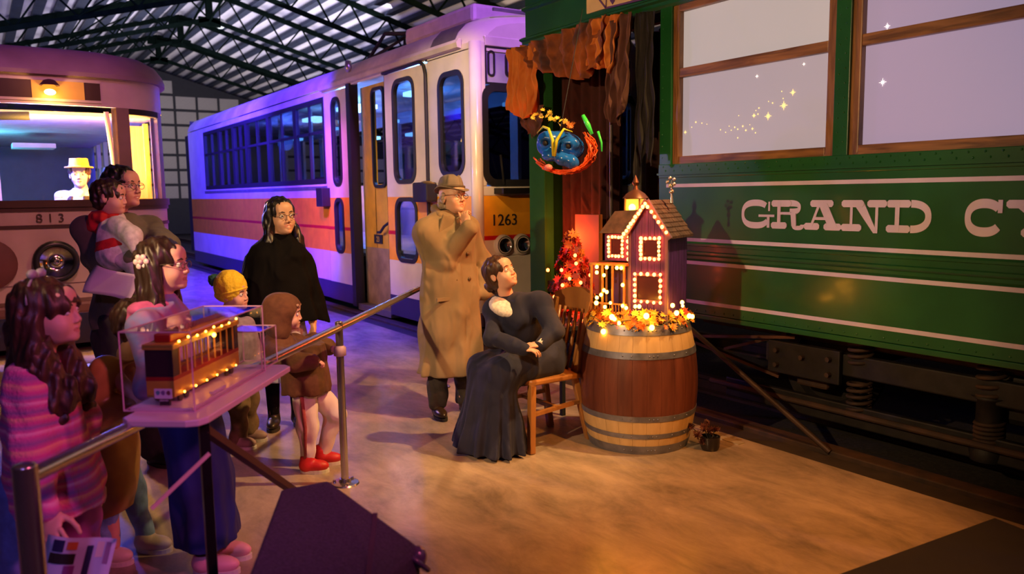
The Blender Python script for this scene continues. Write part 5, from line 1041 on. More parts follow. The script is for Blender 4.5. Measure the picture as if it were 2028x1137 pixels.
sz = nb[2]-.08; RSh = p.px(58, 770, 2.66); RE = p.px(58, 890, 2.60); RWr = p.px(94, 1012, 2.52); LSh = np.array([nb[0], .13, sz]); LE, LWr = np.array([.04, .17, .8]), np.array([.08, .13, .6])
p.cl('striped_jumper', [loft([(.54, .02, 0, .15, .16), (.7, .01, 0, .135, .155), (.9, .0, 0, .115, .145), (sz-.02, nb[0]*.6, 0, .1, .14), (sz+.05, nb[0], 0, .06, .075)], .03)]+legs(RSh, RE, RWr, (.056, .056, .042), .05)+legs(LSh, LE, LWr, (.056, .056, .042), .05)+yoke(nb+[-.01, 0, .02], RSh, LSh, .062), st, .0065, (.005, 26))
p.hand(RWr+(RWr-RE)*.05, p.px(106, 1062, 2.48)-RWr, (0, -1, .2), 1, .9, curl=.5); p.hand(LWr, (.1, 0, -1), (0, 1, 0), -1, .85, curl=.4)
p.body([cap((0, 0, .6), nb, .09, .05), cap((.0, .07, .6), (.02, .07, .1), .06, .035), cap((0, -.07, .6), (-.02, -.07, .1), .06, .035), cap(RSh, RE, .035), cap(RE, RWr, .032, .026), cap(LSh, LE, .035), cap(LE, LWr, .03, .025)])
p.cl('leggings', legs((.05, .07, .62), (.06, .07, .35), (.04, .07, .08), (.08, .06, .045)), cloth('leggings_magenta', (.4, .07, .42), (.55, .12, .5), sc=6), .008, (.005, 34)); p.cl('jean_leg', legs((-.05, -.06, .62), (-.06, -.08, .35), (-.06, -.08, .08), (.085, .065, .05)), cloth('denim_blue', (.12, .16, .42)), .008, (.005, 34))
for q in ((.04, .07, 0), (-.06, -.08, 0)): shoe(p, q, 0, mat('sneaker_white', (.62, .55, .48), .5), whs, .22)
bw = MB(); 
for sg in (1, -1): bw.ball(tuple(p.H((-.02, sg*.028, .145))), .022, 8, (.7, 1.1, .8))
p.raw('hair_bow', bw, mat('bow_silver', (.32, .32, .36), .4)); p.raw('headband', MB().tube([p.H((-.02, .09*math.cos(t), .035+.1*math.sin(t))) for t in np.linspace(.1, PI-.1, 14)], .005, 6), mat('bow_silver', (.32, .32, .36), .4))

# 11 -- costumed figure in the cab of the old tram
dp = at(158, 352, 8.75); p = Person('costumed dummy in amber hat, white shirt and waistcoat in the old tram cab', dp.x, dp.y, 10, 1.2, z=.92, skin=skinm('dummy_pale', (.8, .7, .6)), hair=hairr, name='costumed_dummy', cat='dummy')
hz = dp.z-.92; p.sethead((0, 0, hz+.03), 25, 0, 0); p.head((-.02, 0, hz-.12)); p.hair('curly', rough=(.01, 60))
p.hand((.2, -.18, .35), (1, 0, -.2), (0, 0, 1), 1, .9, curl=.9); p.hand((.2, .18, .35), (1, 0, -.2), (0, 0, 1), -1, .9, curl=.9)
p.body([cap((0, 0, .3), (0, 0, hz-.2), .1, .1), cap((0, .08, .3), (.3, .1, .28), .07, .06), cap((.3, .1, .28), (.3, .1, .03), .06, .04), cap((0, -.08, .3), (.3, -.1, .28), .07, .06), cap((.3, -.1, .28), (.3, -.1, .03), .06, .04)])
S1, S2 = np.array([0, -.19, hz-.22]), np.array([0, .19, hz-.22])
p.cl('white_shirt', [loft([(.3, 0, 0, .12, .15), (hz-.3, 0, 0, .12, .17), (hz-.2, 0, 0, .1, .17), (hz-.12, -.01, 0, .06, .07)])]+legs(S1, S1+[0, -.06, -.24], (.18, -.18, .36), (.08, .075, .05))+legs(S2, S2+[0, .06, -.24], (.18, .18, .36), (.08, .075, .05)), cloth('shirt_bright_white', (.85, .82, .75)), .01, (.006, 24))
p.cl('waistcoat', [loft([(.28, 0, 0, .135, .16), (hz-.3, 0, 0, .135, .175), (hz-.2, 0, 0, .115, .13)]), ell((.15, 0, hz-.2), (.1, .06, .12), .01, -1)], cloth('waistcoat_brown', (.06, .04, .02)), .01, None)
p.cl('amber_hat', p.hp([loft([(.07, -.01, 0, .1, .085), (.15, -.01, 0, .09, .075)], .01), loft([(.062, .0, 0, .15, .12), (.074, 0, 0, .15, .12)], .01)]), cloth('hat_amber', (.5, .28, .03)), .007, None)
p.cl('trousers', [cap((0, .08, .3), (.3, .1, .28), .09, .07), cap((.3, .1, .28), (.3, .1, .05), .07, .06), cap((0, -.08, .3), (.3, -.1, .28), .09, .07), cap((.3, -.1, .28), (.3, -.1, .05), .07, .06)], cloth('trousers_black', (.01, .01, .014)), .012, None)
t = MB().lathe([(0, .22), (.16, .22), (.16, .19), (.03, .18), (.03, .02), (.14, .01), (.14, 0), (0, 0)], (dp.x, dp.y, .9), 16).build('driver_stool', dark_iron, None, autos=True); tag(t, 'low dark stool under the costumed dummy in the old tram', 'stool')
# ---------------------------------------------------------------- barrel
BX, BY = 3.47, 3.73; BH = .80
def br_(z): u = (z/BH-.5)*2; return .375-.062*u*u
Bn = empty('barrel', (BX, BY, 0), label='oak wine barrel with steel hoops and reddish middle, holding up the lit toy house', cat='barrel')
oak = mat('oak_pale', (.50, .34, .17), .5, nz=.25, sc=6, stretch=(3, 3, .35), bump=.15, c2=(.62, .44, .24)); oakr = mat('oak_wine_stained', (.085, .022, .016), .5, nz=.4, sc=6, stretch=(3, 3, .4), bump=.15, c2=(.16, .045, .03))
hoop = mat('galvanised_hoop', (.20, .21, .30), .45, .6, nz=.25, sc=14)
NS = 26
for i in range(NS):
    a0, a1 = 2*PI*(i+.006)/NS, 2*PI*(i+.994)/NS; sv = MB(); 
    zs = np.linspace(.0, BH, 17); rows = []
    for z in zs:
        r = br_(z); rows.append([(BX+q*math.cos(a), BY+q*math.sin(a), z) for q, a in ((r-.025, a0), (r-.0012, a0), (r, a0*.8+a1*.2), (r+.0005, (a0+a1)/2), (r, a0*.2+a1*.8), (r-.0012, a1), (r-.025, a1))])
    sv.grid([q[::-1] for q in rows]); sv.mi = [1 if .235 < zs[k//6]+.02 < .60 else 0 for k in range(len(sv.f))]
    sv.build('stave', [oak, oakr], Bn, autos=True)
for z0, z1 in ((.0, .055), (.105, .135), (.215, .25), (.60, .64), (.74, .80)):
    h_ = MB().lathe([(br_(z0)+.001, z0), (br_(z0)+.004, z0), (br_(z1)+.004, z1), (br_(z1)+.001, z1)], (BX, BY, 0), 56).build('hoop', hoop, Bn, autos=True)
    rv = MB(); zm = (z0+z1)/2
    for a in (3.7, 3.85, 4.15, 4.22, 4.29, 4.6, 4.9): rv.ball((BX+(br_(zm)+.004)*math.cos(a), BY+(br_(zm)+.004)*math.sin(a), zm), .0055, 6)
    rv.build('hoop_rivets', hoop, h_, True, kind='stuff')
MB().lathe([(0, .775), (.29, .775), (.29, .75), (0, .75)], (BX, BY, 0), 32).build('barrel_head', oak, Bn)

# ---------------------------------------------------------------- lit toy house
bulbO = glow('bulb_orange_white', (1, .13, .018), 38); bulbY = glow('bulb_yellow', (1, .34, .022), 42); bulbR = glow('bulb_red', (1, .055, .01), 45); haloO = mat('bulb_glass_red', (.8, .08, .01), .3, es=.0)
hp_ = mat('house_purple', (.055, .014, .15), .6, nz=.35, sc=14, stretch=(4, 4, .6), bump=.3); hp2 = mat('house_trim_lilac', (.16, .10, .17), .6, nz=.2)
shg = mat('house_shingle', (.07, .035, .025), .7, nz=.4, sc=18, bump=.3)
HA = math.radians(202); HM = Matrix.Translation((3.43, 3.44, BH)) @ Matrix.Rotation(HA, 4, 'Z')   # local: +x out of front face, +y ... 
# local axes: nrm = front normal, lf = leftwards along the front (seen by the viewer), up
nrm = Vector((math.cos(HA), math.sin(HA), 0)); lf = Vector((math.sin(HA), -math.cos(HA), 0)); upv = Vector((0, 0, 1)); O = Vector((3.43, 3.44, BH))
def hpnt(l, d, z): return O+lf*l-nrm*d+upv*z          # l to viewer's left, d depth, z above barrel top
Hs = empty('toy_house', (3.5, 3.6, BH), label='purple wooden haunted toy house outlined in orange bulbs, on the barrel', cat='toy house')
def hbox(mb, l0, l1, d0, d1, z0, z1):
    vs = [hpnt(l, d, z) for z in (z0, z1) for l, d in ((l0, d0), (l1, d0), (l1, d1), (l0, d1))]
    return mb.add(vs, [(0, 3, 2, 1), (4, 5, 6, 7), (0, 1, 5, 4), (1, 2, 6, 5), (2, 3, 7, 6), (3, 0, 4, 7)])
W_, D_, E_, A_ = .25, .30, .56, .74      # tower width, depth, eave and apex heights
for i in range(6):    # vertical boards of the front
    l0, l1 = W_*i/6+.001, W_*(i+1)/6-.001; za = E_+(A_-E_)*(1-abs((l0)-W_/2)/(W_/2)); zb = E_+(A_-E_)*(1-abs(l1-W_/2)/(W_/2))
    mb = MB(); vs = [hpnt(l0, 0, 0), hpnt(l1, 0, 0), hpnt(l1, 0, zb), hpnt(l0, 0, za), hpnt(l0, .012, 0), hpnt(l1, .012, 0), hpnt(l1, .012, zb), hpnt(l0, .012, za)]
    mb.add(vs, [(0, 1, 2, 3), (7, 6, 5, 4), (0, 4, 5, 1), (1, 5, 6, 2), (2, 6, 7, 3), (3, 7, 4, 0)]).build('board', hp_, Hs)
for i in range(7): d0, d1 = D_*i/7+.001+.012, D_*(i+1)/7+.011; hbox(MB(), .0, .012, d0, d1, 0, E_-.01).build('board', hp_, Hs)
hbox(MB(), W_-.012, W_, .012, D_, 0, E_).build('side_wall', hp_, Hs); hbox(MB(), 0, W_, D_, D_+.012, 0, E_).build('rear_wall', hp_, Hs)
for l in (-.006, W_-.012): hbox(MB(), l, l+.018, -.006, .012, 0, E_).build('corner_board', hp2, Hs)
# roof slopes with overlapping shingles
ang = math.atan2(A_-E_, W_/2); SL = math.hypot(A_-E_, W_/2)+.05
for sgn in (-1, 1):   # -1 the side towards the viewer's right
    for c in range(8):
        s0, s1 = SL*c/8, SL*(c+1)/8+.006; 
        for k in range(9):
            d0 = -.03+(D_+.06)*k/9+rnd.uniform(.0005, .002)+(.012 if c % 2 else 0)-.006; d1 = d0+(D_+.06)/9-.002
            def q(s, d, up_): l = W_/2+(sgn)*(s*math.cos(ang)); return hpnt(l, d, A_-s*math.sin(ang)+up_)
            u0, u1 = .010, .018+rnd.uniform(0, .003); vs = [q(s0, d0, u0), q(s0, d1, u0), q(s1, d1, u1), q(s1, d0, u1), q(s0, d0, 0), q(s0, d1, 0), q(s1, d1, .004), q(s1, d0, .004)]
            MB().add(vs, [(0, 1, 2, 3), (7, 6, 5, 4), (0, 4, 5, 1), (1, 5, 6, 2), (2, 6, 7, 3), (3, 7, 4, 0)]).build('shingle', shg, Hs)
for sgn in (-1, 1): MB().beam(hpnt(W_/2, -.025, A_+.01), hpnt(W_/2+sgn*SL*math.cos(ang), -.025, A_-SL*math.sin(ang)), .014, .03).build('barge_board', hp2, Hs)
def hframe(name, l0, l1, z0, z1, d, m, w_=.014, par=None):
    mb = MB(); o = hpnt(0, d, 0); mb.frame([(l0-w_, z0-w_), (l1+w_, z0-w_), (l1+w_, z1+w_), (l0-w_, z1+w_)], [(l0, z0), (l1, z0), (l1, z1), (l0, z1)], o, lf, upv, nrm*.012); return mb.build(name, m, par or Hs)
dimw = mat('house_window_dark', (.05, .02, .03), .25)
b0 = MB().ball((0, 0, 0), .0098, 10)
me_b = bpy.data.meshes.new('bulb'); me_b.from_pydata(b0.v, [], b0.f); me_b.materials.append(bulbO); me_b.shade_smooth()
def bulb(p, par, r=1., m=None, name='bulb'):
    me = me_b
    if m is not None:
        me = _BM.get(m.name)
        if me is None: me = me_b.copy(); me.materials.clear(); me.materials.append(m); _BM[m.name] = me
    o = bpy.data.objects.new(name, me); COL.objects.link(o); o.parent = par; o.location = wmat(par).inverted() @ Vector(p); o.scale = (r, r, r*1.1); return o
_BM = {}
def bulbrow(a, b, n, par, r=1.): 
    for i in range(n): bulb(Vector(a).lerp(Vector(b), i/max(1, n-1))+Vector((rnd.uniform(-.002, .002), rnd.uniform(-.002, .002), rnd.uniform(-.002, .002))), par, r*rnd.uniform(.9, 1.15))
def winlights(l0, l1, z0, z1, d, nh, nv, r=1.):
    f_ = hframe('window_frame', l0+.012, l1-.012, z0+.012, z1-.012, d, hp2); hbox(MB(), l0+.012, l1-.012, d-.002, d+.002, z0+.012, z1-.012).build('window_pane', dimw, f_)
    for za in (z0, z1): bulbrow(hpnt(l0, d-.016, za), hpnt(l1, d-.016, za), nh, f_, r)
    for la in (l0, l1): bulbrow(hpnt(la, d-.016, z0+(z1-z0)/nv), hpnt(la, d-.016, z1-(z1-z0)/nv), nv-1, f_, r)
winlights(.045, .165, .395, .52, 0, 5, 5); winlights(.035, .205, .13, .30, 0, 5, 5)
bulbrow(hpnt(W_/2, -.045, A_-.01), hpnt(W_+.03, -.045, E_-.035), 11, Hs, 1.05); bulbrow(hpnt(W_/2-.015, -.045, A_-.03), hpnt(-.01, -.045, E_+.0), 6, Hs, 1.05)
# left wing, upper storey over a porch
hbox(MB(), W_, W_+.19, .04, .2, .37, .54).build('wing_wall', hp_, Hs); winlights(W_+.06, W_+.155, .40, .52, .04, 5, 5, .9); bulbrow(hpnt(W_+.018, .02, .53), hpnt(W_+.018, .02, .385), 5, Hs, 1.2)
mb = MB(); vs = [hpnt(W_-.01, -.0, .545), hpnt(W_+.21, .0, .545), hpnt(W_+.15, .1, .68), hpnt(W_-.01, .1, .69), hpnt(W_-.01, .22, .545), hpnt(W_+.21, .22, .545)]
mb.add(vs, [(0, 1, 2, 3), (1, 5, 2), (3, 2, 5, 4), (0, 4, 5, 1), (0, 3, 4)]).build('wing_roof', shg, Hs)
amb = mat('porch_timber', (.35, .17, .05), .55, nz=.3)
hbox(MB(), W_-.0, W_+.26, -.04, .2, .345, .358).build('porch_roof', amb, Hs)
for l, d in ((W_+.02, -.03), (W_+.10, -.03), (W_+.17, -.03), (W_+.25, -.03), (W_+.25, .18)): hbox(MB(), l-.006, l+.006, d-.006, d+.006, 0, .345).build('porch_post', amb, Hs)
hbox(MB(), W_+.0, W_+.26, -.035, -.025, .10, .11).build('porch_rail', amb, Hs)
for i in range(12): hbox(MB(), W_+.012+i*.021, W_+.016+i*.021, -.032, -.028, 0, .1).build('baluster', amb, Hs)
hbox(MB(), W_+.0, W_+.2, .17, .18, 0, .345).build('porch_wall', hp_, Hs); hbox(MB(), W_+.04, W_+.11, .155, .17, 0, .24).build('porch_door', mat('door_brown', (.12, .05, .02), .6), Hs)
for l, z in ((W_+.03, .335), (W_+.06, .335), (W_+.13, .335), (W_+.2, .335), (W_+.02, .23), (W_+.02, .10), (W_+.15, .285), (W_+.2, .30), (W_+.17, .16), (W_+.2, .14), (W_+.13, .18)): bulb(hpnt(l, -.05, z), Hs, 1.15, bulbY)
# lantern turret behind the wing roof and finials
lb = hbox(MB(), W_+.02, W_+.13, .19, .30, .60, .64).build('turret_base', amb, Hs)
for l, d in ((W_+.025, .195), (W_+.125, .195), (W_+.025, .295), (W_+.125, .295)): hbox(MB(), l-.004, l+.004, d-.004, d+.004, .64, .76).build('turret_post', amb, Hs)
hbox(MB(), W_+.03, W_+.12, .2, .29, .64, .755).build('turret_glass', mat('amber_paper_lamp', (.6, .35, .08), .5, es=1.2, em=(1, .5, .05)), Hs)
c_ = hpnt(W_+.075, .245, 0); bulb(hpnt(W_+.07, .185, .70), Hs, 2.4, bulbY)
MB().lathe([(.085, .76), (.06, .79), (.02, .815), (.012, .84), (.022, .86), (.012, .885), (0, .91)], (c_.x, c_.y, BH), 10).build('turret_cap', mat('finial_bronze', (.12, .05, .03), .35, .5), Hs, autos=True)
silver = mat('silver_finial', (.6, .58, .56), .3, .8); c_ = hpnt(.06, .2, 0)
MB().ball((c_.x, c_.y, BH+.80), .016, 8).ball((c_.x, c_.y, BH+.835), .012, 8).lathe([(.012, .73), (.006, .78), (.006, .86), (0, .87)], (c_.x, c_.y, BH), 8).build('finial', silver, Hs, True)
for i in range(5): t = i*2*PI/5; MB().ball((c_.x-.03*0+nrm.x*.005+lf.x*.024*math.cos(t), c_.y+lf.y*.024*math.cos(t), BH+.86+.024*math.sin(t)), .012, 7).build('finial_petal', silver, Hs, True)

# ---------------------------------------------------------------- garland on the barrel top
leafs = [mat('leaf_yellow', (.8, .5, .06), .6, nz=.3, sc=9), mat('leaf_orange', (.6, .16, .02), .6, nz=.3, sc=9), mat('leaf_red', (.38, .02, .015), .6, nz=.3, sc=9)]
Gn = empty('leaf_garland', (BX, BY, BH), label='autumn leaf garland with yellow fairy lights round the barrel top', cat='garland')
LS_ = [(0, -1), (.25, -.55), (.75, -.7), (.5, -.2), (1, .1), (.45, .2), (.55, .75), (.15, .5), (0, 1.05), (-.15, .5), (-.55, .75), (-.45, .2), (-1, .1), (-.5, -.2), (-.75, -.7), (-.25, -.55)]
def leaf_(p, r, nv, m, par, name='leaf'):
    z = Vector(nv).normalized(); x = z.orthogonal().normalized(); a = rnd.uniform(0, 6.28); y = z.cross(x); u = x*math.cos(a)+y*math.sin(a); v = z.cross(u); p = Vector(p)
    mb = MB(); cp = [p+u*r*a_+v*r*b_+z*(abs(a_)*.35*r) for a_, b_ in LS_]; mb.add([p]+cp, [(0, 1+i, 1+(i+1) % 16) for i in range(16)]); return mb.build(name, m, par)
for i in range(210):
    a = rnd.uniform(2.3, 6.3) if i < 175 else rnd.uniform(0, 6.28); rr = rnd.uniform(.24, .34); z = BH+rnd.uniform(.005, .07)-(.03 if rr > .31 else 0)
    leaf_((BX+rr*math.cos(a), BY+rr*math.sin(a), z), rnd.uniform(.018, .034), (math.cos(a)*.8+rnd.uniform(-.5, .5), math.sin(a)*.8+rnd.uniform(-.5, .5), rnd.uniform(.2, 1)), leafs[rnd.choice((0, 0, 0, 1, 1, 2))], Gn)
def onplane(px, py, c, nv):
    d = Vector(RW @ np.array([(px-CX)/F, (py-CY)/F, 1.])); nv = Vector(nv); o = Vector((0, 0, CH)); return o+d*((Vector(c)-o).dot(nv)/d.dot(nv))
wire = MB()
gb = [(1195, 657, .012), (1212, 628, .0125), (1217, 632, .009), (1226, 640, .009), (1280, 626, .013), (1291, 649, .012), (1266, 607, .009), (1258, 607, .008), (1181, 600, .010), (1198, 608, .008), (1209, 600, .007), (1196, 575, .008), (1332, 605, .0095), (1340, 620, .011), (1351, 599, .009), (1352, 606, .007), (1365, 626, .011), (1371, 627, .010), (1270, 650, .0), (1240, 610, .008)]
ctr = Vector((BX, BY, 0)); tocam = (Vector((0, 0, 0))-ctr).normalized()
pv = None
for x, y, r in gb:
    if not r: continue
    cc = ctr+tocam*.33+Vector((0, 0, BH)); q = onplane(x, y, cc, tocam); off = q-ctr; off.z = 0; lat = off-tocam*off.dot(tocam); dpt = math.sqrt(max(.003, .335**2-lat.length**2)) if lat.length < .33 else .05
    q = onplane(x, y, ctr+tocam*dpt+Vector((0, 0, BH)), tocam); bulb(q, Gn, r/.0072, bulbY)
wp = [(BX+(.325+.012*math.sin(9*t))*math.cos(t), BY+(.325+.012*math.sin(9*t))*math.sin(t), BH+.015+.02*math.sin(7*t)) for t in np.linspace(0, 2*PI, 80)[:-1]]
MB().tube(wp, .003, 5, closed=True).build('wire', mat('wire_green', (.02, .05, .02), .5), Gn)
# real glow of the fairy lights


# ---------------------------------------------------------------- wooden chair
Ch = empty('dining_chair', (2.97, 4.12, 0), label='varnished wooden chair with spindle back under the seated girl', cat='chair')
cw = mat('chair_wood', (.22, .085, .022), .35, nz=.4, sc=7, stretch=(1, 1, .25), bump=.1, c2=(.38, .17, .05), coat=.3)
Z_ = .455
MB().prism(rrect(.44, .44, .06, 5, 2.955, 4.12), (0, 0, Z_-.035), (1, 0, 0), (0, 1, 0), (0, 0, .035)).build('seat', cw, Ch, bevel=.01)
for (x0, y0), (x1, y1) in (((2.77, 3.93), (2.735, 3.895)), ((3.12, 3.95), (3.22, 3.93)), ((2.77, 4.31), (2.735, 4.34)), ((3.12, 4.29), (3.19, 4.31))):
    MB().beam((x0, y0, Z_-.03), (x1, y1, 0), .045, .04).build('leg', cw, Ch, bevel=.006)
MB().beam((2.75, 3.91, .24), (3.17, 3.94, .26), .03, .022).build('stretcher', cw, Ch); MB().beam((2.75, 4.33, .24), (3.16, 4.30, .26), .03, .022).build('stretcher', cw, Ch); MB().beam((2.96, 3.92, .25), (2.96, 4.31, .25), .025).build('stretcher', cw, Ch)
for y in (3.945, 4.295): MB().beam((3.13, y, Z_-.02), (3.245, y, .90), .04, .03).build('back_post', cw, Ch, bevel=.006)
for i in range(5): y = 4.0+i*.06; MB().tube([(3.14, y, Z_-.01), (3.185, y, .62), (3.23, y, .85)], [.010, .014, .010], 8).build('spindle', cw, Ch, True)
rows = []
for i in range(13):
    u = i/12; y = 3.92+u*.40; bx_ = .035*math.sin(PI*u); zt = .93+.05*math.sin(PI*u); rows.append([(3.225+bx_, y, .82), (3.255+bx_, y, .82), (3.275+bx_, y, zt), (3.245+bx_, y, zt), (3.225+bx_, y, .82)])
MB().grid(rows).build('crest_rail', cw, Ch, autos=True)

# ---------------------------------------------------------------- decorations in the tram doorway
def cloth_grid(fn, nu, nv): return MB().grid([[fn(i/(nu-1), j/(nv-1)) for j in range(nv)] for i in range(nu)])
gauze_o = cloth('gauze_orange', (.62, .17, .03), (.75, .26, .05), sc=5, nz=.3); gauze_b = cloth('gauze_brown', (.09, .035, .03), (.16, .06, .045), sc=6); gauze_k = cloth('gauze_black', (.010, .008, .009)); gmix = cloth('gauze_mixed', (.42, .11, .02), (.07, .032, .036), sc=2.6, dist=1.8)
def wx(px, d=0.): dd = RW @ np.array([(px-CX)/F, (60-CY)/F, 1.]); return dd[1]*(GX+d)/dd[0]
def pz(px, py, x=GX-.03): dd = RW @ np.array([(px-CX)/F, (py-CY)/F, 1.]); t = x/dd[0]; return Vector((x, dd[1]*t, CH+dd[2]*t))
def drape(name, top, bot, m, label, depth=.05, n=9, ph=0., ruff=.03, sag=0.):
    """cloth between two polylines of photo points laid on the doorway plane, pleated in depth"""
    tp = [pz(*q) for q in top]; bt = [pz(*q) for q in bot]
    def ip(P, u): k = u*(len(P)-1); i = min(int(k), len(P)-2); return P[i].lerp(P[i+1], k-i)
    def fn(u, v):
        q = ip(tp, u).lerp(ip(bt, u), v); w_ = math.sin(n*PI*2*u+ph+1.5*v+1.2*math.sin(3*v+ph))+.45*math.sin(n*PI*5.3*u+2*v+ph)+.35*math.sin(13*v+7*u+ph)
        return q+Vector((-.03-depth*.5*(1+w_*.5)-ruff*math.sin(3.1*v*PI+5*u)*.4, .008*math.sin(23*v+u*11), .012*math.sin(31*u+ph)*v-sag*math.sin(PI*u)*v))
    o = cloth_grid(fn, 90, 40).build(name, m, None, True, solid=.002); return tag(o, label, 'drape')
drape('gauze_swag', [(1052, 98), (1110, 74), (1170, 50), (1225, 32)], [(1078, 140), (1130, 152), (1175, 160), (1218, 125)], gmix, 'orange and brown gauze swag hung across the top of the doorway', .16, 6, .5)
drape('orange_gauze_tail', [(1030, 100), (1055, 92), (1085, 92)], [(1026, 222), (1052, 235), (1082, 228)], gauze_o, 'bunched orange gauze tail at the left post of the doorway', .13, 4, 1.)
drape('brown_gauze_tail', [(1026, 205), (1050, 212), (1084, 208)], [(1046, 252), (1060, 272), (1082, 262)], gauze_b, 'dark brown gauze end below the left orange tail', .04, 3, 2.)
drape('orange_gauze_fall', [(1205, 42), (1225, 34), (1252, 28)], [(1188, 135), (1218, 138), (1236, 146)], gauze_o, 'bright orange gauze fall on the right side of the swag', .14, 3, .3)
drape('brown_gauze_fall', [(1222, 60), (1248, 32), (1272, 26)], [(1222, 240), (1236, 248), (1262, 205)], gauze_b, 'long brown gauze fall pointing down right of the swag', .12, 3, 1.4)
drape('black_gauze_corner', [(1022, 95), (1030, 95), (1040, 100)], [(1026, 180), (1034, 185), (1042, 160)], gauze_k, 'thin black gauze strip at the outer left corner of the doorway', .03, 2, 1.)
bk = drape('black_curtain', [(1272, 28), (1290, 25), (1306, 22)], [(1268, 380), (1285, 300), (1306, 330)], gauze_k, 'ragged black gauze hanging beside the right doorway post', .04, 3, 1.)
def back_curtain(name, x, y0, y1, m, label, n):
    fn = lambda u, v: (x+.04*math.sin(n*2*PI*u)+.02*math.sin(n*5*u), y0+(y1-y0)*u, 2.95-(2.95-.8)*v); o = cloth_grid(fn, 80, 6).build(name, m, None, True, solid=.002); tag(o, label, 'curtain')
back_curtain('dark_red_curtain', GX+.22, 5.1, 5.84, cloth('curtain_dark_red', (.035, .004, .003)), 'dark red curtain hanging inside the doorway left of the grab pole', 6)
back_curtain('dark_brown_curtain', GX+.6, 4.5, 5.15, cloth('curtain_dark_brown', (.03, .010, .008)), 'dark brown curtain deep inside the doorway right of the grab pole', 5)
o = MB().box((GX-.02, 4.62, .95), (GX+.02, 4.94, 1.62)).build('orange_board', mat('board_orange', (.34, .09, .015), .6), None, bevel=.004)
q0, q1 = pz(1142, 424, GX+.0), pz(1190, 520, GX+.0); o.location = (0, q1.y-4.62, q0.z-1.62); o.scale = (1, 1, 1); tag(o, 'plain orange board standing in the doorway behind the toy house', 'board')
bxr = MB().box((GX+.04, 4.5, .8), (GX+.5, 5.3, .93)).build('low_crate', gauze_k, None, bevel=.01); tag(bxr, 'dark low crate on the vestibule floor under the orange board', 'crate')
# red lit bush
bc = at(1133, 545, 5.95); Bu = empty('lit_bush', (bc.x, bc.y, .8), label='small bush of red leaves with red fairy lights left of the toy house', cat='bush'); rl = [mat('bush_red', (.6, .02, .01), .5, nz=.3), mat('bush_dark_red', (.16, .01, .01), .5, nz=.3), leafs[1]]
MB().tube([(bc.x, bc.y, .655), (bc.x, bc.y, .8), (bc.x+.02, bc.y, 1.2)], [.02, .016, .006], 8).build('stem', mat('stem_brown', (.05, .02, .01), .8), Bu)
for i in range(285):
    z = rnd.uniform(.69, 1.3); rmax = .24*(1.32-z)/.6+.03; a = rnd.uniform(0, 6.28); rr = rmax*math.sqrt(rnd.random()); leaf_((bc.x+rr*math.cos(a)*.8, bc.y+rr*math.sin(a), z), rnd.uniform(.03, .05), (math.cos(a), math.sin(a), rnd.uniform(-.3, 1)), rnd.choice(rl), Bu)
for x, y in ((1139, 506), (1141, 522), (1112, 535), (1169, 545), (1114, 565), (1085, 535), (1128, 552), (1150, 560), (1098, 588), (1127, 640), (1153, 636), (1120, 610)): bulb(onplane(x, y, bc+tocam*.22, tocam), Bu, 1.25, bulbR)
point('doorway_red_light', (GX-.12, 5.5, 1.2), 26, (1, .10, .015), .1)
tb = MB().prism(rrect(.6, .5, .05, 4, bc.x, bc.y), (0, 0, .62), (1, 0, 0), (0, 1, 0), (0, 0, .03)).build('prop_table', gauze_k, None); tag(tb, 'low dark table carrying the red bush behind the chair', 'table')
for sx in (-1, 1):
    for sy in (-1, 1): MB().beam((bc.x+sx*.25, bc.y+sy*.2, .62), (bc.x+sx*.25, bc.y+sy*.2, 0), .03).build('leg', gauze_k, tb)
# hanging blue mask in orange netting
mc = at(1108, 300, 5.75); fx = -tocam; rgt = Vector(RW[:, 0]); upm = Vector((0, 0, 1)); Ms = empty('hanging_mask', tuple(mc), label='shiny blue carnival mask in orange netting hanging at the doorway', cat='mask')
MM = Matrix.Translation(mc) @ frame_of(tocam+rgt*-.25, (0, .0, 1)).to_4x4() @ Matrix.Rotation(-.15, 4, 'X') @ Matrix.Scale(1.0, 4)
mp = [ell((0, 0, .03), (.07, .15, .09), .02), ell((.04, .075, .05), (.05, .06, .045), .015), ell((.04, -.065, .06), (.05, .065, .05), .015), ell((.06, .05, -.04), (.045, .05, .04), .015), ell((.07, -.03, -.03), (.04, .05, .035), .015), ell((.05, .1, -.05), (.045, .045, .04), .015), ell((.09, .075, .035), (.03, .028, .018), .005, -1), ell((.09, -.07, .04), (.03, .032, .018), .005, -1)]
shb = mat('mask_blue', (.01, .12, .55), .15, nz=.3, sc=12, coat=.6); o = sdf('mask_face', xf(mp, MM, 1.22), .006, shb, None, (.002, 60)); MM = MM @ Matrix.Scale(1.22, 4)
def adopt(o, par):
    o.parent = par; o.matrix_parent_inverse = wmat(par).inverted(); return o
adopt(o, Ms)
for y_ in (.075, -.07): MB().ball(tuple(MM @ Vector((.07, y_, .038))), .022, 8).build('eye_hole', black, Ms, True)
MB().tube([MM @ Vector(q) for q in ((.10, .01, -.03), (.12, .015, .06), (.09, .04, .13), (.05, .08, .12))], [.01, .012, .009, .004], 8).tube([MM @ Vector(q) for q in ((.10, .0, -.03), (.12, -.01, .06), (.10, -.05, .12), (.06, -.1, .13), (.04, -.14, .09))], [.01, .012, .011, .009, .004], 8).build('antenna_trim', mat('trim_lime_yellow', (.6, .6, .03), .3), Ms, True)
MB().ball(tuple(MM @ Vector((.10, -.02, -.10))), .03, 10, (1, 1, .8)).build('snout', mat('snout_pink', (.8, .2, .2), .4), Ms, True)
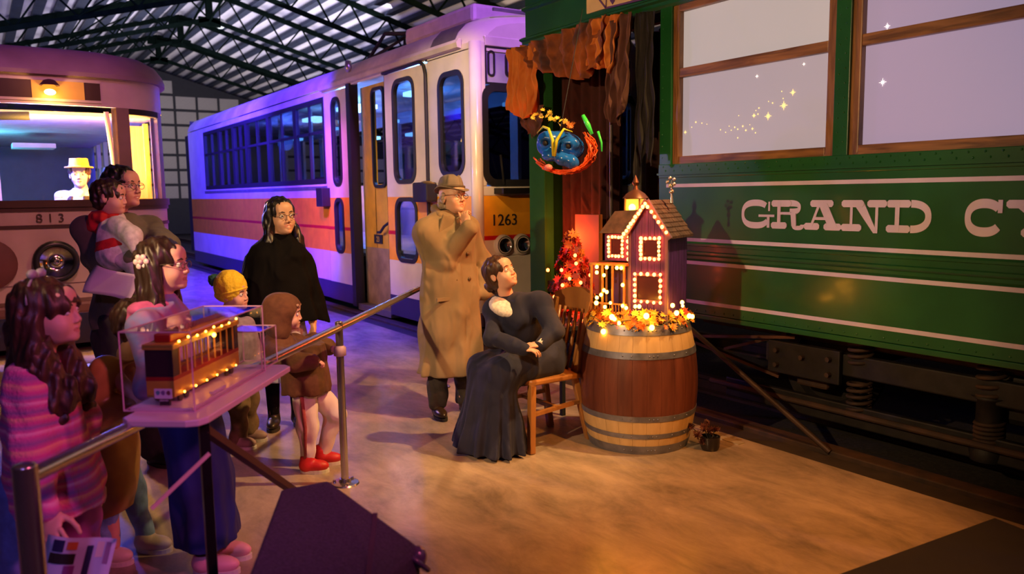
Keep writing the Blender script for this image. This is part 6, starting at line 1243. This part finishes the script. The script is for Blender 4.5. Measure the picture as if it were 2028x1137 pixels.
for i in range(44):
    r1 = .17+.02*rnd.random(); z0 = -.1+.05*rnd.random(); tl = rnd.uniform(-.15, .35); pts = []
    a0 = rnd.uniform(-2.6, -1.8); a1 = rnd.uniform(-.4, .9)
    for k in range(12):
        a = a0+(a1-a0)*k/11; pts.append(MM @ Vector((.05*math.cos(k*.9+i)+.02, r1*1.05*math.cos(a)+.02+.008*math.sin(k*2+i), .02+.15*math.sin(a)*(.9+.1*rnd.random())+tl*.03)))
    MB().tube(pts, .0045, 5).build('net_strand', mat('net_orange', (.8, .10, .01), .4), Ms, True)
for q, c in (((.03, -.06, .17), 0), ((.02, .0, .16), 0), ((.03, .05, .15), 1), ((.02, -.12, .2), 0), ((.0, -.17, .17), 0)):
    for i in range(5): leaf_(MM @ (Vector(q)+Vector((rnd.uniform(-.02, .02), rnd.uniform(-.03, .03), rnd.uniform(-.01, .03)))), .022, (rnd.uniform(-1, 1), rnd.uniform(-1, 1), rnd.uniform(0, 1)), leafs[c], Ms)
MB().tube([MM @ Vector(q) for q in ((.05, .13, .22), (.06, .17, .17), (.05, .2, .12))], [.014, .02, .012], 6).tube([MM @ Vector(q) for q in ((.04, .23, .14), (.04, .26, .08), (.04, .27, .03))], [.01, .008, .006], 6).build('green_ribbon', mat('ribbon_green_glow', (.05, .6, .05), .3, es=.15, em=(.1, 1, .1)), Ms, True)  # faint emission brightens the ribbon, which is no lamp
MB().tube([mc+Vector((0, 0, .12)), mc+Vector((.3, .1, 1.05))], .003, 4).build('cord', black, Ms)

# ---------------------------------------------------------------- rail and posts
steel = mat('polished_steel', (.55, .52, .50), .22, .95, nz=.05); 
P1, P2, P3 = Vector((.053, 2.291, .905)), Vector((1.602, 4.10, .885)), at(868, 553, 6.55)
P0 = P1+(P1-P2).normalized()*.0
R_ = MB().tube([P1, P2], .021, 16).tube([P2, P3], .021, 16).build('hand_rail', steel, None, autos=True)
Rl = empty('barrier_rail', tuple(P2*1.0-Vector((0, 0, P2.z))), label='polished steel barrier rail on round posts in front of the visitors', cat='barrier'); bpy.data.objects.remove(R_)
MB().tube([P1+Vector((0, 0, 0)), P2], .021, 16).build('hand_rail', steel, Rl, autos=True); MB().tube([P2, P3], .021, 16).build('hand_rail', steel, Rl, autos=True)
for P_ in (P1, P2, P3):
    x, y, z = P_; big_ = P_ is P1
    MB().tube([(x, y, .02), (x, y, z+.03)], .030 if big_ else .021, 20).build('post', steel, Rl, autos=True); MB().ball((x, y, z+.03), .030 if big_ else .021, 14, (1, 1, .4)).build('post_cap', steel, Rl, True)
    MB().lathe([(0, .03), (.03, .03), (.035, .012), (.075, .008), (.08, 0)], (x, y, 0), 24).build('post_base', steel, Rl, autos=True)
    for a in (0.4, 2.5, 4.6): MB().lathe([(0, .02), (.008, .02), (.009, .006)], (x+.06*math.cos(a), y+.06*math.sin(a), 0), 8).build('bolt', steel, Rl)
MB().lathe([(.021, -.03), (.034, -.025), (.034, .02), (.021, .03)], (P2.x, P2.y, P2.z-.13), 16).build('collar', mat('collar_plastic', (.4, .28, .3), .5), Rl, True); MB().ball((P2.x-.03, P2.y+.02, P2.z-.12), .02, 8).build('collar_knob', mat('collar_plastic', (.4, .28, .3), .5), Rl, True)

# ---------------------------------------------------------------- display table with model tram in acrylic cases
c0, c1, c2 = Vector((.30, 2.56, 0)), Vector((.50, 2.40, 0)), Vector((.97, 2.98, 0)); TZ = .93
c0, c1, c2 = [Vector(q) for q in [(.0, .0, .0)]*3]
def onz(px, py, z): d = RW @ np.array([(px-CX)/F, (py-CY)/F, 1.]); t = (z-CH)/d[2]; return Vector((d[0]*t, d[1]*t, z))
c0, c1, c2 = onz(233, 832, TZ), onz(398, 834, TZ), onz(580, 722, TZ); e1 = (c2-c1); e1n = e1.normalized(); e2 = e1n.cross(Vector((0, 0, 1))); wd = abs((c0-c1).dot(e2)); e2 = e2*(1 if (c0-c1).dot(e2) > 0 else -1)
Tb = empty('display_table', tuple(((c0+c2)/2)*1.0-Vector((0, 0, TZ))), label='narrow display table with pale pinkish top and black legs', cat='table')
pt = mat('table_top_pink_white', (.62, .50, .58), .35, nz=.05)
L_e = e1.length; poly = [(0, .05), (.015, .015), (.05, 0), (L_e-.03, 0), (L_e, .03), (L_e, wd), (.03, wd), (0, wd-.03)]
MB().prism(poly, c1-Vector((0, 0, .022)), e1n, e2, (0, 0, .022)).build('table_top', pt, Tb, bevel=.004)
lgm = mat('leg_black_metal', (.015, .014, .016), .25, .4)
lt = onz(428, 842, TZ-.03); lt = Vector((lt.x, lt.y, 0))+e2*.05+e1n*.02; lgp = [lt, lt+e2*(wd-.06)-e1n*.05, lt+e1n*(L_e-.25)+e2*.02, lt+e1n*(L_e-.25)+e2*(wd-.06)]
MB().beam(lt+Vector((0, 0, TZ-.022)), lt, .03, .03).build('leg', lgm, Tb, bevel=.003); MB().beam(lt+Vector((0, 0, TZ-.05)), at(600, 985, 3.2), .035, .022).build('brace', mat('leg_brown', (.07, .03, .02), .5), Tb)

acr = glass('acrylic', (.93, .9, .95), 1.0, .03, .025); edge = mat('acrylic_edge', (.65, .42, .52), .25, alpha=.75)
def case(label, o, L, Wd, z0, z1, th=.004):
    Cs = empty('acrylic_case', tuple(o), label=label, cat='display case')
    cr = [o+e1n*a+e2*b for a, b in ((0, 0), (L, 0), (L, Wd), (0, Wd))]
    for i in range(4):
        a, b = cr[i], cr[(i+1) % 4]; MB().add([a+Vector((0, 0, z0-o.z)), b+Vector((0, 0, z0-o.z)), b+Vector((0, 0, z1-o.z)), a+Vector((0, 0, z1-o.z))], [(0, 1, 2, 3)]).build('case_panel', acr, Cs)
        MB().beam(a+Vector((0, 0, z0-o.z)), a+Vector((0, 0, z1-o.z)), th).build('case_edge', edge, Cs); MB().beam(a+Vector((0, 0, z1-o.z)), b+Vector((0, 0, z1-o.z)), th).build('case_edge', edge, Cs); MB().beam(a+Vector((0, 0, z0-o.z+.002)), b+Vector((0, 0, z0-o.z+.002)), th).build('case_edge', edge, Cs)
    MB().add([q+Vector((0, 0, z1-o.z)) for q in cr], [(0, 1, 2, 3)]).build('case_lid', acr, Cs); return Cs
oc = onz(386, 816, TZ); oc2 = onz(512, 735, TZ); Lc = (oc2-oc).dot(e1n); wc = (onz(252, 812, TZ)-oc).dot(e2)
hc_ = .255
case('large clear acrylic case over the model tram on the display table', oc, Lc, wc, TZ, TZ+hc_)
case('smaller clear acrylic case behind the large one on the display table', oc+e1n*(Lc+.02)+e2*.02, .16, .14, TZ, TZ+.15)
bs = MB().prism([(.0, .01), (Lc-.01, .01), (Lc-.01, wc-.02), (.0, wc-.02)], oc, e1n, e2, (0, 0, .012)).build('plinth_board', pt, None, bevel=.002); tag(bs, 'pale plinth board under the model tram inside the large case', 'plinth')
# the model tram
mo = oc+e1n*.04+e2*(wc*.36); mz = TZ+.035; ZS = 1.55; Mt = empty('model_tram', (mo.x, mo.y, TZ+.012), label='toy sized yellow and red model tram with orange lights in the large case', cat='model tram')
ML, MWd, MH = Lc-.08, wc*.40, .12
def mbx(a0, a1, b0, b1, z0, z1, m, name, bev=0): 
    mb = MB(); vs = [mo.xy.to_3d()+e1n*a+e2*b+Vector((0, 0, z)) for z in (mz+(z0-mz)*ZS if z0 > mz else z0, mz+(z1-mz)*ZS if z1 > mz else z1) for a, b in ((a0, b0), (a1, b0), (a1, b1), (a0, b1))]
    return mb.add(vs, [(0, 3, 2, 1), (4, 5, 6, 7), (0, 1, 5, 4), (1, 2, 6, 5), (2, 3, 7, 6), (3, 0, 4, 7)]).build(name, m, Mt, bevel=bev)
my = mat('model_yellow', (.50, .30, .04), .4, nz=.2); mr = mat('model_red', (.3, .02, .015), .4); mk_ = mat('model_dark', (.03, .012, .02), .4)
mbx(0, ML, 0, MWd, mz, mz+.035, my, 'lower_body', .002); mbx(.0, ML, .0, MWd, mz+.035, mz+.043, mr, 'belt'); mbx(0, .04, 0, MWd, mz+.043, mz+.10, mk_, 'front_end', .002); mbx(ML-.03, ML, 0, MWd, mz+.043, mz+.10, mk_, 'rear_end', .002)
for i in range(9): a = .045+i*(ML-.09)/8; mbx(a, a+.006, 0, .004, mz+.043, mz+.10, my, 'window_post')
for i in range(9): a = .045+i*(ML-.09)/8; mbx(a, a+.006, MWd-.004, MWd, mz+.043, mz+.10, my, 'window_post')
mbx(-.005, ML+.005, -.005, MWd+.005, mz+.10, mz+.112, my, 'roof_edge', .003); mbx(.03, ML-.03, MWd*.2, MWd*.8, mz+.112, mz+.13, mr, 'clerestory', .004)
mbx(.06, ML-.04, MWd*.4, MWd*.6, mz+.05, mz+.055, mat('model_brown', (.15, .06, .02), .5), 'bench')
for a in (.05, .09, ML-.1, ML-.06):
    for b in (0.004, MWd-.012): MB().lathe([(0, -.004), (.014, -.004), (.014, .004), (0, .004)], (0, 0, 0), 14, Matrix.Translation(mo.xy.to_3d()+e1n*a+e2*(b+.004)+Vector((0, 0, TZ+.027))) @ frame_of(e1n, e2).to_4x4()).build('wheel', mk_, Mt)
for i in range(8): bulb(mo.xy.to_3d()+e1n*(.03+i*(ML-.06)/7)-e2*.01+Vector((0, 0, mz+.178+.004*math.sin(i*2))), Mt, .38, bulbY)
bulb(mo.xy.to_3d()+e1n*(ML*.55)-e2*.012+Vector((0, 0, mz+.155)), Mt, .75, bulbY)
for i in range(6): bulb(mo.xy.to_3d()+e1n*(.05+i*(ML-.1)/5)-e2*.008+Vector((0, 0, mz+.008)), Mt, .3, bulbY)
point('model_tram_light', tuple(mo.xy.to_3d()+e1n*(ML*.5)-e2*.05+Vector((0, 0, mz+.13))), .22, (1, .45, .06), .02)
cdm = MB(); ca, cb2 = mo.xy.to_3d()-e1n*.012+e2*(-.005)+Vector((0, 0, TZ+.04)), None
def cardat(a, b0, b1, z0, z1, m, name, par=None, label=None, cat=None):
    mb = MB(); vs = [mo.xy.to_3d()+e1n*(a+d)+e2*b+Vector((0, 0, z)) for d in (0, -.002) for b, z in ((b0, z0), (b1, z0), (b1, z1), (b0, z1))]
    o = mb.add(vs, [(0, 1, 2, 3), (7, 6, 5, 4), (0, 4, 5, 1), (1, 5, 6, 2), (2, 6, 7, 3), (3, 7, 4, 0)]).build(name, m, par); return tag(o, label, cat)
cd = cardat(-.015, .0, .058, TZ+.036, TZ+.068, mat('card_white', (.66, .6, .72), .5), 'picture_card', None, 'small white card with three round pictures propped on the front of the model tram', 'card')
for k, (b, m) in enumerate(((.046, mat('blot_teal', (.1, .3, .35), .5)), (.029, mat('blot_violet', (.2, .12, .3), .5)), (.011, mat('blot_maroon', (.18, .05, .08), .5)))):
    q = mo.xy.to_3d()-e1n*.0176+e2*b+Vector((0, 0, TZ+.055)); mb = MB(); mb.add([q]+[q+e2*.0068*math.cos(t)*(1+.15*math.sin(3*t+k))+Vector((0, 0, .0075*math.sin(t))) for t in np.linspace(0, 2*PI, 15)[:-1]], [(0, 1+i, 1+(i+1) % 14) for i in range(14)]).build('picture', m, cd)
cardat(-.014, .008, .048, TZ+.026, TZ+.034, mk_, 'name_plate', Mt); rot_ = facing(-e1n)
text('name_plate_text', 'GRAND', .0085, mo.xy.to_3d()-e1n*.0165+e2*.028+Vector((0, 0, TZ+.027)), rot_, mat('card_white', (.66, .6, .72), .5), Mt, .0004)
mbx(-.012, -.002, .012, .045, TZ+.012, TZ+.026, mk_, 'coupler')
tk = MB().beam(oc+e1n*.16-e2*-.02+Vector((0, 0, .02)), oc+e1n*.26-e2*-.02+Vector((0, 0, .02)), .012, .01).build('label_strip', mat('card_white', (.66, .6, .72), .5)); tag(tk, 'short pale label strip beside the model tram in the large case', 'label')
# pale strap hanging off the table leg
a = at(415, 898, 2.35); b = at(300, 1008, 2.25); st_ = MB().beam(a, b, .004, .012).build('strap', mat('strap_pink_white', (.6, .42, .42), .6)); tag(st_, 'pale strap stretched down from the table leg', 'strap')

# ---------------------------------------------------------------- loudspeaker, black box, paper, bits on the floor
sb = [onz(548, 966, .42), onz(640, 950, .42)]
spm = mat('speaker_black_carpet', (.045, .032, .07), .9, nz=.3, sc=120, bump=.4)
Sp = empty('stage_speaker', (1.05, 2.75, 0), label='black carpeted wedge loudspeaker on the floor, lower middle foreground', cat='speaker')
v = [at(556, 968, 2.55), at(650, 950, 2.62), at(832, 1082, 2.25), at(760, 1150, 2.02), at(490, 1142, 2.0)]
v = [Vector((q.x, q.y, q.z)) for q in v]; ctrb = Vector((1.05, 2.6, 0))
low = [Vector((q.x, q.y, 0)) for q in v]
mb = MB(); n = 5; mb.add(v+low, [(0, 1, 2, 3, 4)[::-1]]+[(i, (i+1) % n, n+(i+1) % n, n+i) for i in range(n)]+[tuple(range(n, 2*n))])
bpy_o = mb.build('cabinet', spm, Sp, bevel=.012)
cn = v[2]+Vector((-.012, .0, -.03)); MB().ball(tuple(cn), .034, 12, (.9, .9, 1)).build('corner_protector', mat('protector_plastic', (.10, .07, .14), .25, coat=.5), Sp, True); MB().tube([cn+Vector((-.03, -.03, .02)), cn+Vector((.02, -.03, -.03)), cn+Vector((.03, .02, -.05))], .008, 6).build('corner_screw_rib', mat('protector_plastic', (.10, .07, .14), .25), Sp, True)
m1 = v[1].lerp(v[2], .55); m2 = v[3].lerp(v[4], .12); MB().beam(m1+Vector((0, 0, -.002)), m2+Vector((0, 0, -.002)), .014, .01).build('edge_trim', mat('speaker_seam', (.06, .025, .06), .8), Sp)
q = [onz(1970, 1026, .12), onz(2120, 1085, .12), onz(2000, 1330, .12), onz(1500, 1196, .12)]
mb = MB(); mb.add(q+[Vector((p_.x, p_.y, 0)) for p_ in q], [(3, 2, 1, 0), (4, 5, 6, 7), (0, 1, 5, 4), (1, 2, 6, 5), (2, 3, 7, 6), (3, 0, 4, 7)]); o = mb.build('black_platform', mat('platform_black', (.010, .008, .011), .7, nz=.2)); tag(o, 'low black platform in the lower right foreground', 'platform')
o4 = [at(52, 1070, 2.42), at(228, 1066, 2.30), at(205, 1150, 2.22), at(30, 1160, 2.35)]
o4 = [at(96, 1058, 2.36), at(228, 1070, 2.33), at(196, 1200, 2.28), at(62, 1190, 2.31)]
fl_ = MB().grid([[o4[0].lerp(o4[1], u/6).lerp(o4[3].lerp(o4[2], u/6), w_/6)+tocam*.012*math.sin(u*.9) for w_ in range(7)] for u in range(7)]).build('printed_leaflet', mat('leaflet_blue_white', (.45, .5, .75), .6, nz=.1), None, True, solid=.001); tag(fl_, 'blue white printed leaflet with dark patches in the striped girl\'s hand', 'leaflet')
def patch(u0, u1, w0, w1, m, name):
    P_ = lambda u, w_: o4[0].lerp(o4[1], u).lerp(o4[3].lerp(o4[2], u), w_)+tocam*(.012*math.sin(u*6*.9)+.002)
    MB().grid([[P_(u0+(u1-u0)*i/4, w0+(w1-w0)*j/2) for j in range(3)] for i in range(5)]).build(name, m, fl_)
nvp = mat('print_navy', (.02, .02, .09), .5); patch(.14, .32, .04, .22, nvp, 'printed_picture'); patch(.12, .50, .24, .40, black, 'printed_block'); patch(.36, .5, .06, .18, mat('print_orange', (.5, .15, .05), .5), 'printed_picture'); patch(.62, .70, .12, .9, nvp, 'printed_text_column'); patch(.38, .52, .42, .9, mat('print_purple', (.2, .05, .25), .5), 'printed_picture'); patch(.74, .84, .06, .3, mat('print_cream', (.7, .6, .6), .5), 'printed_picture'); patch(.86, .94, .06, .4, mat('print_mauve', (.35, .2, .4), .5), 'printed_picture')
# dark flower pot by the barrel
fp_ = onz(1406, 890, 0); Fp = empty('flower_pot', tuple(fp_), label='small black pot of dark red dried flowers beside the barrel', cat='flower pot')
MB().lathe([(0, .005), (.05, .0), (.058, .02), (.062, .085), (.055, .085), (.05, .07), (0, .07)], tuple(fp_), 20).build('pot', mat('pot_black', (.015, .012, .014), .25), Fp, autos=True)
dr = mat('flower_dark_red', (.08, .015, .01), .6, nz=.4)
for x, y, z, r in ((0, 0, .12, .03), (-.035, .02, .14, .032), (.035, -.01, .125, .028), (-.07, .04, .10, .035), (-.09, .07, .14, .028), (.0, .03, .16, .022), (-.06, .0, .06, .03)):
    for k in range(7): leaf_(fp_+Vector((x+rnd.uniform(-.012, .012), y+rnd.uniform(-.012, .012), z+rnd.uniform(-.012, .012))), r*.8, (rnd.uniform(-1, 1), rnd.uniform(-1, 1), rnd.uniform(0, 1)), dr, Fp, 'petal')
    MB().tube([fp_+Vector((x*.3, y*.3, .07)), fp_+Vector((x, y, z))], .003, 5).build('stem', black, Fp)
for k, (x, y) in enumerate(((3.95, 3.35), (4.0, 3.6), (4.0, 3.85))):
    tile_ = MB().box((x-.06, y-.09, 0), (x+.0, y+.09, .006)).build('floor_plate', mat('plate_pale', (.4, .33, .25), .6), None); tag(tile_, ('nearest pale plate at the kerb, just right of the barrel foot', 'middle one of the pale plates at the kerb right of the barrel', 'farthest pale plate at the kerb, partly behind the barrel')[k], 'plate', 'pale plates along the kerb')
